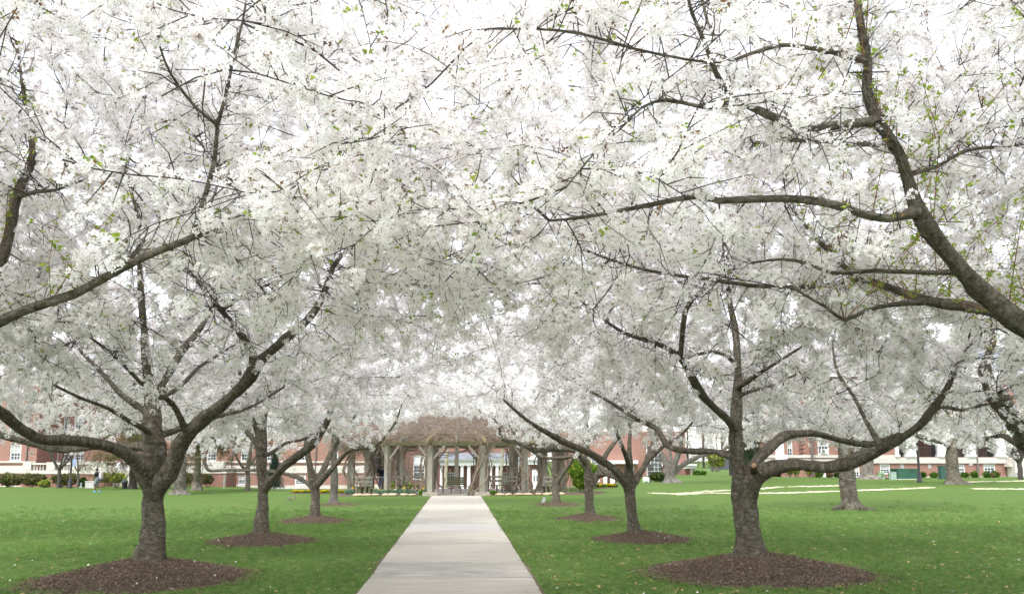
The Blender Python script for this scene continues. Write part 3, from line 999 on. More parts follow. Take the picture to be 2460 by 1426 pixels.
# --- left row, nearest whole tree
YL1 = 15.7
h = mound(at(362, 1106, YL1)[0], YL1, 1.86, 0.40, 'wide dark mulch mound around the big cherry trunk at lower left', 12000, 1)
cherry('big spreading cherry with level left limb and forked right limb, lower left foreground', [
    [(370, 1340, 70, 0), (367, 1270, 68, 0), (368, 1200, 70, 0), (370, 1120, 62, 0), (366, 1040, 56, 0), (365, 975, 46, 0.1), (354, 900, 28, 0.2), (346, 800, 24, 0.4), (338, 690, 19, 0.6), (334, 600, 13, 0.8)],
    [(350, 1180, 52, 0), (336, 1120, 46, -0.2), (300, 1085, 40, -0.5), (240, 1064, 37, -0.9), (170, 1054, 36, -1.3), (105, 1056, 34, -1.6), (50, 1030, 33, -1.9), (0, 990, 32, -2.2), (-70, 945, 26, -2.6), (-140, 880, 18, -3.0)],
    [(352, 1070, 34, 0), (300, 1070, 22, 0.5), (240, 1074, 21, 1.0), (150, 1078, 20, 1.5), (60, 1060, 19, 1.9), (0, 1044, 18, 2.2), (-90, 1020, 14, 2.6)],
    [(388, 1190, 50, 0), (408, 1130, 42, -0.2), (438, 1062, 41, -0.4), (475, 1018, 40, -0.6), (530, 972, 38, -0.8), (590, 915, 37, -1.0), (622, 868, 33, -1.2), (680, 820, 27, -1.3), (740, 768, 24, -1.4), (776, 710, 20, -1.4), (800, 640, 15, -1.4), (835, 600, 9, -1.4)],
    [(606, 890, 24, -1.05), (606, 845, 20, -1.2), (575, 800, 18, -1.5), (540, 755, 15, -1.8), (490, 695, 11, -2.1), (450, 650, 7, -2.3)],
    [(528, 750, 13, -1.9), (580, 712, 11, -1.8), (630, 690, 9, -1.6), (700, 660, 6, -1.4)],
    [(367, 1000, 22, 0), (330, 975, 20, 0.5), (290, 945, 16, 1.1), (240, 890, 11, 1.8), (170, 820, 8, 2.4)],
    [(358, 1035, 18, 0), (310, 1010, 12, -0.7), (260, 980, 11, -1.2), (200, 958, 9, -1.7), (120, 920, 7, -2.2)],
    [(385, 1045, 20, 0), (430, 1030, 16, 0.7), (520, 1000, 13, 1.4), (600, 978, 9, 2.0), (680, 930, 7, 2.6)],
    [(444, 1030, 18, -0.4), (425, 985, 16, -0.9), (395, 953, 14, -1.4), (340, 920, 11, -1.9), (270, 850, 9, -2.4), (165, 775, 6, -2.8)],
    [(375, 960, 26, 0.1), (400, 910, 24, 0.6), (440, 840, 21, 1.1), (480, 790, 17, 1.6), (520, 720, 12, 2.2)],
    [(385, 965, 15, 0.1), (430, 930, 12, 0.8), (480, 880, 10, 1.5), (560, 830, 7, 2.2)],
], YL1, base_pt(370, YL1, h - tz(-5.7, YL1) - 0.04), [((-5.6, 15.5, 3.6), (6.1, 5.6, 5.2), 1.0, 0.40)], 2500, 11,
    underside=und_plain(2.45, -5.6, 15.5, 1.3, 5.0, 3.9), leafy=0.05, per=0.065, bscale=1.12, clear=0.0014, limb=1.06, long_twigs=40)

# --- right row, nearest whole tree
YR1 = 15.6
h = mound(at(1815, 1106, YR1)[0], YR1, 2.08, 0.40, 'wide dark mulch mound around the cherry trunk at lower right', 12000, 2)
cherry('cherry with thick level limb sweeping right and sawn stub, lower right foreground', [
    [(1795, 1345, 72, 0), (1793, 1270, 74, 0), (1786, 1200, 74, 0), (1775, 1130, 50, 0), (1768, 1030, 39, 0), (1770, 950, 30, 0.1), (1772, 880, 27, 0.2), (1766, 790, 24, 0.4), (1755, 740, 19, 0.5), (1748, 680, 14, 0.7), (1735, 600, 9, 0.9)],
    [(1800, 1215, 56, 0), (1812, 1150, 46, -0.2), (1850, 1124, 41, -0.4), (1910, 1118, 40, -0.7), (1985, 1126, 39, -1.0), (2060, 1110, 37, -1.3), (2110, 1082, 34, -1.5), (2170, 1045, 30, -1.7), (2222, 1005, 27, -1.9), (2270, 940, 19, -2.1), (2300, 880, 12, -2.3)],
    [(1792, 1170, 36, 0), (1808, 1120, 31, 0.3), (1850, 1074, 28, 0.7), (1892, 1046, 28, 1.0), (1960, 1042, 25, 1.3), (2030, 1056, 22, 1.7), (2095, 1066, 17, 2.1), (2160, 1040, 10, 2.6)],
    [(1764, 1025, 28, 0), (1740, 1000, 25, -0.3), (1692, 952, 23, -0.7), (1660, 900, 21, -1.0), (1628, 852, 18, -1.3), (1570, 822, 14, -1.5), (1500, 800, 11, -1.7), (1435, 755, 8, -1.9), (1370, 700, 6, -2.1)],
    [(1628, 862, 18, -1.25), (1641, 780, 16, -1.5), (1652, 735, 13, -1.8), (1685, 695, 9, -2.1), (1720, 640, 6, -2.4)],
    [(1772, 885, 13, 0.2), (1742, 852, 11, 0.0), (1700, 845, 10, -0.3), (1645, 862, 9, -0.6)],
    [(1762, 1095, 30, 0), (1720, 1082, 21, 0.6), (1650, 1083, 19, 1.4), (1603, 1070, 18, 2.0), (1580, 1030, 16, 2.4), (1530, 1007, 14, 2.8), (1470, 968, 10, 3.3), (1400, 930, 6, 3.8)],
    [(1775, 925, 18, 0.1), (1800, 912, 17, -0.5), (1850, 880, 10, -1.1), (1930, 830, 7, -1.7)],
    [(1770, 945, 14, 0.1), (1810, 938, 10, 0.8), (1880, 915, 8, 1.5), (1960, 870, 6, 2.2)],
    [(2225, 1000, 18, -1.9), (2260, 975, 14, -1.6), (2310, 985, 10, -1.3), (2370, 970, 7, -1.0)],
    [(2120, 1075, 17, -1.55), (2080, 1010, 13, -1.2), (2050, 950, 11, -0.8), (2010, 890, 9, -0.4), (2000, 820, 6, 0.0)],
], YR1, base_pt(1795, YR1, h - tz(5.3, YR1) - 0.04), [((5.5, 15.4, 3.6), (6.1, 5.6, 5.2), 1.0, 0.40)], 2500, 12,
    underside=und_plain(2.45, 5.5, 15.4, 1.3, 5.0, 3.9), leafy=0.05, per=0.065, bscale=1.12, clear=0.0014, limb=1.06, long_twigs=40)
# --- nearest tree on the right: its trunk stands just outside the frame
def away(dist):
    return lambda P: np.linalg.norm(P - np.array([0, 0, CAM_Z]), axis=1) < dist
_sf = np.random.default_rng(5)
def sparse_front(side):
    # the camera side of the near crowns is thin, so that their arching limbs stand clear of the flowers
    def f(P):
        near = np.linalg.norm(P - np.array([0, 0, CAM_Z]), axis=1) < 4.3
        front = (side * P[:, 0] > 1.6) & (P[:, 1] < 7.9 - 0.12 * np.abs(P[:, 0])) & (_sf.uniform(0, 1, len(P)) > 0.10)
        return near | front
    return f
YFR = 8.0
h = mound(at(2590, 1106, YFR)[0], YFR, 1.9, 0.27, 'dark mulch mound of the nearest right-hand cherry, past the frame edge', 0, 3)
cherry('nearest right-hand cherry, heavy mossy limb arching in from the right edge', [
    [(2590, 1600, 130, 0), (2585, 1300, 125, 0), (2580, 1050, 120, 0), (2565, 900, 105, 0), (2530, 815, 92, 0), (2470, 785, 82, -0.05), (2420, 752, 72, -0.1), (2350, 690, 64, -0.2), (2290, 622, 58, -0.3), (2240, 560, 53, -0.4), (2200, 490, 48, -0.5), (2178, 420, 45, -0.55), (2155, 360, 42, -0.6), (2108, 290, 38, -0.7), (2082, 220, 36, -0.75), (2086, 150, 33, -0.8), (2070, 80, 30, -0.9), (2060, 0, 27, -1.0), (2050, -120, 22, -1.1), (2030, -260, 15, -1.2)],
    [(2205, 515, 30, -0.5), (2130, 524, 26, -0.7), (2060, 510, 24, -0.8), (1985, 487, 25, -0.9), (1880, 476, 22, -1.0), (1725, 482, 21, -1.0), (1690, 470, 18, -1.0), (1620, 480, 16, -1.0), (1520, 500, 13, -0.9), (1400, 522, 10, -0.8), (1320, 530, 7, -0.7)],
    [(2095, 285, 30, -0.7), (2040, 298, 27, -0.9), (1950, 305, 26, -1.1), (1880, 290, 25, -1.3), (1800, 255, 23, -1.5), (1752, 228, 20, -1.6), (1720, 175, 15, -1.7), (1692, 100, 13, -1.8), (1662, 30, 11, -1.9), (1640, -60, 8, -2.0)],
    [(1755, 232, 14, -1.6), (1730, 257, 12, -1.7), (1680, 256, 12, -1.8), (1600, 240, 11, -1.9), (1540, 260, 8, -2.1), (1490, 310, 7, -2.2), (1430, 365, 6, -2.3), (1360, 450, 4, -2.4)],
    [(1765, 232, 14, -1.6), (1745, 150, 12, -1.5), (1700, 55, 10, -1.4), (1680, -40, 8, -1.3)],
    [(2080, 140, 17, -0.8), (2020, 130, 14, -1.0), (1940, 115, 13, -1.2), (1880, 108, 13, -1.4), (1800, 130, 11, -1.6), (1725, 152, 8, -1.7), (1580, 130, 8, -1.9), (1480, 105, 9, -2.1), (1390, 80, 9, -2.3), (1290, 70, 7, -2.5), (1170, 70, 5, -2.7)],
    [(2310, 665, 20, -0.3), (2250, 655, 15, 0.1), (2100, 650, 13, 0.6), (2000, 655, 12, 0.9), (1950, 635, 10, 1.1), (1880, 622, 8, 1.3), (1800, 632, 6, 1.5)],
    [(2545, 860, 60, 0.2), (2420, 760, 34, 0.6), (2330, 735, 28, 1.0), (2240, 724, 25, 1.4), (2170, 702, 23, 1.7), (2100, 678, 20, 2.0), (2050, 658, 18, 2.2), (2000, 612, 14, 2.4), (1955, 565, 11, 2.6), (1900, 500, 7, 2.8)],
    [(2240, 728, 20, 1.4), (2150, 730, 14, 1.2), (2080, 745, 13, 1.0), (2030, 768, 12, 0.8), (1985, 738, 9, 0.6), (1910, 695, 7, 0.4)],
    [(2060, 668, 15, 2.2), (2000, 684, 13, 2.3), (1900, 690, 12, 2.4), (1800, 685, 11, 2.5), (1700, 670, 10, 2.6), (1600, 658, 9, 2.7), (1500, 635, 8, 2.8), (1430, 610, 6, 2.9)],
    [(2160, 365, 18, -0.6), (2100, 348, 13, 0.0), (2000, 345, 12, 0.6), (1900, 336, 11, 1.0), (1810, 345, 8, 1.4)],
    [(2180, 425, 16, -0.5), (2250, 400, 12, 0.2), (2330, 360, 10, 0.8), (2460, 345, 9, 1.4), (2600, 300, 7, 2.0)],
    [(2540, 850, 50, -0.2), (2600, 700, 40, -0.6), (2640, 520, 32, -1.0), (2620, 350, 24, -1.4), (2560, 180, 18, -1.8), (2480, 0, 12, -2.2)],
    [(2575, 950, 50, 0.3), (2660, 860, 40, 0.9), (2800, 760, 30, 1.5), (2950, 640, 20, 2.2)],
], YFR, base_pt(2590, YFR, 0.22), [((5.1, 8.2, 3.9), (6.9, 5.6, 4.9), 1.0, 0.30)], 3500, 21, voxel=0.025,
    underside=und_plain(3.15, 5.9, 8.2, 0.9, 5.0), leafy=0.10, avoid=sparse_front(1), clear=0.0012, thin=0.93, limb=1.15, long_twigs=70, shoots=105, per=0.058, bscale=1.12)

# --- nearest tree on the left, trunk outside the frame
YFL = 8.2
h = mound(at(-290, 1106, YFL)[0], YFL, 1.9, 0.27, 'dark mulch mound of the nearest left-hand cherry, past the frame edge', 0, 4)
cherry('nearest left-hand cherry, one long limb rising in from the left edge', [
    [(-290, 1600, 125, 0), (-285, 1300, 118, 0), (-280, 1080, 112, 0), (-260, 930, 90, 0), (-180, 850, 50, 0), (-40, 790, 34, -0.1), (60, 745, 31, -0.2), (180, 705, 30, -0.3), (240, 672, 28, -0.35), (340, 620, 26, -0.45), (440, 580, 23, -0.55), (512, 548, 17, -0.6), (548, 528, 9, -0.65)],
    [(468, 568, 18, -0.55), (490, 480, 15, -0.6), (515, 388, 14, -0.65), (523, 300, 12, -0.7), (545, 220, 11, -0.75), (562, 130, 9, -0.8), (582, 55, 7, -0.85), (600, -40, 5, -0.9)],
    [(523, 305, 11, -0.7), (470, 258, 9, -0.9), (412, 180, 8, -1.1), (385, 115, 6, -1.3), (360, 20, 4, -1.5)],
    [(560, 500, 13, -0.65), (545, 445, 11, 0.0), (525, 400, 9, 0.5), (470, 330, 6, 1.0)],
    [(-270, 980, 70, 0.2), (-140, 850, 44, 0.8), (-50, 720, 32, 1.3), (10, 600, 27, 1.7), (45, 460, 24, 2.0), (78, 370, 17, 2.2), (60, 250, 12, 2.4), (40, 100, 8, 2.6)],
    [(35, 480, 14, 2.0), (90, 460, 11, 1.6), (140, 455, 8, 1.2), (230, 420, 5, 0.8)],
    [(-270, 960, 60, -0.2), (-310, 720, 40, -0.8), (-290, 480, 30, -1.3), (-220, 260, 20, -1.7), (-120, 60, 12, -2.1), (-20, -120, 8, -2.5)],
    [(250, 665, 14, -0.35), (330, 600, 11, 0.4), (335, 540, 9, 0.9), (310, 440, 7, 1.4), (290, 330, 5, 1.9)],
    [(-280, 1000, 60, 0), (-400, 850, 44, 0.6), (-560, 700, 30, 1.2), (-700, 560, 20, 1.8)],
    [(545, 530, 5, -0.65), (620, 500, 4, -1.0), (740, 430, 4, -1.4), (860, 370, 3, -1.8), (980, 330, 3, -2.2)],
], YFL, base_pt(-290, YFL, 0.22), [((-5.0, 8.3, 3.9), (6.2, 5.6, 4.9), 1.0, 0.30)], 3300, 22, voxel=0.025,
    underside=und_plain(3.1, -5.4, 8.4, 0.9, 5.0), leafy=0.10, avoid=sparse_front(-1), clear=0.0012, limb=1.1, long_twigs=45, shoots=44, per=0.058, bscale=1.12)

# --- second pair
Y = 22.45
h = mound(at(637, 1106, Y)[0], Y, 1.42, 0.26, 'mulch mound round the second cherry trunk of the left row', 3500, 5)
cherry('second cherry of the left row, twin upright stems and a limb leaning right', [
    [(634, 1275, 38, 0), (633, 1220, 37, 0), (631, 1170, 38, 0), (627, 1100, 27, 0), (622, 1040, 23, 0), (602, 1000, 20, -0.2), (592, 960, 15, -0.4), (575, 890, 10, -0.6), (560, 800, 7, -0.8)],
    [(634, 1160, 26, 0), (637, 1080, 20, 0.3), (634, 1020, 18, 0.5), (642, 980, 15, 0.6), (680, 950, 11, 0.8), (722, 915, 8, 1.0)],
    [(642, 1178, 30, 0), (682, 1118, 28, -0.3), (740, 1078, 26, -0.6), (772, 1040, 22, -0.8), (790, 1000, 18, -0.9), (806, 945, 13, -1.0), (840, 860, 8, -1.2)],
    [(636, 1100, 12, 0), (655, 1085, 11, 0.7), (690, 1062, 10, 1.4), (740, 1050, 8, 2.1), (800, 1000, 6, 2.8)],
    [(625, 1080, 16, 0), (590, 1030, 13, 0.6), (540, 985, 10, 1.2), (470, 930, 7, 1.8)],
], Y, base_pt(634, Y, h - 0.04), [((-5.2, 22.5, 3.6), (5.6, 4.8, 4.9), 1.0, 0.35)], 1400, 23, voxel=0.03, step=0.27, kill=0.5,
    underside=und_plain(2.4, -5.2, 22.5, 1.2, 4.6), bscale=1.12, per=0.068)
h = mound(at(1540, 1106, Y)[0], Y, 1.40, 0.26, 'mulch mound round the second cherry trunk of the right row', 3500, 6)
cherry('second cherry of the right row, trunk splitting into a vase of four stems', [
    [(1521, 1274, 38, 0), (1516, 1220, 36, 0), (1512, 1165, 38, 0), (1512, 1110, 22, 0), (1513, 1050, 17, 0.2), (1516, 1000, 14, 0.3), (1530, 930, 10, 0.5), (1550, 840, 6, 0.7)],
    [(1505, 1170, 28, 0), (1470, 1122, 24, -0.3), (1420, 1088, 22, -0.7), (1340, 1052, 18, -1.1), (1270, 1012, 12, -1.5), (1210, 960, 8, -1.9)],
    [(1526, 1170, 28, 0), (1548, 1115, 20, 0.3), (1568, 1070, 18, 0.6), (1576, 1030, 15, 0.9), (1545, 1000, 11, 1.2), (1500, 975, 8, 1.4)],
    [(1514, 1130, 16, 0), (1502, 1090, 13, -0.5), (1484, 1045, 11, -0.9), (1470, 990, 8, -1.2)],
    [(1548, 1110, 13, 0.3), (1590, 1075, 11, 0.0), (1640, 1040, 9, -0.3), (1690, 980, 7, -0.6)],
    [(1495, 1160, 22, 0), (1455, 1130, 18, 0.6), (1440, 1112, 16, 0.9)],
], Y, base_pt(1521, Y, h - 0.04), [((4.9, 22.5, 3.6), (5.6, 4.8, 4.9), 1.0, 0.35)], 1400, 24, voxel=0.03, step=0.27, kill=0.5,
    underside=und_plain(2.4, 4.9, 22.5, 1.2, 4.6), bscale=1.12, per=0.068)

# --- third pair
Y = 29.6
h = mound(at(760, 1106, Y)[0], Y, 1.30, 0.23, 'mulch mound round the third cherry trunk of the left row', 2000, 7)
cherry('third cherry of the left row, low limb bending back behind its neighbour', [
    [(759, 1234, 31, 0), (757, 1195, 29, 0), (752, 1160, 30, 0), (742, 1105, 18, 0), (736, 1060, 15, 0.2), (730, 1010, 11, 0.4), (725, 920, 7, 0.6)],
    [(760, 1165, 20, 0), (778, 1120, 16, 0.3), (802, 1072, 14, 0.6), (822, 1032, 11, 0.8), (846, 1008, 9, 1.0), (880, 950, 6, 1.2)],
    [(764, 1170, 20, 0), (795, 1128, 15, -0.4), (832, 1086, 12, -0.8), (862, 1077, 10, -1.1), (905, 1068, 9, -1.4), (946, 1020, 7, -1.7), (968, 965, 5, -2.0)],
    [(745, 1175, 18, 0), (728, 1152, 14, 0.4), (700, 1140, 12, 0.8), (640, 1131, 10, 1.3), (560, 1128, 9, 1.8), (500, 1128, 9, 2.2), (491, 1098, 8, 2.3), (468, 1100, 7, 2.5), (440, 1092, 5, 2.7)],
], Y, base_pt(759, Y, h - 0.04), [((-4.7, 29.8, 3.6), (5.9, 4.8, 5.0), 1.0, 0.3)], 1250, 25, voxel=0.035, step=0.3, kill=0.55,
    underside=und_plain(2.75, -5.0, 29.8, 1.2, 4.4), bscale=1.3, per=0.085)
Y = 30.4
h = mound(at(1410, 1106, Y)[0], Y, 1.34, 0.23, 'mulch mound round the third cherry trunk of the right row', 2000, 8)
cherry('third cherry of the right row, sawn pale limb end beside the trunk', [
    [(1418, 1228, 29, 0), (1416, 1190, 27, 0), (1414, 1150, 28, 0), (1410, 1100, 17, 0), (1412, 1050, 15, 0.2), (1405, 990, 10, 0.4), (1400, 900, 6, 0.6)],
    [(1424, 1170, 22, 0), (1440, 1130, 18, 0.3), (1456, 1090, 15, 0.6), (1478, 1060, 12, 0.9), (1520, 1010, 8, 1.2)],
    [(1408, 1120, 15, 0), (1380, 1084, 15, -0.4), (1330, 1078, 14, -0.8), (1290, 1080, 13, -1.1), (1240, 1062, 12, -1.4), (1206, 1054, 10, -1.6), (1200, 1028, 8, -1.7), (1188, 1006, 6, -1.9)],
    [(1404, 1135, 13, 0), (1385, 1098, 12, 0.5), (1345, 1100, 11, 1.0), (1300, 1096, 10, 1.4), (1260, 1066, 9, 1.8), (1230, 1035, 6, 2.2)],
], Y, base_pt(1418, Y, h - 0.04), [((4.5, 30.4, 3.6), (5.9, 4.8, 5.0), 1.0, 0.3)], 1250, 26, voxel=0.035, step=0.3, kill=0.55,
    underside=und_plain(2.75, 4.8, 30.4, 1.2, 4.4), bscale=1.3, per=0.085)

# --- last trees before the pergola
Y = 40.6
h = mound(at(812, 1106, Y)[0], Y, 1.05, 0.12, 'low mulch ring round the smooth grey trunk left of the pergola', 900, 9)
cherry('tall smooth grey trunk rising straight into blossom, left of the pergola', [
    [(803, 1203, 27, 0), (803, 1160, 21, 0), (802, 1100, 19, 0), (803, 1040, 17, 0), (806, 980, 13, 0), (812, 900, 9, 0.2), (820, 830, 6, 0.3)],
    [(803, 1080, 12, 0), (830, 1040, 10, -0.5), (880, 1000, 8, -1.0), (930, 960, 6, -1.6)],
    [(803, 1060, 12, 0), (780, 1010, 10, 0.6), (740, 960, 8, 1.2)],
], Y, base_pt(803, Y, h - 0.03), [((-4.6, 40.6, 4.4), (6.4, 4.6, 4.8), 1.0, 0.2)], 1150, 27, voxel=0.04, step=0.34, kill=0.65,
    underside=und_plain(3.8, -5.2, 40.6, 0.3, 4.4, 4.0), bscale=1.6, per=0.11, main_bark=M_GREYBARK, flare=1.5)
Y = 39.8
h = mound(at(1336, 1106, Y)[0], Y, 1.22, 0.16, 'mulch mound with a small plaque, last cherry of the right row', 1000, 10)
cherry('last cherry of the right row, one low limb bending right above the mulch', [
    [(1336, 1204, 24, 0), (1335, 1170, 21, 0), (1333, 1130, 19, 0), (1333, 1080, 15, 0), (1334, 1030, 12, 0.2), (1330, 960, 8, 0.3), (1325, 880, 6, 0.4)],
    [(1341, 1160, 14, 0), (1352, 1138, 12, -0.3), (1372, 1110, 12, -0.7), (1390, 1085, 11, -1.0), (1430, 1050, 8, -1.4), (1470, 1000, 6, -1.8)],
    [(1333, 1090, 10, 0), (1310, 1060, 9, 0.5), (1280, 1030, 7, 1.0), (1230, 990, 5, 1.5)],
], Y, base_pt(1336, Y, h - 0.03), [((4.0, 39.8, 4.2), (6.4, 4.6, 4.9), 1.0, 0.2)], 1150, 28, voxel=0.04, step=0.34, kill=0.65,
    underside=und_plain(3.7, 4.4, 39.8, 0.3, 4.4, 4.0), bscale=1.6, per=0.11)

# --- outer trees
Y = 35.0
cherry('old cherry with spreading surface roots on the right-hand lawn', [
    [(2040, 1222, 62, 0), (2037, 1170, 50, 0), (2033, 1110, 44, 0), (2020, 1050, 27, 0), (1996, 1000, 22, 0.3), (1975, 960, 15, 0.6), (1950, 880, 9, 0.9)],
    [(2040, 1100, 30, 0), (2056, 1040, 22, -0.3), (2068, 990, 19, -0.6), (2090, 930, 12, -0.9), (2110, 850, 8, -1.2)],
    [(2046, 1110, 26, 0), (2090, 1070, 18, 0.5), (2150, 1030, 14, 1.0), (2220, 980, 9, 1.5)],
    [(2022, 1080, 16, 0), (1980, 1030, 13, -0.6), (1920, 990, 9, -1.2)],
    [(2038, 1205, 26, 0), (2060, 1216, 20, -0.35), (2088, 1222, 12, -0.7), (2110, 1228, 6, -0.9)],
    [(2036, 1205, 24, 0), (2016, 1216, 18, -0.35), (2000, 1222, 12, -0.6)],
], Y, base_pt(2040, Y, 0.0), [((16.8, 35.2, 3.8), (5.8, 4.6, 4.9), 1.0, 0.3)], 1000, 32, voxel=0.04, step=0.32, kill=0.6,
    underside=und_plain(2.6, 16.8, 35.2, 1.0, 4.4), bscale=1.45, per=0.10, flare=1.6, group='outer cherry trees on the lawn')
Y = 57.0
cherry('thick single-trunked cherry standing before the white portico', [
    [(2290, 1168, 52, 0), (2288, 1130, 38, 0), (2288, 1085, 36, 0), (2290, 1050, 24, 0), (2296, 1000, 16, 0.2), (2300, 930, 10, 0.4)],
    [(2284, 1075, 15, 0), (2250, 1058, 12, -0.5), (2210, 1050, 10, -1.0), (2160, 1020, 7, -1.5)],
    [(2294, 1068, 16, 0), (2330, 1058, 13, 0.6), (2385, 1046, 11, 1.2), (2430, 1025, 8, 1.8)],
    [(2288, 1060, 14, 0), (2260, 1020, 11, 0.8), (2220, 970, 8, 1.6)],
], Y, base_pt(2290, Y, 0.0), [((34.2, 57.0, 5.0), (7.0, 5.5, 5.0), 1.0, 0.2)], 1000, 33, voxel=0.06, step=0.4, kill=0.75,
    underside=und_plain(2.7, 34.2, 57.0, 0.6, 5.0), bscale=1.8, per=0.13, flare=1.5, group='outer cherry trees on the lawn')
Y = 60.0
cherry('small distant cherry before the left brick building, beyond the second trunk', [
    [(597, 1170, 17, 0), (596, 1145, 15, 0), (596, 1115, 13, 0), (602, 1080, 9, 0.2), (608, 1040, 7, 0.3)],
    [(594, 1135, 10, 0), (575, 1110, 8, -0.3), (560, 1075, 6, -0.6)],
    [(598, 1120, 9, 0), (620, 1090, 7, 0.4), (640, 1060, 6, 0.8)],
], Y, base_pt(597, Y, 0.0), [((-14.2, 60.0, 4.6), (4.6, 4.0, 3.4), 1.0, 0.2)], 500, 34, voxel=0.06, step=0.4, kill=0.75,
    underside=und_plain(2.2, -14.2, 60.0, 0.6, 4.0), bscale=1.8, per=0.13, group='outer cherry trees on the lawn')
Y = 24.0
cherry('outer left cherry, its blossom filling the left edge behind the big trunk', [
    [(-190, 1280, 60, 0), (-190, 1180, 52, 0), (-185, 1080, 44, 0), (-150, 980, 30, 0.2), (-110, 880, 22, 0.4), (-60, 760, 14, 0.6)],
    [(-185, 1100, 34, 0), (-110, 1020, 26, -0.4), (-30, 960, 18, -0.8), (60, 890, 11, -1.2), (150, 830, 7, -1.6)],
    [(-190, 1100, 34, 0), (-280, 1000, 24, 0.6), (-380, 900, 14, 1.2)],
], Y, base_pt(-190, Y, 0.0), [((-14.2, 24.2, 3.8), (6.4, 5.0, 5.0), 1.0, 0.35)], 1300, 35, voxel=0.04, step=0.3, kill=0.55,
    underside=und_plain(3.1, -14.2, 24.2, 0.9, 5.0), bscale=1.25, per=0.09, group='outer cherry trees on the lawn')
# ------------------------------------------------------------------ materials of the buildings
def mat_brick(name, a, b, mortar):
    n = NT(name); p = n.coord('Object')
    sw = n.n('ShaderNodeSeparateXYZ'); n.l(p, sw.inputs[0])
    cb = n.n('ShaderNodeCombineXYZ'); n.l(n.math('ADD', sw.outputs[0], sw.outputs[1]), cb.inputs[0]); n.l(sw.outputs[2], cb.inputs[1])
    br = n.n('ShaderNodeTexBrick')
    br.inputs['Scale'].default_value = 1.0; br.inputs['Brick Width'].default_value = 0.22; br.inputs['Row Height'].default_value = 0.075
    br.inputs['Mortar Size'].default_value = 0.006; br.inputs['Mortar Smooth'].default_value = 0.3; br.inputs['Bias'].default_value = -0.1
    br.inputs['Color1'].default_value = (*a, 1); br.inputs['Color2'].default_value = (*b, 1); br.inputs['Mortar'].default_value = (*mortar, 1)
    n.l(cb.outputs[0], br.inputs['Vector'])
    st = n.noise(p, 0.7, 5.0, 0.65)
    c = n.mix(n.math('MULTIPLY', st, 0.35), br.outputs['Color'], tuple(x * 0.72 for x in a))
    n.bsdf(c, 0.9, br.outputs['Fac'], 0.006, 0.4, 0.2)
    return n.m
M_BRICK = mat_brick('red_brick', (0.285, 0.138, 0.105), (0.345, 0.176, 0.136), (0.40, 0.34, 0.30))
M_BRICK2 = mat_brick('orange_brick', (0.305, 0.152, 0.114), (0.360, 0.188, 0.144), (0.41, 0.35, 0.31))
M_DBRICK = mat_brick('basement_brick', (0.24, 0.105, 0.085), (0.30, 0.140, 0.110), (0.34, 0.28, 0.25))
M_STONE = simple('limestone', (0.56, 0.53, 0.47), 0.85, 0.10, 3.0, 0.2)
M_WHITE = simple('white_paint', (0.80, 0.80, 0.79), 0.55, 0.04, 2.0)
M_SLATE = simple('slate', (0.21, 0.22, 0.24), 0.7, 0.25, 5.0, 0.3)
M_DARK = simple('dark_void', (0.035, 0.030, 0.028), 0.8)
M_PIPE = simple('grey_pipe', (0.15, 0.13, 0.12), 0.6)
M_BLACK = simple('black_metal', (0.030, 0.031, 0.034), 0.45, 0.15, 8.0, 0.0, 0.5)
def mat_glass():
    n = NT('window_glass'); p = n.pos()
    f = n.noise(p, 0.9, 2.0, 0.5)
    n.bsdf(n.ramp(f, [(0.35, (0.035, 0.045, 0.055)), (0.65, (0.10, 0.115, 0.125))]), 0.12, None, 0, 0, 0.6)
    return n.m
M_GLASS = mat_glass()
M_BLIND = simple('window_blind', (0.42, 0.42, 0.40), 0.35, 0.15, 4.0, 0.0, 0.5)

def F(px, py, y):
    p = at(px, py, y)
    return p[0], p[2]

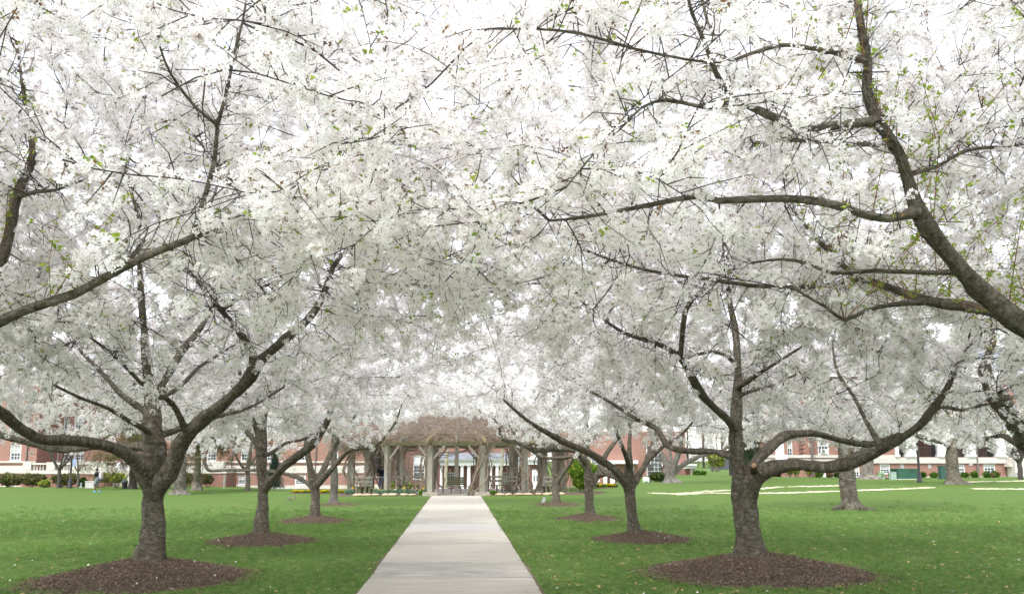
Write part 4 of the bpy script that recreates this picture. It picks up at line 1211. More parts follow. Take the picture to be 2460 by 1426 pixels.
def window(parent, x, z0, z1, w, y, cols=3, rows=2, blind=True, sill=True, ac=None, loc=None):
    """sash window in an opening of a wall whose face lies at y (facing the camera): frame > panes, sill"""
    ox, oy, oz = loc
    mb = MB(); fw = min(0.11, w * 0.11); yf = y + 0.06; yb = y + 0.16
    X0, X1 = x - w / 2, x + w / 2
    mb.box((X0, yf, z0), (X0 + fw, yb, z1)); mb.box((X1 - fw, yf, z0), (X1, yb, z1))
    mb.box((X0 + fw, yf, z0), (X1 - fw, yb, z0 + fw)); mb.box((X0 + fw, yf, z1 - fw), (X1 - fw, yb, z1))
    zm = (z0 + z1) / 2
    mb.box((X0 + fw, yf + 0.01, zm - 0.035), (X1 - fw, yb - 0.01, zm + 0.035))
    for a, b in ((z0 + fw, zm - 0.035), (zm + 0.035, z1 - fw)):
        for k in range(1, cols):
            xx = X0 + fw + (w - 2 * fw) * k / cols
            mb.box((xx - 0.016, yf + 0.03, a), (xx + 0.016, yb - 0.04, b))
        for k in range(1, rows):
            zz = a + (b - a) * k / rows
            mb.box((X0 + fw, yf + 0.032, zz - 0.016), (X1 - fw, yb - 0.042, zz + 0.016))
    mb.v = [(v[0] - ox, v[1] - oy, v[2] - oz) for v in mb.v]
    wo = mb.build('window', M_WHITE, parent)
    for a, b, m in ((z0 + fw, zm - 0.035, M_GLASS), (zm + 0.035, z1 - fw, M_BLIND if blind else M_GLASS)):
        g = MB(); g.box((X0 + fw - ox, yf + 0.062 - oy, a - oz), (X1 - fw - ox, yf + 0.075 - oy, b - oz)); g.build('pane', m, wo)
    if sill:
        g = MB(); g.box((X0 - 0.08 - ox, y - 0.06 - oy, z0 - 0.12 - oz), (X1 + 0.08 - ox, y + 0.15 - oy, z0 - 0.005 - oz)); g.build('sill', M_STONE, wo)
    if ac:
        g = MB(); g.box((x - 0.32 - ox, y - 0.25 - oy, z0 + fw - oz), (x + 0.32 - ox, y + 0.11 - oy, z0 + fw + 0.42 - oz))
        g.box((x - 0.26 - ox, y - 0.262 - oy, z0 + fw + 0.06 - oz), (x + 0.02 - ox, y - 0.252 - oy, z0 + fw + 0.36 - oz), 1)
        g.build('air_conditioner', [M_WHITE, M_PIPE], wo)
    return wo

def facade(parent, name, x0, x1, z0, z1, y, holes, mat, loc, depth=0.35):
    """a wall sheet with real openings and reveals; holes: (x0, x1, z0, z1)"""
    ox, oy, oz = loc
    xs = sorted({x0, x1, *[h[0] for h in holes], *[h[1] for h in holes]}); zs = sorted({z0, z1, *[h[2] for h in holes], *[h[3] for h in holes]})
    xs = [x for x in xs if x0 <= x <= x1]; zs = [z for z in zs if z0 <= z <= z1]
    mb = MB()
    for i in range(len(xs) - 1):
        for j in range(len(zs) - 1):
            cx = (xs[i] + xs[i + 1]) / 2; cz = (zs[j] + zs[j + 1]) / 2
            if any(h[0] < cx < h[1] and h[2] < cz < h[3] for h in holes): continue
            mb.add([(xs[i] - ox, y - oy, zs[j] - oz), (xs[i + 1] - ox, y - oy, zs[j] - oz), (xs[i + 1] - ox, y - oy, zs[j + 1] - oz), (xs[i] - ox, y - oy, zs[j + 1] - oz)], [(0, 1, 2, 3)])
    for a, b, c, d in holes:
        q = [(a, c), (b, c), (b, d), (a, d)]
        for k in range(4):
            p, r = q[k], q[(k + 1) % 4]
            mb.add([(p[0] - ox, y - oy, p[1] - oz), (p[0] - ox, y + depth - oy, p[1] - oz), (r[0] - ox, y + depth - oy, r[1] - oz), (r[0] - ox, y - oy, r[1] - oz)], [(0, 1, 2, 3)])
    return mb.build(name, mat, parent)

def block(parent, name, a, b, mat, loc):
    mb = MB(); mb.box([a[i] - loc[i] for i in range(3)], [b[i] - loc[i] for i in range(3)])
    return mb.build(name, mat, parent)

# ------------------------------------------------------------------ long brick building on the left
def left_building():
    y = 85.0
    base = (-36.0, y, tz(-36, y))
    r = thing('brick_building', 'long red brick hall with stone bands and terrace behind the left lawn', 'building', base)
    def X(px, yy=y): return at(px, 1106, yy)[0]
    def Z(py, yy=y): return at(600, py, yy)[2]
    z_base = Z(1172); z_wt0, z_wt1 = Z(1136), Z(1108); ztop = Z(918)
    # projecting wing at far left (y - 2.5), recessed middle (y + 1.5), long right part (y)
    yw, ym, yr = y - 2.5, y + 1.5, y
    wins = []
    def W(px0, px1, py0, py1, yy, **k):
        a, _ = F(px0, py1, yy); b, _ = F(px1, py1, yy); z0 = F(px0, py1, yy)[1]; z1 = F(px0, py0, yy)[1]
        wins.append((a, b, z0, z1, yy, k)); return (a, b, z0, z1)
    hw = [W(22, 49, 1067, 1106, yw), W(22, 49, 1002, 1040, yw), W(-60, -33, 1067, 1106, yw), W(-60, -33, 1002, 1040, yw), W(-20, 2, 950, 975, yw)]
    hm = [W(116, 139, 1075, 1106, ym), W(151, 165, 1075, 1106, ym, cols=2), W(177, 200, 1075, 1106, ym), W(118, 141, 1003, 1036, ym), W(152, 166, 1003, 1036, ym, cols=2), W(177, 200, 1003, 1036, ym), W(156, 171, 942, 962, ym, cols=2)]
    hr = [W(497, 519, 1072, 1107, yr), W(578, 600, 1072, 1107, yr), W(640, 662, 1072, 1107, yr), W(716, 740, 1072, 1107, yr),
          W(572, 589, 1140, 1163, yr, rows=2), W(640, 658, 1140, 1163, yr), W(708, 734, 1140, 1164, yr), W(420, 441, 1072, 1107, yr),
          W(497, 519, 1000, 1036, yr), W(578, 600, 1000, 1036, yr), W(640, 662, 1000, 1036, yr), W(716, 740, 1000, 1036, yr), W(790, 812, 1072, 1107, yr)]
    zl = z_base - 1.0
    facade(r, 'wall', X(-420, yw), X(87, yw), zl, ztop, yw, hw, M_BRICK2, base)
    facade(r, 'wall', X(87, yw), X(330, ym), zl, ztop, ym, hm, M_BRICK2, base)
    block(r, 'wall', (X(87, yw) - 0.3, yw + 0.001, zl), (X(87, yw), ym + 0.4, ztop), M_BRICK2, base)
    facade(r, 'wall', X(330, yr), X(885, yr), zl, ztop, yr, hr, M_BRICK2, base)
    for a, b, z0, z1, yy, k in wins:
        window(r, (a + b) / 2, z0, z1, b - a, yy, loc=base, **k)
    # dark rooms behind the glass and the roof
    block(r, 'interior', (X(-420), y + 2.4, zl), (X(885), y + 14, ztop - 0.2), M_DARK, base)
    mb = MB()
    x0, x1 = X(-430) - base[0], X(890) - base[0]
    zt = ztop + 0.45 - base[2]
    mb.add([(x0, -2.9, zt), (x1, -2.9, zt), (x1, 15, zt), (x0, 15, zt), (x0 + 5, 6, zt + 4.2), (x1 - 5, 6, zt + 4.2)], [(0, 1, 5, 4), (1, 2, 5), (2, 3, 4, 5), (3, 0, 4), (3, 2, 1, 0)])
    mb.build('roof', M_SLATE, r)
    # stone water table, belt course and cornice
    def band(py0, py1, proud, nm='stone_band', m=M_STONE):
        for xa, xb, yy in ((X(-420, yw), X(87, yw), yw), (X(87, yw) + 0.01, X(330, ym), ym), (X(330, yr) + 0.01, X(885, yr), yr)):
            z0 = F(100, py1, yy)[1]; z1 = F(100, py0, yy)[1]
            block(r, nm, (xa, yy - proud, z0), (xb, yy - 0.002, z1), m, base)
    band(1107, 1111, 0.16); band(1118, 1136, 0.09); band(1038, 1043, 0.08); band(1166, 1178, 0.10)
    for xa, xb, yy in ((X(-420, yw), X(87, yw) + 0.3, yw), (X(87, yw) + 0.31, X(330, ym) - 0.01, ym), (X(330, yr), X(885, yr), yr)):
        block(r, 'cornice', (xa, yy - 0.55, ztop - 0.05), (xb, yy - 0.003, ztop + 0.44), M_WHITE, base)
        block(r, 'cornice', (xa, yy - 0.12, ztop - 0.55), (xb - 0.01, yy - 0.004, ztop - 0.06), M_STONE, base)
    dent = MB(); dent.box((-0.09, 0, 0), (0.09, 0.3, 0.2)); dm = dent.mesh('dentil'); dm.materials.append(M_WHITE)
    for k in range(26):
        new_obj('dentil', dm, r, None, (X(112, ym) + k * 0.36 - base[0], ym - 0.42 - base[1], ztop - 0.25 - base[2]))
    # quoins of the wing
    for k in range(14):
        z = z_wt1 + 0.12 + k * 0.62
        if z + 0.5 < ztop - 0.6:
            block(r, 'quoin', (X(66, yw), yw - 0.035, z), (X(87, yw) + 0.035, yw - 0.001, z + 0.48), M_BRICK2, base)
    block(r, 'downspout', (X(63, yw), yw - 0.16, z_wt1), (X(66, yw) - 0.02, yw - 0.02, ztop - 0.6), M_PIPE, base)
    for px in (556, 757, 622):
        block(r, 'downspout', (X(px, yr), yr - 0.16, z_base), (X(px, yr) + 0.12, yr - 0.02, ztop - 0.6), M_PIPE, base)
    # keystones
    for a, b, z0, z1, yy, k in wins[:12]:
        block(r, 'keystone', ((a + b) / 2 - 0.11, yy - 0.05, z1 + 0.02), ((a + b) / 2 + 0.11, yy - 0.001, z1 + 0.38), M_STONE, base)
    # terrace with balustrade
    yt = 80.5
    zt0, zt1 = Z(1137, yt), Z(1111, yt)
    xa, xb = X(56, yt), X(258, yt)
    t = thing('balustrade_terrace', 'stone balustrade terrace on brick base before the left hall', 'terrace', ((xa + xb) / 2, yt, tz((xa + xb) / 2, yt)))
    L = tuple(t.location)
    block(t, 'terrace_base', (xa, yt + 0.02, zl), (xb, yt + 3.6, zt0 - 0.01), M_DBRICK, L)
    block(t, 'bottom_rail', (xa, yt - 0.05, zt0), (xb, yt + 0.4, zt0 + 0.33), M_STONE, L)
    block(t, 'top_rail', (xa, yt - 0.03, zt1 - 0.16), (xb, yt + 0.38, zt1), M_STONE, L)
    bl = MB(); hh = zt1 - 0.16 - zt0 - 0.33
    bl.lathe([(0.07, 0), (0.07, hh * .1), (0.04, hh * .2), (0.085, hh * .4), (0.04, hh * .85), (0.07, hh * .92), (0.07, hh)], 8)
    bm_ = bl.mesh('baluster', True); bm_.materials.append(M_STONE)
    pp = [xa + 0.0, X(113, yt), X(170, yt), X(215, yt), xb - 0.75]
    for q, p in enumerate(pp):
        block(t, 'pedestal', (p, yt - 0.08, zt0 + 0.332), (p + 0.75, yt + 0.42, zt1 + 0.08), M_STONE, L)
    x = xa + 0.95
    while x < xb - 0.9:
        if all(not (p - 0.12 < x < p + 0.87) for p in pp):
            new_obj('baluster', bm_, t, None, (x - L[0], yt + 0.17 - L[1], zt0 + 0.33 - L[2]))
        x += 0.27
    # white entrance with steps beside it
    ye = 82.0
    e = thing('entrance_steps', 'white doorway and cream stair wall with slanted handrail, left hall', 'steps', (X(295, ye), ye, tz(X(295, ye), ye)))
    L = tuple(e.location)
    zb = Z(1129, ye)
    block(e, 'stair_wall', (X(262, ye), ye, zl), (X(318, ye), ye + 3.0, zb), simple('cream_render', (0.58, 0.53, 0.43), 0.85, 0.08), L)
    block(e, 'door_surround', (X(296, ye), ye + 0.9, zb + 0.002), (X(322, ye), ye + 1.3, Z(1085, ye)), M_WHITE, L)
    block(e, 'door', (X(271, ye), ye + 0.9, zb + 0.002), (X(280, ye), ye + 1.2, Z(1108, ye)), M_WHITE, L)
    for i in range(2):
        for j in range(3):
            block(e, 'pane', (X(304 + 5 * i, ye), ye + 0.87, Z(1118 - 7 * j, ye)), (X(307.5 + 5 * i, ye), ye + 0.905, Z(1113 - 7 * j, ye)), M_GLASS, L)
    mb = MB()
    for q in range(2):
        yy = ye - 0.35 - 0.01 * q
        mb.beam((X(278 + 8 * q, ye) - L[0], yy - L[1], Z(1138, ye) - L[2]), (X(296 + 8 * q, ye) - L[0], yy - L[1], Z(1108, ye) - L[2]), 0.06, 0.06)
        for k in range(6):
            xx = X(278 + 8 * q + 18 * k / 5, ye) - L[0]; zz = Z(1138 - 30 * k / 5, ye) - L[2]
            mb.beam((xx, yy - L[1], zz - 0.9), (xx, yy - L[1], zz - 0.02), 0.04, 0.04)
    mb.build('handrail', simple('rail_grey', (0.33, 0.33, 0.33), 0.5), e)
    # a second terrace at the right part
    yt = 80.0; xa, xb = X(468, yt), X(545, yt); zt0, zt1 = Z(1136, yt), Z(1111, yt)
    t = thing('porch_terrace', 'short stone porch with white block on brick base, left of the spruce', 'terrace', ((xa + xb) / 2, yt, tz((xa + xb) / 2, yt)))
    L = tuple(t.location)
    block(t, 'terrace_base', (xa, yt + 0.02, zl), (xb, yt + 3.6, zt0 - 0.01), M_DBRICK, L)
    block(t, 'stone_band', (xa, yt - 0.05, zt0), (xb, yt + 3.6, zt0 + 0.45), M_STONE, L)
    block(t, 'pedestal', (X(511, yt), yt - 0.08, zt0 + 0.452), (X(538, yt), yt + 0.9, zt1 + 0.12), M_STONE, L)
    block(t, 'top_rail', (xa, yt, zt1 - 0.14), (X(511, yt) - 0.01, yt + 0.3, zt1), M_STONE, L)
    for k in range(5):
        new_obj('baluster', bm_, t, None, (xa + 0.25 + k * 0.27 - L[0], yt + 0.15 - L[1], zt0 + 0.44 - L[2]))
left_building()

# ------------------------------------------------------------------ right brick building with a white portico
def right_building():
    y = 80.0
    def X(px, yy=y): return at(px, 1106, yy)[0]
    def Z(px, py, yy=y): return at(px, py, yy)[2]
    base = (X(2150), y, tz(X(2150), y))
    r = thing('brick_building', 'red brick building with curved bay and white columned porch on the right', 'building', base)
    ztop = Z(2000, 905); zl = -1.2
    wins = []
    def W(px0, px1, py0, py1, yy, **k):
        a = X(px0, yy); b = X(px1, yy); z0 = Z(px0, py1, yy); z1 = Z(px0, py0, yy)
        wins.append((a, b, z0, z1, yy, k)); return (a, b, z0, z1)
    # left stretch with the basement door, then the flat front
    yb = y
    dark_door = (X(1856), X(1876), Z(1866, 1159), Z(1866, 1137))
    hl = [W(1893, 1905, 1058, 1094, yb, cols=2), W(1966, 1993, 1050, 1091, yb, ac=True), W(1966, 1993, 975, 1015, yb), W(1893, 1905, 975, 1015, yb, cols=2), dark_door,
          W(2113, 2138, 1114, 1138, yb, sill=False, rows=2), W(2162, 2171, 1114, 1126, yb, cols=2, sill=False), W(2300, 2317, 1109, 1139, yb, sill=False), W(2362, 2390, 1107, 1138, yb, sill=False), W(2045, 2064, 1118, 1146, yb, sill=False), W(2055, 2078, 1050, 1088, yb)]
    porch = (X(2150), X(2470), Z(2300, 1097), Z(2300, 1042))
    facade(r, 'wall', X(1825), X(2600), zl, ztop, yb, hl + [porch], M_BRICK, base, 0.4)
    for a, b, z0, z1, yy, k in wins: window(r, (a + b) / 2, z0, z1, b - a, yy, loc=base, **k)
    block(r, 'interior', (X(1830), y + 0.6, zl), (X(2149) - 0.1, y + 10, ztop - 0.1), M_DARK, base)
    block(r, 'interior', (X(2149), y + 0.6, zl), (X(2600), y + 10, porch[2] - 0.3), M_DARK, base)
    block(r, 'porch_wall', (X(2140), y + 3.6, porch[2] - 0.3), (X(2600), y + 4.0, ztop), M_DBRICK, base)
    block(r, 'porch_floor', (X(2150), y + 0.01, porch[2] - 0.25), (X(2470), y + 3.6, porch[2] - 0.002), M_STONE, base)
    block(r, 'porch_ceiling', (X(2150), y + 0.01, porch[3] + 0.002), (X(2470), y + 3.6, porch[3] + 0.2), M_WHITE, base)
    for px in (2225, 2300, 2375, 2440):
        block(r, 'porch_door', (X(px) - 0.5, y + 3.5, porch[2]), (X(px) + 0.5, y + 3.598, porch[2] + 2.1), M_DARK, base)
    # columns, railing, entablature
    for px0, px1 in ((2151, 2158), (2176, 2199), (2253, 2272), (2323, 2342), (2394, 2416)):
        block(r, 'column', (X(px0), y - 0.22, porch[2] + 0.001), (X(px1), y + 0.3, porch[3] - 0.001), M_WHITE, base)
        block(r, 'column_base', (X(px0) - 0.08, y - 0.3, porch[2] + 0.002), (X(px1) + 0.08, y + 0.36, porch[2] + 0.22), M_WHITE, base)
        block(r, 'column_capital', (X(px0) - 0.08, y - 0.3, porch[3] - 0.22), (X(px1) + 0.08, y + 0.36, porch[3] - 0.003), M_WHITE, base)
    block(r, 'entablature', (X(2140), y - 0.35, porch[3]), (X(2600), y - 0.01, porch[3] + 0.62), M_WHITE, base)
    rail = MB()
    rail.box((X(2160) - base[0], 0.02, porch[2] + 0.95 - base[2]), (X(2465) - base[0], 0.08, porch[2] + 1.02 - base[2]))
    x = X(2160)
    while x < X(2465):
        rail.box((x - base[0], 0.03, porch[2] - base[2]), (x + 0.03 - base[0], 0.07, porch[2] + 0.949 - base[2])); x += 0.16
    rail.build('railing', M_BLACK, r)
    # bands
    xs0, xs1 = X(1825), X(2600)
    block(r, 'stone_band', (xs0, y - 0.14, Z(1950, 1099)), (X(2149), y - 0.002, Z(1950, 1092)), M_STONE, base)
    block(r, 'stone_band', (xs0, y - 0.07, Z(1950, 1111)), (X(2149), y - 0.003, Z(1950, 1102)), M_STONE, base)
    block(r, 'stone_band', (X(2095), y - 0.16, Z(2200, 1112)), (xs1, y - 0.004, Z(2200, 1098)), M_STONE, base)
    block(r, 'stone_band', (xs0, y - 0.10, Z(1950, 1024)), (X(2149), y - 0.002, Z(1950, 1016)), M_STONE, base)
    block(r, 'plinth', (xs0, y - 0.09, zl), (X(1855), y - 0.002, Z(1900, 1152)), M_STONE, base)
    block(r, 'plinth', (X(1877), y - 0.09, zl), (xs1, y - 0.002, Z(2100, 1144)), M_STONE, base)
    block(r, 'cornice', (xs0 - 0.4, y - 0.6, ztop), (xs1, y + 0.4, ztop + 0.6), M_WHITE, base)
    # curved bay between the windows, built of narrow upright strips
    x0, x1 = X(1908), X(1960)
    mb = MB(); n = 9
    for k in range(n):
        a0 = k / n; a1 = (k + 1) / n
        def pt(t): return (x0 + (x1 - x0) * t - base[0], -0.7 * math.sin(math.pi * t) - 0.004)
        p, q = pt(a0), pt(a1)
        mb.add([(p[0], p[1], zl - base[2]), (q[0], q[1], zl - base[2]), (q[0], q[1], ztop - base[2]), (p[0], p[1], ztop - base[2])], [(0, 1, 2, 3)])
    mb.build('curved_bay', M_BRICK, r)
    for z_a, z_b, pr in ((1099, 1092, 0.12), (1111, 1102, 0.06)):
        mb = MB()
        for k in range(n):
            def pt(t, e): return (x0 + (x1 - x0) * t - base[0], -0.7 * math.sin(math.pi * t) - 0.006 - e)
            p, q, p2, q2 = pt(k / n, pr), pt((k + 1) / n, pr), pt(k / n, 0), pt((k + 1) / n, 0)
            za, zb = Z(1950, z_a) - base[2] + 0.003, Z(1950, z_b) - base[2] - 0.003
            mb.add([(p[0], p[1], za), (q[0], q[1], za), (q[0], q[1], zb), (p[0], p[1], zb), (p2[0], p2[1], zb), (q2[0], q2[1], zb), (p2[0], p2[1], za), (q2[0], q2[1], za)], [(0, 1, 2, 3), (3, 2, 5, 4), (6, 7, 1, 0)])
        mb.build('stone_band', M_STONE, r)
    for px in (1944, 2346):
        yy = y - (0.75 if px < 2000 else 0.05)
        block(r, 'downspout', (X(px) - 0.1, yy - 0.13, zl), (X(px) + 0.06, yy, ztop - 0.2), M_PIPE, base)
    for k in range(9):
        block(r, 'brick_rib', (X(1914), y - 0.70, Z(1950, 1086 - 9.5 * k)), (X(1936), y - 0.45, Z(1950, 1085 - 9.5 * k)), M_DBRICK, base)
    block(r, 'basement_door', (X(1971), y - 0.06, Z(1985, 1158)), (X(1999), y - 0.005, Z(1985, 1136)), M_WHITE, base)
    block(r, 'door_opening', (dark_door[0], y + 0.38, dark_door[2]), (dark_door[1], y + 0.399, dark_door[3]), M_DARK, base)
    block(r, 'balcony', (X(1861), y - 0.7, Z(1873, 1104)), (X(1886), y - 0.15, Z(1873, 1092)), M_WHITE, base)
    block(r, 'balcony_door', (X(1864), y - 0.05, Z(1873, 1092) + 0.002), (X(1884), y - 0.003, Z(1873, 1066)), M_WHITE, base)
    block(r, 'vent', (X(2228), y - 0.04, Z(2232, 1125)), (X(2236), y - 0.003, Z(2232, 1114)), simple('vent_grey', (0.36, 0.35, 0.34), 0.6), base)
    block(r, 'vent', (X(2327), y - 0.04, Z(2332, 1117)), (X(2336), y - 0.003, Z(2332, 1108)), M_WHITE, base)
    block(r, 'stone_stair_cheek', (X(2415), y - 1.4, zl), (X(2475), y - 0.2, Z(2440, 1100)), M_STONE, base)
    block(r, 'stone_ledge', (X(2408), y - 1.0, Z(2430, 1120)), (X(2446), y - 0.18, Z(2430, 1114)), M_STONE, base)
    block(r, 'utility_hatch', (X(2412), y - 1.9, zl), (X(2433), y - 1.42, Z(2420, 1133)), simple('hatch_grey', (0.55, 0.55, 0.54), 0.6), base)
    mb = MB(); zt = ztop + 0.6 - base[2]
    a0, a1 = xs0 - 0.4 - base[0], xs1 - base[0]
    mb.add([(a0, -0.6, zt), (a1, -0.6, zt), (a1, 12, zt), (a0, 12, zt), (a0 + 5, 6, zt + 4), (a1 - 5, 6, zt + 4)], [(0, 1, 5, 4), (1, 2, 5), (2, 3, 4, 5), (3, 0, 4)])
    mb.build('roof', M_SLATE, r)
right_building()

# ------------------------------------------------------------------ gymnasium behind the pergola
def text_mesh(body, size, mat, parent, loc, name='lettering'):
    cu = bpy.data.curves.new(name, 'FONT'); cu.body = body; cu.size = size; cu.align_x = 'CENTER'; cu.align_y = 'CENTER'; cu.extrude = 0.012
    o = bpy.data.objects.new(name, cu); COL.objects.link(o)
    dg = bpy.context.evaluated_depsgraph_get(); me = bpy.data.meshes.new_from_object(o.evaluated_get(dg))
    bpy.data.objects.remove(o); bpy.data.curves.remove(cu)
    t = new_obj(name, me, parent, mat, loc); t.rotation_euler = (math.pi / 2, 0, 0)
    return t

def gym():
    y = 108.0
    def X(px, yy=y): return at(px, 1106, yy)[0]
    def Z(px, py, yy=y): return at(px, py, yy)[2]
    base = (X(1160), y, tz(X(1160), y))
    r = thing('gymnasium', 'low brick gymnasium with white colonnade behind the pergola', 'building', base)
    zl = base[2] - 1.0; zf = Z(1100, 1175)
    yw = y + 3.0
    wins = []
    def W(px0, px1, py0, py1, yy, **k):
        a = X(px0, yy); b = X(px1, yy); z0 = Z(px0, py1, yy); z1 = Z(px0, py0, yy)
        wins.append((a, b, z0, z1, yy, k)); return (a, b, z0, z1)
    holes = [W(1073, 1093, 1134, 1170, yw, cols=4, rows=3, blind=False, sill=False), W(1136, 1146, 1134, 1166, yw, cols=2, rows=3, blind=False, sill=False), W(1152, 1162, 1134, 1166, yw, cols=2, rows=3, blind=False, sill=False),
             W(1207, 1222, 1134, 1166, yw, cols=3, rows=3, blind=False, sill=False), W(1030, 1050, 1134, 1166, yw, cols=3, rows=3, blind=False, sill=False)]
    facade(r, 'wall', X(1001, yw), X(1264, yw), zl, Z(1100, 1112, yw), yw, holes, M_DBRICK, base)
    for a, b, z0, z1, yy, k in wins: window(r, (a + b) / 2, z0, z1, b - a, yy, loc=base, **k)
    block(r, 'interior', (X(1003, yw), yw + 0.6, zl), (X(1262, yw), yw + 5, Z(1100, 1113, yw)), M_DARK, base)
    block(r, 'entablature', (X(1056), y - 0.3, Z(1100, 1117)), (X(1264), y + 0.4, Z(1100, 1106)), M_WHITE, base)
    block(r, 'cornice', (X(1055), y - 0.6, Z(1100, 1106) + 0.002), (X(1264), y + 0.4, Z(1100, 1103)), M_WHITE, base)
    block(r, 'porch_floor', (X(1050), y - 0.6, zl), (X(1264), yw, zf), M_STONE, base)
    for a, b in ((1057, 1063.5), (1106, 1114.5), (1122, 1131), (1176, 1184.5), (1190, 1199), (1240, 1248)):
        w = (X(b) - X(a)) / 2; c = (X(a) + X(b)) / 2
        mb = MB(); h = Z(1100, 1117) - zf
        mb.box((-w * 1.15, -w * 1.15, 0), (w * 1.15, w * 1.15, 0.12)); mb.lathe([(w, 0.121), (w * 0.97, h * 0.4), (w * 0.86, h - 0.16)], 14); mb.box((-w * 1.1, -w * 1.1, h - 0.158), (w * 1.1, w * 1.1, h - 0.001))
        mb.build('column', M_WHITE, r, False, (c - base[0], 0.05, zf - base[2]))
    mb = MB()
    q = [(X(1050), y - 0.7, Z(1100, 1103)), (X(1266), y - 0.7, Z(1100, 1103)), (X(1260), yw + 3, Z(1100, 1086)), (X(1056), yw + 3, Z(1100, 1086))]
    mb.add([(a - base[0], b - base[1], c - base[2] + 0.003) for a, b, c in q], [(0, 1, 2, 3)]); mb.build('roof', M_SLATE, r)
    block(r, 'door_lamp', (X(1081) - 0.12, yw - 0.2, Z(1083, 1131, yw)), (X(1081) + 0.12, yw - 0.01, Z(1083, 1127, yw)), M_STONE, base)
    # tall block behind and brick wing on the left with the tall white window
    yt = 118.0
    facade(r, 'wall', X(935, yt), X(1275, yt), zl, Z(1100, 1016, yt), yt, [], M_BRICK2, base)
    block(r, 'cornice', (X(930, yt), yt - 0.4, Z(1100, 1016, yt) + 0.002), (X(1280, yt), yt + 8, Z(1100, 1012, yt)), M_STONE, base)
    for px0, px1 in ((1030, 1062), (1115, 1150), (1190, 1222)):
        window(r, (X(px0, yt) + X(px1, yt)) / 2, Z(px0, 1046, yt), Z(px0, 1030, yt), X(px1, yt) - X(px0, yt), yt - 0.2, cols=5, rows=1, loc=base, blind=False)
    yl = 102.0
    hole = (X(993, yl), X(1021, yl), Z(1000, 1152, yl), Z(1000, 1092, yl))
    facade(r, 'wall', X(912, yl), X(1050, yl), zl, Z(1000, 1040, yl), yl, [hole], M_BRICK2, base)
    block(r, 'window_panel', (hole[0], yl + 0.1, Z(1000, 1115, yl)), (hole[1], yl + 0.25, hole[3]), M_WHITE, base)
    window(r, (hole[0] + hole[1]) / 2, hole[2], Z(1000, 1116, yl), hole[1] - hole[0], yl, cols=5, rows=2, blind=False, loc=base)
    block(r, 'interior', (X(914, yl), yl + 0.5, zl), (X(1048, yl), yl + 1.0, Z(1000, 1041, yl)), M_DARK, base)
    block(r, 'window', (X(932, yl), yl - 0.06, Z(940, 1106, yl)), (X(942, yl), yl - 0.004, Z(940, 1099, yl)), M_WHITE, base)
    # pedimented entrance
    yp = 103.0
    c = (X(1288, yp) + X(1289, yp)) / 2; hw = (X(1313, yp) - X(1264, yp)) / 2
    ze0, ze1, zap = Z(1288, 1115, yp), Z(1288, 1104, yp), Z(1288, 1093, yp)
    facade(r, 'porch_wall', c - hw + 0.1, c + hw - 0.1, zl, ze0 + 0.1, yp + 0.5, [], M_DBRICK, base)
    block(r, 'entablature', (c - hw, yp - 0.1, ze0), (c + hw, yp + 0.9, ze1), M_WHITE, base)
    mb = MB(); x_, y_, z_ = base
    mb.add([(c - hw - 0.25 - x_, yp - 0.35 - y_, ze1 + 0.004 - z_), (c + hw + 0.25 - x_, yp - 0.35 - y_, ze1 + 0.004 - z_), (c - x_, yp - 0.35 - y_, zap - z_),
            (c - hw - 0.25 - x_, yp + 2.5 - y_, ze1 + 0.004 - z_), (c + hw + 0.25 - x_, yp + 2.5 - y_, ze1 + 0.004 - z_), (c - x_, yp + 2.5 - y_, zap - z_)],
           [(0, 1, 2), (1, 4, 5, 2), (3, 0, 2, 5), (0, 3, 4, 1), (4, 3, 5)])
    mb.build('pediment', M_WHITE, r)
    text_mesh('L GYMNASIUM', 0.30, simple('letter_grey', (0.30, 0.30, 0.30), 0.6), r, (c + 0.25 - x_, yp - 0.115 - y_, (ze0 + ze1) / 2 - 0.03 - z_))
    for s in (-1, 1):
        block(r, 'pilaster', (c + s * (hw - 0.12) - 0.12, yp - 0.05, zl), (c + s * (hw - 0.12) + 0.12, yp + 0.3, ze0 - 0.002), M_WHITE, base)
    block(r, 'door_surround', (X(1279, yp), yp + 0.3, zl), (X(1301, yp), yp + 0.499, Z(1288, 1127, yp)), M_WHITE, base)
    for q in (0, 1):
        d0 = X(1280.5 + 6.6 * q, yp); d1 = d0 + 0.33
        dd = block(r, 'door', (d0, yp + 0.22, zl), (d1, yp + 0.298, Z(1288, 1139, yp)), M_WHITE, base)
        for j in range(3):
            z = Z(1288, 1155, yp) + j * 0.24
            block(dd, 'pane', (d0 + 0.08, yp + 0.20, z), (d1 - 0.08, yp + 0.218, z + 0.17), M_GLASS, base)
    # right wing with tall windows and small columned porch
    yr = 100.0
    hs = [(X(1553, yr), X(1592, yr), Z(1570, 1153, yr), Z(1570, 1068, yr)), (X(1420, yr), X(1440, yr), Z(1420, 1155, yr), Z(1420, 1100, yr))]
    facade(r, 'wall', X(1313, yr) + 0.6, X(1648, yr), zl, Z(1500, 1035, yr), yr, hs, M_BRICK2, base)
    for h_ in hs: window(r, (h_[0] + h_[1]) / 2, h_[2], h_[3], h_[1] - h_[0], yr, cols=4, rows=4, blind=False, loc=base)
    block(r, 'interior', (X(1320, yr) + 0.6, yr + 0.5, zl), (X(1646, yr), yr + 1.0, Z(1500, 1040, yr)), M_DARK, base)
    block(r, 'pilaster', (X(1516, yr), yr - 0.12, zl), (X(1522, yr), yr - 0.002, Z(1500, 1110, yr)), M_WHITE, base)
    block(r, 'eave', (X(1440, yr), yr - 1.2, Z(1480, 1113, yr)), (X(1528, yr), yr - 0.003, Z(1480, 1105, yr)), M_WHITE, base)
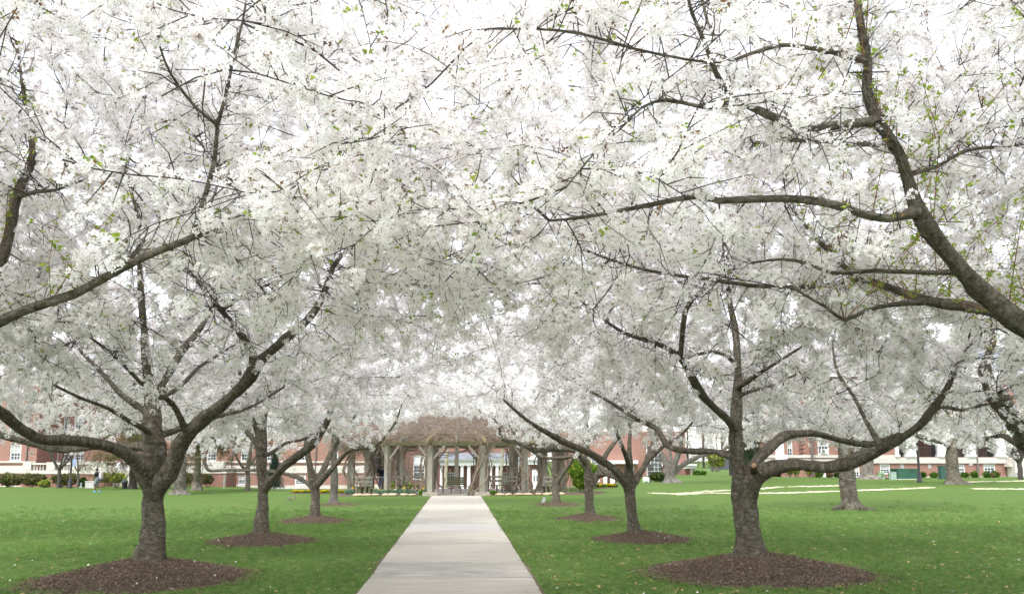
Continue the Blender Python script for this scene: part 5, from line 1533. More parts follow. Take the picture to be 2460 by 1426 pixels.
    for a, b in ((1446, 1454), (1462, 1472)):
        block(r, 'column', (X(a, yr), yr - 1.1, zl), (X(b, yr), yr - 0.75, Z(1480, 1113, yr) - 0.002), M_WHITE, base)
    # end pavilion of the wing
    ye = 94.0
    block(r, 'pier', (X(1640, ye), ye + 0.2, zl), (X(1650, ye), ye + 6, Z(1655, 1125, ye)), M_DBRICK, base)
    block(r, 'pier', (X(1651.5, ye), ye + 0.25, zl), (X(1658.5, ye), ye + 6, Z(1655, 1125, ye)), M_DBRICK, base)
    block(r, 'pier', (X(1665, ye), ye + 0.1, zl), (X(1668.5, ye), ye + 6, Z(1655, 1125, ye)), M_BRICK2, base)
    block(r, 'column', (X(1659, ye), ye, zl), (X(1664.8, ye), ye + 0.4, Z(1655, 1125, ye)), M_STONE, base)
    block(r, 'entablature', (X(1644, ye), ye - 0.2, Z(1655, 1125, ye) + 0.002), (X(1669, ye), ye + 6, Z(1655, 1118, ye)), M_WHITE, base)
    block(r, 'cornice', (X(1642, ye), ye - 0.5, Z(1655, 1118, ye) + 0.002), (X(1671, ye), ye + 6.2, Z(1655, 1114, ye)), M_WHITE, base)
gym()

def low_wall():
    y = 84.0
    x0, x1 = at(835, 1106, y)[0], at(916, 1106, y)[0]
    z0 = tz(x0, y) - 0.5
    r = thing('brick_wall', 'low brick garden wall with grey coping seen through the pergola', 'wall', ((x0 + x1) / 2, y, tz(x0, y)))
    L = tuple(r.location)
    block(r, 'brickwork', (x0, y, z0), (x1, y + 0.4, at(880, 1147, y)[2]), M_DBRICK, L)
    block(r, 'coping', (x0, y - 0.1, at(880, 1147, y)[2] + 0.002), (x1, y + 0.5, at(880, 1143, y)[2]), simple('coping_grey', (0.35, 0.33, 0.30), 0.8), L)
    block(r, 'footing', (x0, y - 0.12, z0), (x1, y - 0.002, at(880, 1163, y)[2]), M_STONE, L)
low_wall()

def far_house():
    y = 150.0
    def X(px): return at(px, 1106, y)[0]
    def Z(py): return at(1700, py, y)[2]
    L = (X(1705), y, tz(X(1705), y))
    r = thing('house', 'small distant tan house with pale gable roof beyond the gymnasium', 'house', L)
    tan = simple('tan_siding', (0.36, 0.31, 0.24), 0.8); zb = L[2] - 1
    mb = MB()
    xa, xb, zt, za = X(1668) - L[0], X(1704) - L[0], Z(1146) - L[2], Z(1131) - L[2]
    mb.add([(xa, 0, zb - L[2]), (xb, 0, zb - L[2]), (xb, 0, zt), ((xa + xb) / 2 + 0.8, 0, za), (xa, 0, zt)], [(0, 1, 2, 3, 4)])
    mb.add([(xb, 0, zb - L[2]), (xb + 3.5, 7, zb - L[2]), (xb + 3.5, 7, zt), (xb, 0, zt)], [(0, 1, 2, 3)])
    mb.build('wall', tan, r)
    mb = MB(); m = (xa + xb) / 2 + 0.8
    mb.beam((xa - 0.5, -0.3, zt - 0.2), (m, -0.3, za + 0.2), 0.8, 0.2); mb.beam((xb + 0.6, -0.3, zt - 0.4), (m + 0.02, -0.3, za + 0.2), 0.8, 0.2)
    mb.add([(m, -0.5, za + 0.3), (xb + 0.7, -0.5, zt - 0.3), (xb + 5.0, 8, zt - 0.3), (m + 4.0, 8, za + 0.3)], [(0, 1, 2, 3)])
    mb.build('roof', simple('pale_roof', (0.45, 0.47, 0.50), 0.6), r)
    block(r, 'window', (X(1680), y - 0.1, Z(1143)), (X(1684), y - 0.01, Z(1138)), M_GLASS, L)
    block(r, 'porch_roof', (X(1668), y - 2.0, Z(1149)), (X(1705), y - 0.2, Z(1147)), simple('pale_roof', (0.45, 0.47, 0.50)), L)
    f = thing('fence', 'dark board fence before the distant tan house', 'fence', (X(1695), y - 6, tz(X(1695), y - 6)))
    Lf = tuple(f.location); dm = simple('fence_dark', (0.10, 0.10, 0.11), 0.8)
    for k in range(14):
        xx = X(1682) + k * 0.45
        block(f, 'board', (xx, y - 6, Lf[2] - 0.3), (xx + 0.43, y - 5.9, Lf[2] + 1.9), dm, Lf)
    s = thing('shed', 'white shed wall beyond the yellow-green sapling', 'shed', (X(1742), y - 8, tz(X(1742), y - 8)))
    Ls = tuple(s.location)
    block(s, 'wall', (X(1734), y - 8, Ls[2] - 0.5), (X(1754), y - 4, at(1740, 1133, y - 8)[2]), M_WHITE, Ls)
    block(s, 'roof', (X(1733), y - 8.3, at(1740, 1133, y - 8)[2] + 0.003), (X(1755), y - 3.7, at(1740, 1131, y - 8)[2] + 0.1), M_SLATE, Ls)
    p = thing('utility_pole', 'brown wooden utility pole by the distant tan house', 'pole', (X(1686), y - 9, tz(X(1686), y - 9)))
    MB().tube([(0, 0, -0.4), (0.0, 0, 9.5)], [0.17, 0.12], 10).build('post', simple('pole_wood', (0.24, 0.17, 0.12), 0.85), p)
    MB().beam((-1.1, 0, 8.7), (1.1, 0, 8.7), 0.12, 0.12).build('crossarm', simple('pole_wood', (0.24, 0.17, 0.12)), p)
far_house()
# ------------------------------------------------------------------ pergola at the end of the path
def mat_wood(name, a, b, c):
    n = NT(name); p = n.coord('Object')
    g = n.noise(n.mapping(p, (14, 14, 1.2)), 1.0, 5.0, 0.7, 0.4)
    m = n.noise(p, 1.3, 4.0, 0.6)
    col = n.mix(n.ramp(m, [(0.45, (0, 0, 0)), (0.75, (0.55, 0.55, 0.55))]), n.ramp(g, [(0.3, a), (0.7, b)]), c)
    n.bsdf(col, 0.85, g, 0.01, 0.5, 0.2)
    return n.m
M_WOOD = mat_wood('weathered_wood', (0.20, 0.185, 0.150), (0.34, 0.315, 0.260), (0.215, 0.225, 0.135))
M_NEWWOOD = mat_wood('fresh_wood', (0.40, 0.29, 0.15), (0.52, 0.39, 0.23), (0.36, 0.29, 0.18))
M_MOSSWOOD = mat_wood('mossy_wood', (0.105, 0.100, 0.062), (0.185, 0.175, 0.105), (0.150, 0.155, 0.060))
M_VINE = simple('vine_bark', (0.23, 0.175, 0.130), 0.9, 0.3, 12.0, 0.4)
M_VINETWIG = simple('vine_twig', (0.300, 0.240, 0.195), 0.9, 0.25, 9.0)
PC = np.array([at(1097, 1106, 57.0)[0], 57.0])
PR = 6.05
def pergola():
    rnd = random.Random(9); rg = np.random.default_rng(9)
    z0 = tz(PC[0], PC[1])
    r = thing('pergola', 'round timber pergola under a tangle of bare vines, end of the path', 'pergola', (PC[0], PC[1], z0))
    ZB = 3.02
    def ring(R, k, n=12, off=15.0):
        a = math.radians(-90 + off + 360.0 / n * k)
        return R * math.cos(a), R * math.sin(a)
    outer = [ring(PR, k) for k in range(12)]
    inner = [ring(3.7, k, 6, 30.0) for k in range(6)]
    def post(x, y, w, h, name='post', zb=-0.3):
        mb = MB(); mb.box((-w / 2, -w / 2, zb), (w / 2, w / 2, h))
        o = mb.build(name, M_WOOD, r, False, (x, y, 0)); o.rotation_euler = (0, 0, math.atan2(y, x)); return o
    allp = []
    for (x, y) in outer: post(x, y, 0.30, ZB); allp.append((x, y, 0.21))
    for (x, y) in inner: post(x, y, 0.26, ZB + 0.75); allp.append((x, y, 0.18))
    post(0, 0.3, 0.28, ZB + 1.2)
    ex = [(-7.0, -1.4), (7.1, -1.2), (-7.2, 2.0), (7.3, 2.2)]
    for (x, y) in ex: post(x, y, 0.24, ZB - 0.1); allp.append((x, y, 0.17))
    # plinth kerb stones at the gate posts
    for k in (0, 11):
        x, y = outer[k]
        mb = MB(); mb.box((x - 0.45, y - 0.5, -0.1), (x + 0.45, y + 0.3, 0.22)); mb.build('kerb_stone', simple('kerb_stone', (0.33, 0.29, 0.24), 0.9, 0.2, 6.0, 0.3), r)
    # ring beams and knee braces
    for k in range(12):
        a, b = outer[k], outer[(k + 1) % 12]
        MB().beam((a[0], a[1], ZB + 0.12), (b[0], b[1], ZB + 0.12), 0.10, 0.24).build('ring_beam', M_MOSSWOOD, r)
        for p, q in ((a, b), (b, a)):
            d = Vector((q[0] - p[0], q[1] - p[1], 0)).normalized()
            MB().beam(Vector((p[0], p[1], ZB - 0.85)) + d * 0.12, Vector((p[0], p[1], ZB - 0.01)) + d * 0.85, 0.09, 0.12).build('knee_brace', M_WOOD, r)
    for k in range(6):
        a, b = inner[k], inner[(k + 1) % 6]
        MB().beam((a[0], a[1], ZB + 0.86), (b[0], b[1], ZB + 0.86), 0.10, 0.22).build('ring_beam', M_MOSSWOOD, r)
    for (x, y) in ex:
        k = min(range(12), key=lambda i: (outer[i][0] - x) ** 2 + (outer[i][1] - y) ** 2)
        MB().beam((x * 1.08, y * 1.02, ZB), (outer[k][0] * 0.97, outer[k][1] * 0.97, ZB + 0.02), 0.09, 0.2).build('side_beam', M_MOSSWOOD, r)
    # rafters with pale sawn ends, and roof laths
    for k in range(24):
        a = math.radians(-90 + 15 * k)
        e = Vector((math.cos(a) * (PR + 0.75), math.sin(a) * (PR + 0.75), ZB + 0.26)); c = Vector((math.cos(a) * 0.35, math.sin(a) * 0.35 + 0.3, ZB + 1.95))
        MB().beam(e, c, 0.09, 0.19).build('rafter', M_NEWWOOD if k % 2 else M_WOOD, r)
    for R, z in ((5.6, 0.58), (4.9, 0.77), (4.7, 0.83), (4.1, 0.98), (3.2, 1.22), (2.2, 1.48)):
        mb = MB()
        for k in range(12):
            a, b = ring(R, k), ring(R, k + 1)
            mb.beam((a[0], a[1], ZB + z), (b[0], b[1], ZB + z), 0.05, 0.04)
        mb.build('lath_ring', M_NEWWOOD, r)
    # woody vines winding up the posts
    for i, (x, y, w) in enumerate(allp):
        if i in (0, 11): nv = 3
        else: nv = rnd.choice((2, 3, 4))
        right = x > 1.0
        if right: nv += 2
        for v in range(nv):
            ph = rnd.uniform(0, 6.28); turns = rnd.uniform(-1.3, 1.3); pts = []; rs = []
            r0 = rnd.uniform(0.025, 0.06)
            spread = rnd.uniform(0.15, 0.85)
            for s in range(15):
                t = s / 14
                rad = w + 0.05 + spread * (1 - t) ** 2 * 0.8 + 0.10 * math.sin(5 * t + ph) + (0.5 * max(0, t - 0.8))
                a = ph + turns * 2 * math.pi * t
                pts.append((x + rad * math.cos(a), y + rad * math.sin(a), -0.1 + (ZB + 0.35) * t ** 0.9)); rs.append(r0 * (1.25 - 0.6 * t))
            MB().tube(pts, rs, 6, 0, True, 0.12, rnd).build('vine', M_VINE, r, True)
    # looping vines between the posts, high up
    for q in range(34):
        k = rnd.randrange(12); a, b = outer[k], outer[(k + rnd.choice((1, 1, 2))) % 12]
        sag = rnd.uniform(-0.1, 0.9); pts = []
        o1 = rnd.uniform(-.3, .3); o2 = rnd.uniform(-.4, .4)
        if k in (11,) : sag *= 0.25
        for s in range(11):
            t = s / 10
            pts.append((a[0] + (b[0] - a[0]) * t + o1 * math.sin(3 * t), a[1] + (b[1] - a[1]) * t + o2 * math.sin(4 * t + 1), ZB + 0.1 - sag * math.sin(math.pi * t) + 0.08 * math.sin(9 * t + q)))
        MB().tube(pts, rnd.uniform(0.012, 0.035), 5).build('vine', M_VINE, r, True)
    # the tangle of thin vine shoots lying over the roof
    N = 25000
    a = rg.uniform(0, 2 * np.pi, N); rr = (PR + 0.95) * np.sqrt(rg.uniform(0, 1, N))
    wing = rg.uniform(0, 1, N) < 0.30
    A = np.stack([rr * np.cos(a), rr * np.sin(a), ZB + 0.30 + 1.95 * (1 - rr / (PR + 0.95)) ** 0.8 + rg.gamma(1.6, 0.16, N) - 0.05], -1)
    A[wing, 0] = np.sign(rg.normal(0, 1, wing.sum())) * rg.uniform(5.5, 8.2, wing.sum()); A[wing, 1] = rg.uniform(-3.2, 3.5, wing.sum()); A[wing, 2] = ZB + rg.gamma(1.6, 0.2, wing.sum()) - 0.15
    D = rg.normal(0, 1, (N, 3)); D[:, 2] *= 0.55; D /= np.linalg.norm(D, axis=1)[:, None]
    L = rg.uniform(0.12, 0.55, N)
    Bm = A + D * L[:, None]; D2 = D + rg.normal(0, 0.5, (N, 3)); C = Bm + D2 * (L * 0.7)[:, None]
    w = rg.uniform(0.004, 0.011, N)
    v1, f1 = edge_tubes(A, Bm, w, w, 3); v2, f2 = edge_tubes(Bm, C, w, w * 0.5, 3)
    o = new_obj('vine_tangle', np_mesh('vine_tangle', np.concatenate([v1, v2]), np.concatenate([f1, f2 + len(v1)]), 4), r, M_VINETWIG); o['kind'] = 'stuff'
    # hanging fine shoots at the posts
    N = 1300
    pi = rg.integers(0, len(allp), N); P0 = np.array([(p[0], p[1], 0) for p in allp])[pi]
    A = P0 + np.stack([rg.normal(0, 0.4, N), rg.normal(0, 0.4, N), ZB * rg.beta(2.0, 1.0, N)], -1)
    gate = np.isin(pi, (0, 11)); A[gate, 0] = P0[gate, 0] + np.sign(P0[gate, 0]) * np.abs(A[gate, 0] - P0[gate, 0]) * 0.8
    D = rg.normal(0, 1, (N, 3)); D /= np.linalg.norm(D, axis=1)[:, None]; L = rg.uniform(0.2, 0.8, N)
    Bm = A + D * (L * .5)[:, None]; C = Bm + (D + np.array([0, 0, -0.5])) * (L * .5)[:, None]; w = rg.uniform(0.004, 0.012, N)
    v1, f1 = edge_tubes(A, Bm, w, w, 3); v2, f2 = edge_tubes(Bm, C, w, w * 0.6, 3)
    o = new_obj('vine_shoots', np_mesh('vine_shoots', np.concatenate([v1, v2]), np.concatenate([f1, f2 + len(v1)]), 4), r, M_VINETWIG); o['kind'] = 'stuff'
    # paved floor strip
    mb = MB(); pts = [(1.35 * PR / PR * math.cos(t) * 4.5, math.sin(t) * 5.6) for t in np.linspace(0, 2 * math.pi, 25)[:-1]]
    n = len(pts); mb.add([(x, y, 0.03) for x, y in pts] + [(x, y, -0.1) for x, y in pts], [tuple(range(n))] + [(i + n, (i + 1) % n + n, (i + 1) % n, i) for i in range(n)])
    mb.build('paved_floor', simple('grey_paving', (0.33, 0.30, 0.27), 0.9, 0.15, 5.0, 0.2), r)
pergola()

def bench(label, px, y, width, rz, style='back'):
    p = ground_at(px, y)
    r = thing('bench', label, 'bench', (p[0], p[1], p[2] + 0.03), rz, 'timber benches of the pergola')
    w = width / 2
    for k in range(4):
        MB().box((-w, -0.48 + k * 0.115, 0.42), (w, -0.48 + k * 0.115 + 0.10, 0.465)).build('seat_board', M_MOSSWOOD, r)
    for s in (-0.82, -0.3, 0.3, 0.82):
        mb = MB()
        x = s * w
        mb.beam((x, -0.42, 0.0), (x, -0.30, 0.418), 0.09, 0.10); mb.beam((x, 0.02, 0.0), (x, -0.08, 0.418), 0.09, 0.10)
        mb.build('leg', M_MOSSWOOD, r)
    if style == 'slant':
        for k in range(4):
            c = Vector((0, 0.02 + k * 0.055, 0.60 + k * 0.125)); ww = w * (0.62 - 0.035 * k)
            MB().beam(c - Vector((ww, 0, 0)), c + Vector((ww, 0, 0)), 0.11, 0.03, 0, (0, 0.9, 0.42)).build('back_board', M_MOSSWOOD, r)
        MB().beam((-0.15, 0.02, 0.46), (-0.15, 0.24, 1.04), 0.06, 0.05).build('back_post', M_MOSSWOOD, r)
    else:
        for k in range(2):
            MB().box((-w, 0.03, 0.66 + k * 0.26), (w, 0.07, 0.80 + k * 0.26)).build('back_board', M_WOOD, r)
        for s in (-0.9, 0.0, 0.9):
            MB().box((s * w - 0.05, 0.071, 0.0), (s * w + 0.05, 0.15, 1.08)).build('back_post', M_WOOD, r)
    return r
bench('mossy bench with slanted board back in the middle of the pergola', 1096, 53.6, 2.0, 0.0, 'slant')
bench('long plank-backed bench at the left side of the pergola behind the daffodils', 968, 57.0, 2.4, math.radians(8))
bench('long plank-backed bench at the right side of the pergola among the vines', 1206, 56.2, 2.2, math.radians(-8))
bench('dark bench at the far left end of the pergola beside the grey post', 877, 54.2, 1.1, math.radians(25))
bench('small bench at the far right end of the pergola behind the last cherry trunk', 1322, 53.6, 1.0, math.radians(-20))

# ------------------------------------------------------------------ shrubs, flower beds and other trees
def leafmat(nm, a, b): return mat_leaf(nm, a, b, 0.3)
TUFTS = [leaf_source(20, 9, 0.085, leafmat('leaf_bright', (0.075, 0.185, 0.020), (0.155, 0.290, 0.035))),
         leaf_source(21, 9, 0.075, leafmat('leaf_olive', (0.105, 0.135, 0.045), (0.215, 0.235, 0.085))),
         leaf_source(22, 9, 0.075, leafmat('leaf_deep', (0.028, 0.070, 0.018), (0.065, 0.130, 0.032))),
         leaf_source(23, 9, 0.075, leafmat('leaf_brown', (0.150, 0.095, 0.055), (0.260, 0.180, 0.110))),
         leaf_source(24, 9, 0.085, leafmat('leaf_lime', (0.27, 0.34, 0.05), (0.42, 0.45, 0.08))),
         leaf_source(25, 9, 0.075, leafmat('leaf_yellow', (0.62, 0.46, 0.02), (0.75, 0.58, 0.05))),
         leaf_source(26, 9, 0.075, leafmat('leaf_pink', (0.62, 0.40, 0.44), (0.78, 0.58, 0.62))),
         leaf_source(27, 9, 0.06, leafmat('leaf_purple', (0.045, 0.025, 0.10), (0.10, 0.05, 0.19))),
         leaf_source(28, 9, 0.075, leafmat('leaf_bluegreen', (0.075, 0.125, 0.085), (0.150, 0.215, 0.150))),
         leaf_source(29, 9, 0.06, leafmat('leaf_cream', (0.80, 0.76, 0.50), (0.86, 0.83, 0.72)))]
BRIGHT, OLIVE, DEEP, BROWN, LIME, YELLOW, PINK, PURPLE, BLUEGREEN, CREAM = range(10)
G_TUFT = scatter_group('tuft_scatter', TUFTS)
M_STEM = simple('shrub_stem', (0.17, 0.13, 0.10), 0.9)

def shrub(label, px, y, w, h, idxs, seed, n=420, vase=0.0, d=None, group=None, name='shrub', cat='shrub', scale=1.5, fill=0.55, zlift=0.0):
    p = ground_at(px, y); rg = np.random.default_rng(seed); rnd = random.Random(seed)
    r = thing(name, label, cat, tuple(p), 0, group)
    d = d or w
    mb = MB()
    for k in range(7 if vase else 4):
        a = rnd.uniform(0, 6.28); e = rnd.uniform(0.25, 0.9)
        tip = Vector((w * 0.42 * e * math.cos(a), d * 0.42 * e * math.sin(a), h * rnd.uniform(0.6, 0.95)))
        st = Vector((tip.x * 0.12, tip.y * 0.12, -0.05))
        mid = (st + tip) / 2 + Vector((tip.x * 0.1, tip.y * 0.1, -0.1 * h))
        mb.tube([st, mid, tip], [0.022 * h ** 0.5, 0.016 * h ** 0.5, 0.007], 5)
    mb.build('stems', M_STEM, r)
    U = rg.normal(0, 1, (n, 3)); U /= np.linalg.norm(U, axis=1)[:, None]
    t = fill + (1 - fill) * rg.uniform(0, 1, n) ** 0.7
    lump = 1 + 0.10 * np.sin(U[:, 0] * 5 + seed) + 0.10 * np.sin(U[:, 1] * 6 + 2 * seed) + 0.08 * np.sin(U[:, 2] * 7)
    lo = h * vase
    P = U * t[:, None] * np.array([w / 2, d / 2, (h - lo) / 2]) * lump[:, None] + np.array([0, 0, lo + (h - lo) / 2 + zlift])
    if vase:
        k = np.clip(P[:, 2] / h, 0, 1); P[:, :2] *= (0.55 + 0.5 * k)[:, None]
    P = P[P[:, 2] > 0.03]; m = len(P)
    idx = rg.choice(idxs, m)
    rot = np.stack([rg.normal(0, .9, m), rg.normal(0, .9, m), rg.uniform(0, 6.28, m)], -1)
    scatter('foliage', P, rot, rg.uniform(0.7, 1.3, m) * scale, idx, G_TUFT, r)
    return r

# bright clipped shrub on its own mulch by the pergola
hm = mound(at(1412, 1106, 51.8)[0], 51.8, 1.75, 0.10, 'flat mulch ring under the round bright green shrub', 900, 12)
shrub('rounded bright green shrub right of the pergola', 1400, 51.8, 2.15, 1.95, [BRIGHT, BRIGHT, BRIGHT, LIME], 3, 5200, 0.1, name='round_shrub', scale=0.75, fill=0.6, zlift=0.12)
# hedge line before the left hall
for i, (px, w, h, ix) in enumerate([(-20, 3.0, 1.15, [OLIVE, BROWN]), (28, 2.6, 1.15, [OLIVE, BROWN, OLIVE]), (80, 2.5, 1.15, [OLIVE, OLIVE, BROWN]), (160, 2.6, 1.15, [OLIVE, OLIVE, BROWN])]):
    shrub(['olive hedge clump at the left frame edge', 'brownish olive hedge clump, second from the left edge', 'olive hedge clump left of the small yellow-green bush', 'olive hedge clump round the bare young tree'][i], px, 74.0, w, h, ix, 40 + i, 900, 0.15, 1.4, 'hedge clumps before the left hall', 'hedge_clump', 'hedge', 1.5)
shrub('small yellow-green bush between two olive hedge clumps', 111, 73.0, 0.85, 0.62, [LIME, OLIVE], 50, 260)
shrub('low dark green bush right of the olive hedge', 204, 74.0, 0.95, 0.85, [DEEP], 51, 320)
shrub('vase-shaped budding shrub behind the walking person', 252, 71.5, 1.7, 1.2, [OLIVE, LIME], 52, 260, 0.35)
shrub('vase-shaped budding shrub left of the litter bin', 285, 71.5, 1.6, 1.2, [OLIVE, LIME], 53, 260, 0.35)
shrub('brown-green shrub between the two big grey trunks', 456, 76.0, 1.0, 1.2, [BROWN, OLIVE], 54, 260, 0.2)
shrub('brown-green shrub right of the grey trunks, left hall', 500, 76.0, 1.3, 1.1, [BROWN, OLIVE, DEEP], 55, 300, 0.2)
# clipped shrubs along the right building
for i, (px, w, h, ix, lab) in enumerate([
    (1966, 0.75, 0.62, [DEEP, BRIGHT], 'small clipped green shrub left of the white basement door'),
    (1991, 0.62, 0.55, [BROWN], 'small brown shrub before the white basement door'),
    (2010, 0.6, 0.5, [DEEP], 'small green shrub half behind the old cherry trunk'),
    (2113, 0.75, 0.45, [DEEP, BRIGHT], 'small green shrub at the foot of the pale trunk'),
    (2139, 0.55, 0.55, [DEEP, BRIGHT], 'small green shrub between the pale cabinet and the window'),
    (2216, 0.6, 0.55, [DEEP, BRIGHT], 'small green shrub right of the lamp post'),
    (2241, 0.7, 0.55, [DEEP, BRIGHT], 'small green shrub under the wall vent'),
    (2262, 0.5, 0.55, [DEEP], 'small green shrub by the tall green cabinet'),
    (2315, 0.75, 0.5, [DEEP, BRIGHT], 'small green shrub right of the thick cherry trunk'),
    (2338, 0.6, 0.6, [DEEP, BRIGHT], 'small green shrub before the brown downpipe'),
    (2368, 0.75, 0.55, [DEEP, BRIGHT], 'small green shrub under the wide basement window'),
    (2378, 0.8, 0.42, [BROWN], 'low brown shrub under the wide basement window'),
    (2390, 0.7, 0.62, [DEEP, BRIGHT, BROWN], 'green and brown shrub right of the wide basement window')]):
    shrub(lab, px, 77.5, w, h, ix, 60 + i, 260, group='clipped shrubs along the right building', scale=1.1)
for i, (px, lab) in enumerate([(1896, 'thin leafy shrub nearest the dark basement doorway'), (1912, 'thin budding shrub, second from the dark basement doorway'), (1942, 'thin leafy shrub at the foot of the bay downpipe')]):
    shrub(lab, px, 78.0, 0.8, 0.95, [OLIVE, LIME], 80 + i, 110, 0.3, group='thin shrubs under the curved bay')
shrub('evergreen shrubs behind the white sign', 1578, 66.0, 1.7, 0.75, [DEEP, OLIVE], 84, 420, 0.1)
shrub('low green shrub at the foot of the gymnasium pavilion', 1678, 92.0, 1.6, 0.5, [DEEP, BRIGHT], 85, 200)
shrub('yellow-green young tree before the white shed', 1722, 120.0, 3.2, 3.0, [LIME, OLIVE], 86, 420, 0.2, name='young_tree', cat='tree', scale=2.6)
shrub('yellow forsythia bush seen through the pergola', 897, 98.0, 1.6, 3.0, [YELLOW, LIME], 87, 300, 0.2, scale=2.0)
shrub('pink magnolia in flower seen through the pergola', 898, 92.0, 3.0, 1.9, [PINK, PINK, CREAM], 88, 520, 0.2, name='magnolia', cat='tree', scale=2.0)
shrub('yellow-green clipped hedge behind the left pergola bench', 962, 76.0, 2.6, 0.75, [LIME, BRIGHT], 89, 500, 0.0, 1.0, name='hedge', cat='hedge')

def flower_bed(label, px0, px1, y, depth, n, idxs, h, seed, name='flower_bed', leaf=BRIGHT, soil=True):
    a = ground_at(px0, y); b = ground_at(px1, y); c = (a + b) / 2; rg = np.random.default_rng(seed)
    r = thing(name, label, 'flower bed', (c[0], y, tz(c[0], y)))
    w = (b[0] - a[0]) / 2
    if soil:
        V = [(0, 0, 0.07)]; nn = 40
        for k in range(nn):
            t = 2 * math.pi * k / nn; V.append((w * math.cos(t) * (1 + 0.03 * math.sin(5 * t)), depth * math.sin(t), 0.055))
        for k in range(nn):
            t = 2 * math.pi * k / nn; V.append((w * 1.03 * math.cos(t), depth * 1.06 * math.sin(t), -0.05))
        F_ = [(0, 1 + k, 1 + (k + 1) % nn) for k in range(nn)] + [(1 + k, 1 + nn + k, 1 + nn + (k + 1) % nn, 1 + (k + 1) % nn) for k in range(nn)]
        MB().add(V, F_).build('soil', M_MULCH, r)
    t = np.sqrt(rg.uniform(0, 1, n)); q = rg.uniform(0, 6.28, n)
    P = np.stack([w * 0.96 * t * np.cos(q), depth * 0.95 * t * np.sin(q), rg.uniform(0.05, h, n)], -1)
    rot = np.stack([rg.normal(0, .4, n), rg.normal(0, .4, n), rg.uniform(0, 6.28, n)], -1)
    scatter('leaves', P, rot, rg.uniform(0.7, 1.2, n), np.full(n, leaf), G_TUFT, r)
    m = int(n * 0.45)
    blk = (np.floor((P[:m, 0] + 40) * 2.2) + np.floor((P[:m, 1] + 40) * 2.5)).astype(int) % len(idxs)
    P2 = P[:m].copy(); P2[:, 2] = h * rg.uniform(0.85, 1.3, m)
    scatter('flowers', P2, rot[:m] * 0.6, rg.uniform(0.9, 1.5, m), np.asarray(idxs)[blk], G_TUFT, r)
    return r
flower_bed('bed of yellow and purple pansies left of the grey trunk', 700, 835, 55.2, 0.75, 900, [YELLOW, YELLOW, PURPLE], 0.12, 1)
flower_bed('bed of yellow and purple pansies right of the round shrub', 1428, 1484, 57.5, 0.7, 500, [YELLOW, YELLOW, PURPLE], 0.16, 2)

def daffodils(label, px0, px1, y, n, seed):
    a = ground_at(px0, y); b = ground_at(px1, y); rg = np.random.default_rng(seed)
    c = (a + b) / 2; r = thing('daffodil_clump', label, 'daffodils', (c[0], y, c[2]), 0, 'daffodil clumps before the pergola')
    w = (b[0] - a[0]) / 2
    P0 = np.stack([rg.uniform(-w, w, n), rg.uniform(-0.45, 0.45, n), np.full(n, 0.0)], -1)
    D = np.stack([rg.normal(0, .22, n), rg.normal(0, .22, n), np.ones(n)], -1); L = rg.uniform(0.25, 0.45, n)
    P1 = P0 + D * (L * .6)[:, None]; P2 = P1 + (D + rg.normal(0, .25, (n, 3))) * (L * .4)[:, None]
    v1, f1 = edge_tubes(P0, P1, np.full(n, .014), np.full(n, .012), 3); v2, f2 = edge_tubes(P1, P2, np.full(n, .012), np.full(n, .003), 3)
    o = new_obj('blades', np_mesh('blades', np.concatenate([v1, v2]), np.concatenate([f1, f2 + len(v1)]), 4), r, simple('daffodil_leaf', (0.085, 0.165, 0.095), 0.6, 0.3)); o['kind'] = 'stuff'
    m = max(3, n // 11)
    scatter('flowers', P2[:m] + np.array([0, -0.05, 0.05]), rg.normal(0, .7, (m, 3)), rg.uniform(0.7, 1.1, m), np.where(rg.uniform(0, 1, m) < 0.3, YELLOW, CREAM), G_TUFT, r)
daffodils('wide clump of cream daffodils before the left pergola bench', 900, 998, 51.9, 420, 1)
daffodils('small clump of daffodils beside the left gate post of the pergola', 1008, 1034, 51.6, 110, 2)
daffodils('small clump of daffodils at the foot of the far left pergola post', 830, 848, 52.2, 90, 3)
# mulch strips and edging stones before the pergola
def bed_strip(label, px0, px1, y, dep):
    a = ground_at(px0, y); b = ground_at(px1, y); c = (a + b) / 2
    r = thing('mulch_bed', label, 'mulch bed', (c[0], y, tz(c[0], y))); w = (b[0] - a[0]) / 2
    mb = MB(); n = 30; rnd = random.Random(int(px0)); V = []
    for k in range(n + 1):
        x = -w + 2 * w * k / n; j = rnd.uniform(-0.06, 0.06)
        V += [(x, -dep + j, -0.06), (x, -dep + 0.12 + j, 0.05), (x, dep, 0.09), (x, dep + 0.1, -0.1)]
    mb.add(V, [(4 * k + i, 4 * k + 4 + i, 4 * k + 5 + i, 4 * k + 1 + i) for k in range(n) for i in range(3)])
    mb.build('mulch_soil', M_MULCH, r, True)
bed_strip('narrow mulch bed along the left front of the pergola', 818, 1036, 51.9, 1.0)
bed_strip('narrow mulch bed along the right front of the pergola', 1158, 1360, 51.9, 1.0)
shrub('small green tuft by the left gate post of the pergola', 1017, 51.2, 0.5, 0.25, [BRIGHT], 90, 120, scale=1.0, group='green tufts at the pergola')
shrub('small green tuft in the mulch right of the path end', 1185, 51.3, 0.5, 0.25, [BRIGHT], 91, 120, scale=1.0, group='green tufts at the pergola')
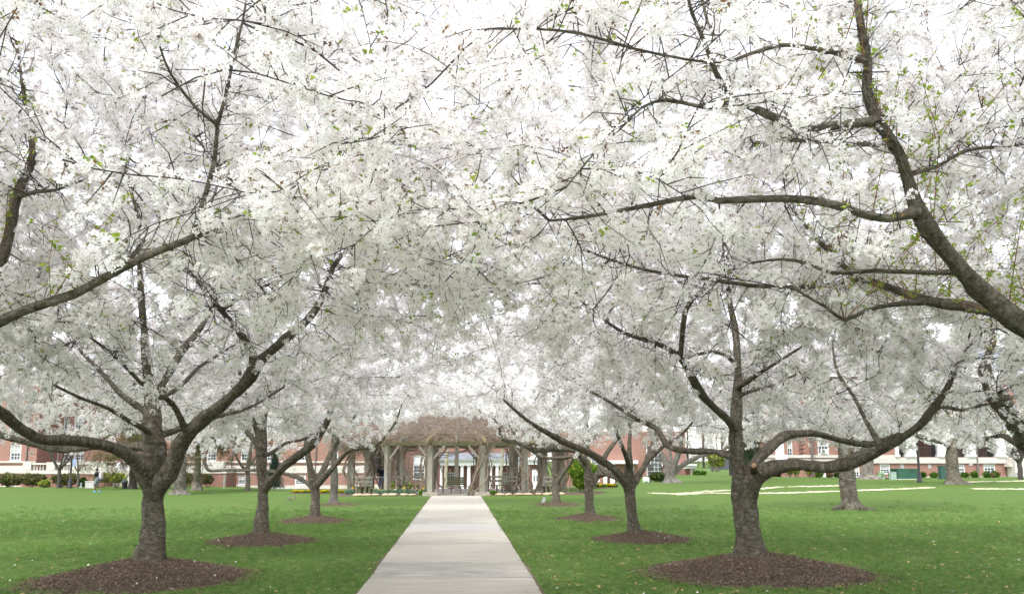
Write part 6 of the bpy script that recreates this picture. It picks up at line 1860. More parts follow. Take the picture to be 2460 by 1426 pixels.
def rocks():
    rnd = random.Random(12)
    m = simple('tan_rock', (0.47, 0.36, 0.25), 0.9, 0.25, 7.0, 0.5)
    for side, lab, pxs in (('l', 'flat tan edging stone before the daffodils', [862, 884, 905, 925, 946, 968, 990]), ('r', 'flat tan edging stone right of the path end', [1172, 1202, 1222, 1245, 1268, 1292, 1318, 1345])):
        words = ['nearest the path', 'second from the path', 'third from the path', 'fourth from the path', 'fifth from the path', 'sixth from the path', 'seventh from the path', 'farthest from the path']
        for j, px in enumerate(sorted(pxs, key=lambda v: abs(v - 1097))):
            p = ground_at(px + rnd.uniform(-3, 3), 50.85 + rnd.uniform(-0.1, 0.15))
            me = bpy.data.meshes.new('edging_stone'); bm = bmesh.new(); bmesh.ops.create_icosphere(bm, subdivisions=2, radius=1.0)
            sx, sy, sz = rnd.uniform(0.20, 0.36), rnd.uniform(0.13, 0.2), rnd.uniform(0.07, 0.11)
            for v in bm.verts:
                k = 1 + rnd.uniform(-0.14, 0.14); v.co = Vector((v.co.x * sx * k, v.co.y * sy * k, v.co.z * sz * k))
            bm.to_mesh(me); bm.free()
            o = new_obj('edging_stone', me, None, m, (p[0], p[1], p[2] + 0.07)); o.rotation_euler = (0, 0, rnd.uniform(-0.3, 0.3))
            tag(o, lab + ', ' + words[j], 'stone', 'edging stones, ' + ('left' if side == 'l' else 'right') + ' of the path end')
rocks()

# ------------------------------------------------------------------ bare trees and evergreens
def bare_tree(label, limbs_px, y, base, crown, natt, seed, voxel=0.05, step=0.35, kill=0.6, bark=None, twigs=3, twl=(0.2, 0.7), flare=1.4, name='bare_tree', group=None, twigmat=None, minz=1.5, tr=0.006):
    rg = np.random.default_rng(seed)
    root = thing(name, label, 'tree', tuple(base), 0, group); B = np.array(base, float)
    limbs = []
    for i, pts in enumerate(limbs_px):
        P, R = px_limb(pts, y)
        if i == 0: P[0] = B - np.array([0, 0, 0.15])
        limbs.append((P, R))
    for i in range(1, len(limbs)):
        P, R = limbs[i]; best = None
        for j in range(i):
            Pc, Rc = catmull(limbs[j][0], limbs[j][1], 0.1); d = np.linalg.norm(Pc - P[0], axis=1); k = int(d.argmin())
            if best is None or d[k] < best[0]: best = (d[k], Pc[k], Rc[k])
        if best[0] < 2.0: P[0] = best[1]; R[0] = min(R[0], best[2])
    me = trunk_mesh(limbs, B[2], voxel, rg, flare); me.transform(Matrix.Translation(-Vector(B))); new_obj('trunk', me, root, bark or M_GREYBARK)
    A = np.concatenate([crown_points(rg, c, r_, int(natt * f), lambda x, y_: B[2] + minz + 0 * x, hol) for (c, r_, f, hol) in crown])
    POS, par, r, n0, main = colonize(limbs, A, rg, step, kill, minz=B[2] + 0.8, up=0.12)
    g = np.arange(n0, len(POS))
    if len(g) == 0: return root
    v, f = edge_tubes(POS[par[g]] - B, POS[g] - B, np.where((main[par[g]] == g) & (par[g] >= n0), r[par[g]], r[g] * 1.1), r[g], 5)
    new_obj('branches', np_mesh('branches', v, f, 4, True), root, twigmat or M_STEM)['kind'] = 'stuff'
    src = np.repeat(g[r[g] < 0.03], twigs); n = len(src)
    bd = POS[src] - POS[par[src]]; bd /= np.maximum(np.linalg.norm(bd, axis=1), 1e-6)[:, None]
    D = rg.normal(0, .6, (n, 3)) + bd + np.array([0, 0, .25]); D /= np.linalg.norm(D, axis=1)[:, None]; L = rg.uniform(*twl, n)
    S1 = POS[src] + D * L[:, None]; S2 = S1 + (D + rg.normal(0, .4, (n, 3))) * (L * .7)[:, None]
    v1, f1 = edge_tubes(POS[src] - B, S1 - B, np.full(n, tr), np.full(n, tr * .8), 3); v2, f2 = edge_tubes(S1 - B, S2 - B, np.full(n, tr * .8), np.full(n, tr * .4), 3)
    new_obj('twigs', np_mesh('twigs', np.concatenate([v1, v2]), np.concatenate([f1, f2 + len(v1)]), 4), root, twigmat or M_STEM)['kind'] = 'stuff'
    return root
M_BROWNTWIG = simple('brown_twig', (0.27, 0.185, 0.145), 0.9, 0.25)
M_DARKBARK = mat_bark('dark_bark', (0.045, 0.038, 0.034), (0.085, 0.074, 0.066), (0.15, 0.135, 0.12), (0.10, 0.10, 0.07), 0.2, 20.0)
Y = 60.0
x = at(1616, 1106, Y)[0]
bare_tree('broad bare tree with many stems from one flared foot, right of the gymnasium', [
    [(1612, 1163, 46, 0), (1610, 1145, 34, 0), (1606, 1125, 26, 0), (1594, 1100, 17, 0.2), (1580, 1068, 14, 0.4), (1566, 1020, 10, 0.6), (1555, 960, 7, 0.8)],
    [(1616, 1145, 26, 0), (1624, 1110, 18, -0.3), (1634, 1070, 15, -0.6), (1642, 1020, 11, -0.9), (1650, 950, 7, -1.2)],
    [(1622, 1140, 22, 0), (1646, 1112, 15, 0.4), (1690, 1092, 13, 0.9), (1740, 1078, 10, 1.4), (1790, 1040, 7, 2.0)],
    [(1616, 1140, 18, 0), (1612, 1100, 13, 0.8), (1610, 1050, 10, 1.4), (1618, 980, 7, 2.0)],
], Y, base_pt(1612, Y, 0.0), [((x + 2, Y, 7.0), (8.0, 6.0, 5.0), 1.0, 0.2)], 1100, 51, 0.06, 0.45, 0.7, None, 4, (0.3, 0.9), 1.8, twigmat=M_BROWNTWIG, minz=2.6, tr=0.009)
Y = 72.0
x = at(2085, 1106, Y)[0]
bare_tree('pale grey thick trunk with flared foot beside the utility boxes', [
    [(2085, 1147, 66, 0), (2084, 1136, 44, 0), (2085, 1110, 36, 0), (2086, 1060, 33, 0), (2088, 1000, 28, 0), (2092, 930, 18, 0), (2096, 860, 10, 0)],
    [(2086, 1040, 20, 0), (2060, 990, 15, 0.5), (2030, 940, 10, 1.0)], [(2087, 1030, 20, 0), (2120, 980, 15, -0.5), (2150, 920, 10, -1.0)]],
    Y, base_pt(2085, Y, 0.0), [((x, Y, 9.0), (6.0, 5.0, 4.0), 1.0, 0.2)], 420, 52, 0.07, 0.5, 0.8, None, 3, (0.3, 0.9), 1.6, twigmat=M_BROWNTWIG, minz=4.5, tr=0.009)
M_SYC = mat_bark('sycamore_bark', (0.22, 0.19, 0.13), (0.50, 0.46, 0.34), (0.66, 0.62, 0.50), (0.30, 0.26, 0.17), 0.7, 3.0)
for i, (px, w, lab) in enumerate([(1071, 11, 'mottled pale sycamore trunk left of the pergola centre post'), (1204, 10, 'mottled pale sycamore trunk behind the right pergola bench')]):
    Y = 78.0; x = at(px, 1106, Y)[0]
    bare_tree(lab, [[(px - 1, 1172, w + 3, 0), (px, 1140, w, 0), (px + 3, 1090, w - 1, 0), (px + 5, 1030, w - 3, 0), (px + 8, 960, w - 5, 0)], [(px + 4, 1050, 6, 0), (px - 20, 1000, 5, 0.4), (px - 40, 950, 4, 0.8)], [(px + 4, 1045, 6, 0), (px + 30, 1000, 5, -0.4)]],
              Y, base_pt(px, Y, 0.0), [((x, Y, 8.0), (4.0, 3.5, 3.0), 1.0, 0.2)], 260, 60 + i, 0.06, 0.5, 0.8, M_SYC, 3, (0.3, 0.8), 1.3, twigmat=M_BROWNTWIG, minz=4.5, tr=0.009, group='sycamores behind the pergola')
for i, (px, by, y, w, rad, hgt, lab, n) in enumerate([
    (145, 1168, 70.0, 9, 2.6, 5.4, 'bare dark young tree with fanning stems before the left hall', 420),
    (190, 1168, 72.0, 5, 1.6, 4.8, 'thin bare sapling right of the fanning young tree, left hall', 200),
    (2449, 1146, 68.0, 12, 2.4, 5.2, 'bare dark young tree at the right edge before the porch', 380),
    (1562, 1167, 66.0, 5, 1.3, 3.4, 'thin bare sapling right of the white sign', 160),
    (1591, 1167, 66.0, 6, 1.5, 3.6, 'pale thin sapling before the tall gymnasium window', 180),
    (979, 1165, 70.0, 6, 1.4, 3.8, 'small grey forked tree seen between the left pergola posts', 160)]):
    b = base_pt(px, y, 0.0); s = mpp(y)
    def q(dx, h, wd, dy): 
        p = b + np.array([dx, dy, h]); return p
    c = [(b + np.array([0, 0, hgt * 0.68]), (rad, rad * 0.9, hgt * 0.42), 1.0, 0.2)]
    r0 = w * s / 2
    limbs_m = []
    rnd = random.Random(i + 5)
    root = thing('bare_tree', lab, 'tree', tuple(b))
    rg = np.random.default_rng(70 + i)
    trunkP = np.array([b + np.array([0, 0, -0.15]), b + np.array([0.02, 0, hgt * 0.14]), b + np.array([-0.03, 0, hgt * 0.26])]); limbs_m.append((trunkP, np.array([r0 * 1.1, r0, r0 * 0.85])))
    for k in range(5):
        a = 2 * math.pi * k / 5 + rnd.uniform(-.4, .4); e = rad * rnd.uniform(0.35, 0.75)
        limbs_m.append((np.array([trunkP[2], trunkP[2] + np.array([e * .35 * math.cos(a), e * .35 * math.sin(a), hgt * .14]), trunkP[2] + np.array([e * .75 * math.cos(a), e * .75 * math.sin(a), hgt * .36]), trunkP[2] + np.array([e * math.cos(a), e * math.sin(a), hgt * .6])]), np.array([r0 * .6, r0 * .5, r0 * .32, r0 * .15])))
    me = trunk_mesh(limbs_m, b[2], 0.035, rg, 1.2); me.transform(Matrix.Translation(-Vector(b))); new_obj('trunk', me, root, M_DARKBARK if i in (0, 2) else M_GREYBARK)
    A = np.concatenate([crown_points(rg, cc, rr_, n, lambda x_, y_: b[2] + hgt * 0.25 + 0 * x_, hol) for (cc, rr_, f, hol) in c])
    POS, par, r_, n0, main = colonize(limbs_m, A, rg, 0.22, 0.32, minz=b[2] + hgt * 0.2, up=0.2)
    g = np.arange(n0, len(POS)); v, f = edge_tubes(POS[par[g]] - b, POS[g] - b, np.maximum(r_[g], .007), np.maximum(r_[g], .006), 4)
    new_obj('branches', np_mesh('branches', v, f, 4, True), root, M_STEM)['kind'] = 'stuff'

# drooping evergreens
def sprig_source(seed, mat, L=0.55, n=16):
    rnd = random.Random(seed); mb = MB()
    for k in range(n):
        t = rnd.uniform(0, 1); c = Vector((rnd.uniform(-.05, .05), rnd.uniform(-.05, .05), -L * t))
        a = rnd.uniform(0, 6.28); d = Vector((math.cos(a), math.sin(a), rnd.uniform(-1.2, 0.1))).normalized(); l = rnd.uniform(0.08, 0.2)
        s = d.cross(Vector((0, 0, 1))).normalized() * rnd.uniform(0.008, 0.016)
        mb.add([c - s, c + s, c + d * l + s * .4, c + d * l - s * .4], [(0, 1, 2, 3)])
    return source('needle_sprig', mb, [mat])
SPRIGS = [sprig_source(1, leafmat('needle_olive', (0.080, 0.085, 0.032), (0.150, 0.150, 0.060))), sprig_source(2, leafmat('needle_brown', (0.115, 0.098, 0.048), (0.180, 0.158, 0.080))), sprig_source(3, leafmat('needle_deep', (0.026, 0.055, 0.020), (0.06, 0.105, 0.036))), sprig_source(4, leafmat('needle_blue', (0.085, 0.135, 0.105), (0.15, 0.205, 0.165)), 0.2, 14)]
G_SPRIG = scatter_group('sprig_scatter', SPRIGS)
def droop_tree(label, px, y, trunk_px, height, reach, z_low, idxs, n, seed, bark=None, name='hemlock_tree', side=None, ivy=False, group=None):
    b = base_pt(px, y, 0.0); rg = np.random.default_rng(seed); r = thing(name, label, 'tree', tuple(b), 0, group)
    r0 = trunk_px * mpp(y) / 2
    me = trunk_mesh([(np.array([b - np.array([0, 0, .2]), b + np.array([0, 0, height * .3]), b + np.array([0.1, 0, height * .65]), b + np.array([0, 0, height])]), np.array([r0 * 1.1, r0 * .9, r0 * .6, 0.05]))], b[2], 0.06, rg, 1.5)
    me.transform(Matrix.Translation(-Vector(b))); new_obj('trunk', me, r, bark or M_GREYBARK)
    P = []; sv = []; sf = []; so = 0
    nb = 46
    for k in range(nb):
        z = z_low + (height - z_low) * (k / nb) ** 1.1; a = rg.uniform(0, 6.28) if side is None else rg.normal(side, 0.9)
        L = reach * (1 - 0.75 * (z - z_low) / (height - z_low)) * rg.uniform(0.6, 1.1)
        ts = np.linspace(0, 1, 7); q = np.stack([L * ts * math.cos(a), L * ts * math.sin(a), z + 0.25 * L * ts - 0.55 * L * ts ** 2], -1)
        v, f = edge_tubes(q[:-1], q[1:], np.linspace(.05, .014, 6), np.linspace(.045, .008, 6), 4); sv.append(v); sf.append(f + so); so += len(v)
        m = max(4, int(n / nb)); t = rg.uniform(0.15, 1, m)
        P.append(np.stack([np.interp(t, ts, q[:, i]) for i in range(3)], -1) + np.stack([rg.normal(0, .35, m), rg.normal(0, .35, m), -rg.uniform(0, .35, m)], -1))
    new_obj('branches', np_mesh('branches', np.concatenate(sv), np.concatenate(sf), 4), r, M_STEM)['kind'] = 'stuff'
    P = np.concatenate(P); m = len(P)
    scatter('foliage', P, np.stack([rg.normal(0, .3, m), rg.normal(0, .3, m), rg.uniform(0, 6.28, m)], -1), rg.uniform(0.8, 1.5, m), rg.choice(idxs, m), G_SPRIG, r)
    if ivy:
        m = 420; a = rg.uniform(0, 6.28, m); z = rg.uniform(0, 1.9, m) ** 1.0
        rr = r0 * 1.02 + 0.4 * r0 * np.clip(.5 - z, 0, 1)
        scatter('ivy', np.stack([rr * np.cos(a), rr * np.sin(a), z], -1), rg.normal(0, .8, (m, 3)), rg.uniform(.4, .9, m), rg.choice([DEEP, OLIVE, BROWN], m), G_TUFT, r)
    return r
droop_tree('hemlock with drooping olive branches beside the litter bin, left hall', 322, 68.0, 15, 11.0, 4.6, 2.3, [0, 0, 1], 3400, 1, M_DARKBARK, ivy=True)
droop_tree('grey ridged trunk with ivy foot behind the big left cherry', 434, 54.0, 29, 12.0, 3.6, 4.2, [0, 1], 1300, 2, None, 'tall_tree', ivy=True)
droop_tree('hemlock with slim grey trunk and olive branches over the porch terrace', 475, 63.0, 18, 12.0, 7.2, 3.1, [0, 0, 1], 4200, 3, None, side=-0.2)
droop_tree('dark green hemlock behind the lower right cherry trunk', 1802, 70.0, 12, 9.0, 2.3, 2.4, [2], 1300, 4, M_DARKBARK)
for i, (px, lab) in enumerate([(1652, 'dark distant conifer left of the tan house'), (1690, 'dark distant conifer right behind the tan house'), (1735, 'dark distant conifer behind the white shed'), (1770, 'dark distant conifer at the right of the white shed')]):
    droop_tree(lab, px, 175.0, 6, 11.0 + i, 4.2, 0.8, [2, 2, 0], 700, 10 + i, M_DARKBARK, 'conifer', group='distant conifers beyond the house')
droop_tree('dark conifer seen through the left side of the pergola', 905, 96.0, 6, 7.5, 2.6, 3.2, [2], 700, 20, M_DARKBARK, 'conifer')
def spruce(label, px, y, w, h, seed):
    b = base_pt(px, y, 0.0); rg = np.random.default_rng(seed); r = thing('spruce_tree', label, 'tree', tuple(b))
    MB().tube([(0, 0, -.1), (0, 0, h * .97)], [.06, .01], 8).build('trunk', M_DARKBARK, r)
    P = []
    for k in range(13):
        t = k / 12; z = 0.3 + (h - 0.35) * t; R = w / 2 * (1 - t) ** 0.85 + 0.03
        for a in np.arange(0, 6.28, 0.55): 
            a2 = a + k
            for s in np.arange(0.15, 1.01, 0.2): P.append((R * s * math.cos(a2), R * s * math.sin(a2), z + 0.10 - 0.12 * s + rg.normal(0, .02)))
    P = np.array(P); m = len(P)
    scatter('foliage', P, np.stack([rg.normal(0, .5, m), rg.normal(0, .5, m), rg.uniform(0, 6.28, m)], -1), rg.uniform(.8, 1.3, m), np.full(m, 3), G_SPRIG, r)
spruce('small blue-green spruce before the left brick hall', 661, 66.0, 1.5, 2.7, 5)
# ------------------------------------------------------------------ things on the lawn
def ground_hit(px, py):
    d = CAM_R @ np.array([(px - PPX) / FPX, -(py - PPY) / FPX, -1.0]); z = 0.0
    for _ in range(12):
        t = (z - CAM_Z) / d[2]; z = tz(d[0] * t, d[1] * t)
    return np.array([d[0] * t, d[1] * t, z])

M_STRAW = simple('straw', (0.74, 0.68, 0.53), 0.9, 0.22, 14.0, 0.4)
SRC_STRAW = []
for s_ in (1, 2):
    mb_ = MB(); rnd_ = random.Random(s_)
    for k_ in range(9):
        a_ = rnd_.uniform(0, 6.28); c_ = Vector((rnd_.uniform(-.15, .15), rnd_.uniform(-.12, .12), rnd_.uniform(0, .025))); d_ = Vector((math.cos(a_), math.sin(a_), rnd_.uniform(-.08, .12))) * rnd_.uniform(.08, .2)
        mb_.beam(c_ - d_, c_ + d_, 0.012, 0.006)
    SRC_STRAW.append(source('straw_wisp', mb_, [M_STRAW]))
G_STRAW = scatter_group('straw_scatter', SRC_STRAW)
def straw(label, pts, width, seed, gaps=0.0):
    rg = np.random.default_rng(seed); W = np.array([ground_hit(px, py) for px, py in pts])
    c = W[len(W) // 2]
    P, _ = catmull(W, np.ones(len(W)), 0.35)
    r = tag(thing('straw_strip', label, 'straw', (c[0], c[1], tz(c[0], c[1])), 0, 'straw strips laid on the right-hand lawn'))
    mb = MB(); wl = width * (0.55 + 0.45 * rg.uniform(0, 1, len(P))); off = rg.normal(0, .12 * width, len(P))
    V = []
    for p, w, o in zip(P, wl, off):
        for s, zz in ((-.5, -0.02), (-.4, .022), (.4, .026), (.5, -0.02)):
            y = p[1] + s * w + o; V.append((p[0] - c[0], y - c[1], tz(p[0], y) + zz - tz(c[0], c[1])))
    F_ = []
    for k in range(len(P) - 1):
        if gaps and math.sin(k * 0.35 + seed) * math.sin(k * 0.13) > 1 - 2 * gaps: continue
        for i in range(3): F_.append((4 * k + i, 4 * k + 4 + i, 4 * k + 5 + i, 4 * k + 1 + i))
    mb.add(V, F_); mb.build('straw_mat', M_STRAW, r)
    n = int(len(P) * 5 * width ** 0.5); k = rg.integers(0, len(P), n)
    Q = P[k] + np.stack([rg.uniform(-.2, .2, n), rg.normal(0, .28 * width, n) + off[k], np.zeros(n)], -1)
    Q[:, 2] = terrain(Q[:, 0], Q[:, 1]) + .02
    scatter('loose_straw', Q - np.array([c[0], c[1], tz(c[0], c[1])]), np.stack([rg.normal(0, .07, n), rg.normal(0, .07, n), rg.uniform(0, 6.28, n)], -1), rg.uniform(.7, 1.2, n), rg.integers(0, 2, n), G_STRAW, r)
straw('bright straw strip between the multi-stemmed tree and the lower right cherry', [(1568, 1176), (1630, 1174), (1700, 1173), (1790, 1171)], 0.30, 1)
straw('thin straw strip just before the bright one, left of the lower right cherry', [(1625, 1179), (1700, 1178), (1790, 1177)], 0.2, 2)
straw('long straw strip behind the old rooted cherry, right lawn', [(1790, 1178), (1900, 1177), (2020, 1176), (2120, 1175), (2190, 1173), (2242, 1171)], 0.32, 3)
straw('patchy far straw strip before the curved bay', [(1800, 1171), (1880, 1169), (1950, 1168), (2030, 1166)], 0.4, 4, 0.3)
straw('straw strip at the right frame edge before the porch', [(2338, 1174), (2400, 1174), (2500, 1175)], 0.35, 5)
straw('scattered far straw right of the thick cherry trunk', [(2318, 1158), (2360, 1157), (2420, 1156), (2500, 1154)], 0.4, 6, 0.35)

# utility boxes, lamp posts, bin, planter, signs
def utility(label, px0, px1, py0, py1, y, col, depth=0.8, name='utility_box', slats=0):
    a = at(px0, py1, y); b = at(px1, py0, y); c = ((a[0] + b[0]) / 2, y, a[2])
    g = tz(c[0], y); r = thing(name, label, 'utility box', (c[0], y, g)); w = (b[0] - a[0]) / 2; h = b[2] - g
    m = simple('paint_' + name + '_%d' % int(col[1] * 1000), col, 0.5, 0.08)
    MB().box((-w, 0, -0.1), (w, depth, h - 0.06)).build('cabinet', m, r)
    MB().box((-w - 0.02, -0.02, h - 0.058), (w + 0.02, depth + 0.02, h)).build('lid', m, r)
    MB().box((-0.004, -0.012, 0.05), (0.004, -0.001, h - 0.07)).build('door_seam', M_BLACK, r)
    if w > 0.4:
        MB().box((w * 0.2, -0.02, h * 0.72), (w * 0.5, -0.002, h * 0.86)).build('sign_plate', M_BLACK, r)
        MB().box((-w - 0.08, -0.1, -0.12), (w + 0.08, depth + 0.1, 0.05)).build('concrete_pad', M_STONE, r)
    for k in range(slats):
        MB().box((-w * .8, -0.015, h * (0.2 + 0.12 * k)), (w * .8, -0.002, h * (0.26 + 0.12 * k))).build('louvre', M_PIPE, r)
utility('large dark green transformer box left of the lamp post', 2158, 2207, 1125, 1151, 70.0, (0.030, 0.098, 0.062), 1.3, 'transformer_box')
utility('pale green cabinet left of the large green transformer', 2142, 2153, 1133, 1152, 69.0, (0.33, 0.42, 0.36), 0.4)
utility('light green louvred box at the foot of the pale trunk', 2115, 2124, 1132, 1150, 71.0, (0.33, 0.52, 0.30), 0.35, slats=5)
utility('tall green cabinet left of the thick cherry trunk', 2262, 2272, 1118, 1148, 70.0, (0.040, 0.095, 0.075), 0.5)
utility('slim grey electrical box before the left hall porch', 536, 540, 1140, 1172, 74.0, (0.42, 0.42, 0.42), 0.2)

def lamp_post(label, px, y, h, banner=None):
    p = ground_at(px, y); r = thing('lamp_post', label, 'lamp post', tuple(p), 0)
    MB().lathe([(0.20, -0.1), (0.20, 0.10), (0.17, 0.16), (0.15, 0.55), (0.10, 0.75), (0.085, 0.9), (0.065, h - 0.1), (0.09, h)], 14).build('pole', M_BLACK, r, True)
    MB().lathe([(0.10, h + .001), (0.17, h + 0.12), (0.20, h + 0.45), (0.15, h + 0.55)], 12).build('lantern', simple('lamp_globe', (0.72, 0.73, 0.72), 0.3), r, True)
    MB().lathe([(0.22, h + 0.551), (0.10, h + 0.68), (0.03, h + 0.80)], 12).build('cap', M_BLACK, r, True)
    if banner:
        MB().box((0.08, -0.01, h - 0.85), (0.36, 0.01, h - 0.25)).build('banner', simple('pale_blue_banner', (0.30, 0.38, 0.55), 0.7, 0.1), r)
        MB().beam((0.0, 0, h - 0.22), (0.40, 0, h - 0.22), 0.03, 0.03).build('banner_arm', M_BLACK, r)
lamp_post('black tapered lamp post before the green transformer box', 2206, 61.5, 4.3)
lamp_post('black lamp post with blue banner before the left terrace', 172, 70.0, 2.6, True)
lamp_post('distant black lamp post with white lantern near the tan house', 1711, 125.0, 3.1)

def bin_():
    p = ground_at(303, 69.0); r = thing('litter_bin', 'dark litter bin with domed lid beside the hemlock trunk', 'bin', tuple(p))
    MB().lathe([(0.17, -0.02), (0.19, 0.05), (0.22, 0.50), (0.23, 0.52)], 14).build('body', M_BLACK, r, True)
    MB().lathe([(0.24, 0.521), (0.24, 0.56), (0.20, 0.66), (0.10, 0.73), (0.02, 0.75)], 14).build('lid', simple('bin_lid', (0.12, 0.16, 0.15), 0.5), r, True)
    p = ground_at(219, 70.5); r = thing('planter_block', 'pale concrete planter block left of the walking person', 'planter', tuple(p))
    MB().box((-0.36, 0, -0.1), (0.36, 0.7, 0.5)).build('block', simple('planter_concrete', (0.50, 0.49, 0.46), 0.85), r)
    MB().box((-0.39, -0.03, 0.501), (0.39, 0.73, 0.56)).build('cap', simple('planter_concrete', (0.5, 0.49, 0.46)), r)
    p = ground_at(218, 74.0); r = thing('brick_pier', 'square brick pier behind the pale planter block', 'pier', tuple(p))
    MB().box((-0.3, 0, -0.2), (0.3, 0.6, 1.0)).build('brickwork', M_BRICK2, r); MB().box((-0.36, -0.06, 1.001), (0.36, 0.66, 1.1)).build('cap', M_DBRICK, r)
    p = ground_at(1551, 62.0); r = thing('signboard', 'small white information sign on legs before the gymnasium wing', 'sign', tuple(p))
    w = 0.24
    mb = MB(); n = 8
    top = [(w * math.cos(math.pi * k / n), 0.36 + 0.06 * math.sin(math.pi * k / n)) for k in range(n + 1)]
    pts = [(w, 0.10)] + top + [(-w, 0.10)]
    m = len(pts); mb.add([(x, -0.02, z) for x, z in pts] + [(x, 0.02, z) for x, z in pts], [tuple(range(m)), tuple(range(2 * m - 1, m - 1, -1))] + [(i, i + m, (i + 1) % m + m, (i + 1) % m) for i in range(m)])
    mb.build('board', M_WHITE, r)
    for s in (-1, 1): MB().box((s * 0.19 - 0.02, -0.015, -0.1), (s * 0.19 + 0.02, 0.015, 0.099)).build('leg', M_WHITE, r)
    for k in range(2): MB().box((-0.15, -0.024, 0.30 - 0.035 * k), (0.15, -0.021, 0.315 - 0.035 * k)).build('text_line', simple('sign_grey', (0.45, 0.5, 0.5)), r)
    p = ground_at(1304, 38.6); r = thing('plaque', 'small grey tilted plaque on a stake beside the last right mulch mound', 'plaque', tuple(p))
    MB().box((-0.012, -0.012, -0.1), (0.012, 0.012, 0.22)).build('stake', M_BLACK, r)
    o = MB().box((-0.075, -0.01, -0.15), (0.075, 0.01, 0.15)).build('plate', simple('plaque_grey', (0.28, 0.27, 0.26), 0.5), r, False, (0.03, -0.02, 0.30)); o.rotation_euler = (math.radians(-35), math.radians(28), 0)
    p = ground_at(488, 79.0); r = thing('banner', 'narrow blue banner before the left hall windows', 'banner', tuple(p))
    MB().tube([(0, 0, -0.2), (0, 0, 3.1)], 0.03, 8).build('pole', M_BLACK, r); MB().box((0.04, -0.01, 2.0), (0.24, 0.01, 3.0)).build('cloth', simple('blue_banner', (0.10, 0.20, 0.55)), r)
    p = ground_at(199, 72.0); r = thing('bollard', 'low grey domed bollard in front of the dark green bush', 'bollard', tuple(p))
    MB().lathe([(0.16, -.05), (0.17, 0.05), (0.08, 0.12), (0.07, 0.30), (0.10, 0.34), (0.02, 0.42)], 12).build('body', simple('bollard_grey', (0.33, 0.35, 0.36), 0.5), r, True)
bin_()

# sawn limb stubs on two of the trees, and sticks on the mulch
def stub(tree_label, px, py, y, d, r0, L, endcol):
    root = [o for o in bpy.data.objects if o.get('label', '').startswith(tree_label)][0]
    p = Vector(at(px, py, y)) - root.location; d = Vector(d).normalized()
    mb = MB(); mb.tube([p - d * L, p - d * L * .3, p], [r0 * 1.25, r0 * 1.05, r0], 12)
    mb.tube([p + d * 0.001, p + d * 0.012], [r0 * 0.86, r0 * 0.80], 12, 1)
    me = mb.mesh('sawn_limb', True)
    a = me.attributes.new('bark', 'FLOAT_VECTOR', 'POINT'); a.data.foreach_set('vector', np.array([(v[0] * 9, v[1] * 9, v[2]) for v in mb.v], np.float32).ravel())
    new_obj('sawn_limb', me, root, [M_BARK, simple('sawn_wood_%d' % int(endcol[0] * 100), endcol, 0.85, 0.2, 20.0, 0.3)])
stub('cherry with thick level limb', 1811, 1117, 14.85, (-0.35, -1, 0.25), 0.058, 0.5, (0.42, 0.27, 0.17))
stub('third cherry of the right row', 1457, 1138, 30.1, (0.55, -1, 0.15), 0.085, 0.8, (0.55, 0.52, 0.48))
def stick(label, px, py, L, a, r0, z):
    g = ground_hit(px, py); rnd = random.Random(int(px))
    o = thing('stick', label, 'stick', (g[0], g[1], g[2] + z), a)
    pts = [(-L / 2, 0, 0.0), (-L / 6, 0.03, 0.035), (L / 6, -0.02, 0.04), (L / 2, 0.02, 0.0)]
    MB().tube(pts, [r0, r0 * .9, r0 * .7, r0 * .4], 7).build('wood', M_TWIG, o, True)
stick('curved root-like stick leaning on the mulch at the big left trunk', 345, 1342, 0.55, 2.7, 0.022, 0.26)
stick('bare stick lying on the front of the right mulch mound', 1750, 1403, 0.28, 0.6, 0.012, 0.15)
stick('thin stick lying on the right side of the right mulch mound', 1875, 1405, 0.3, -0.1, 0.009, 0.13)

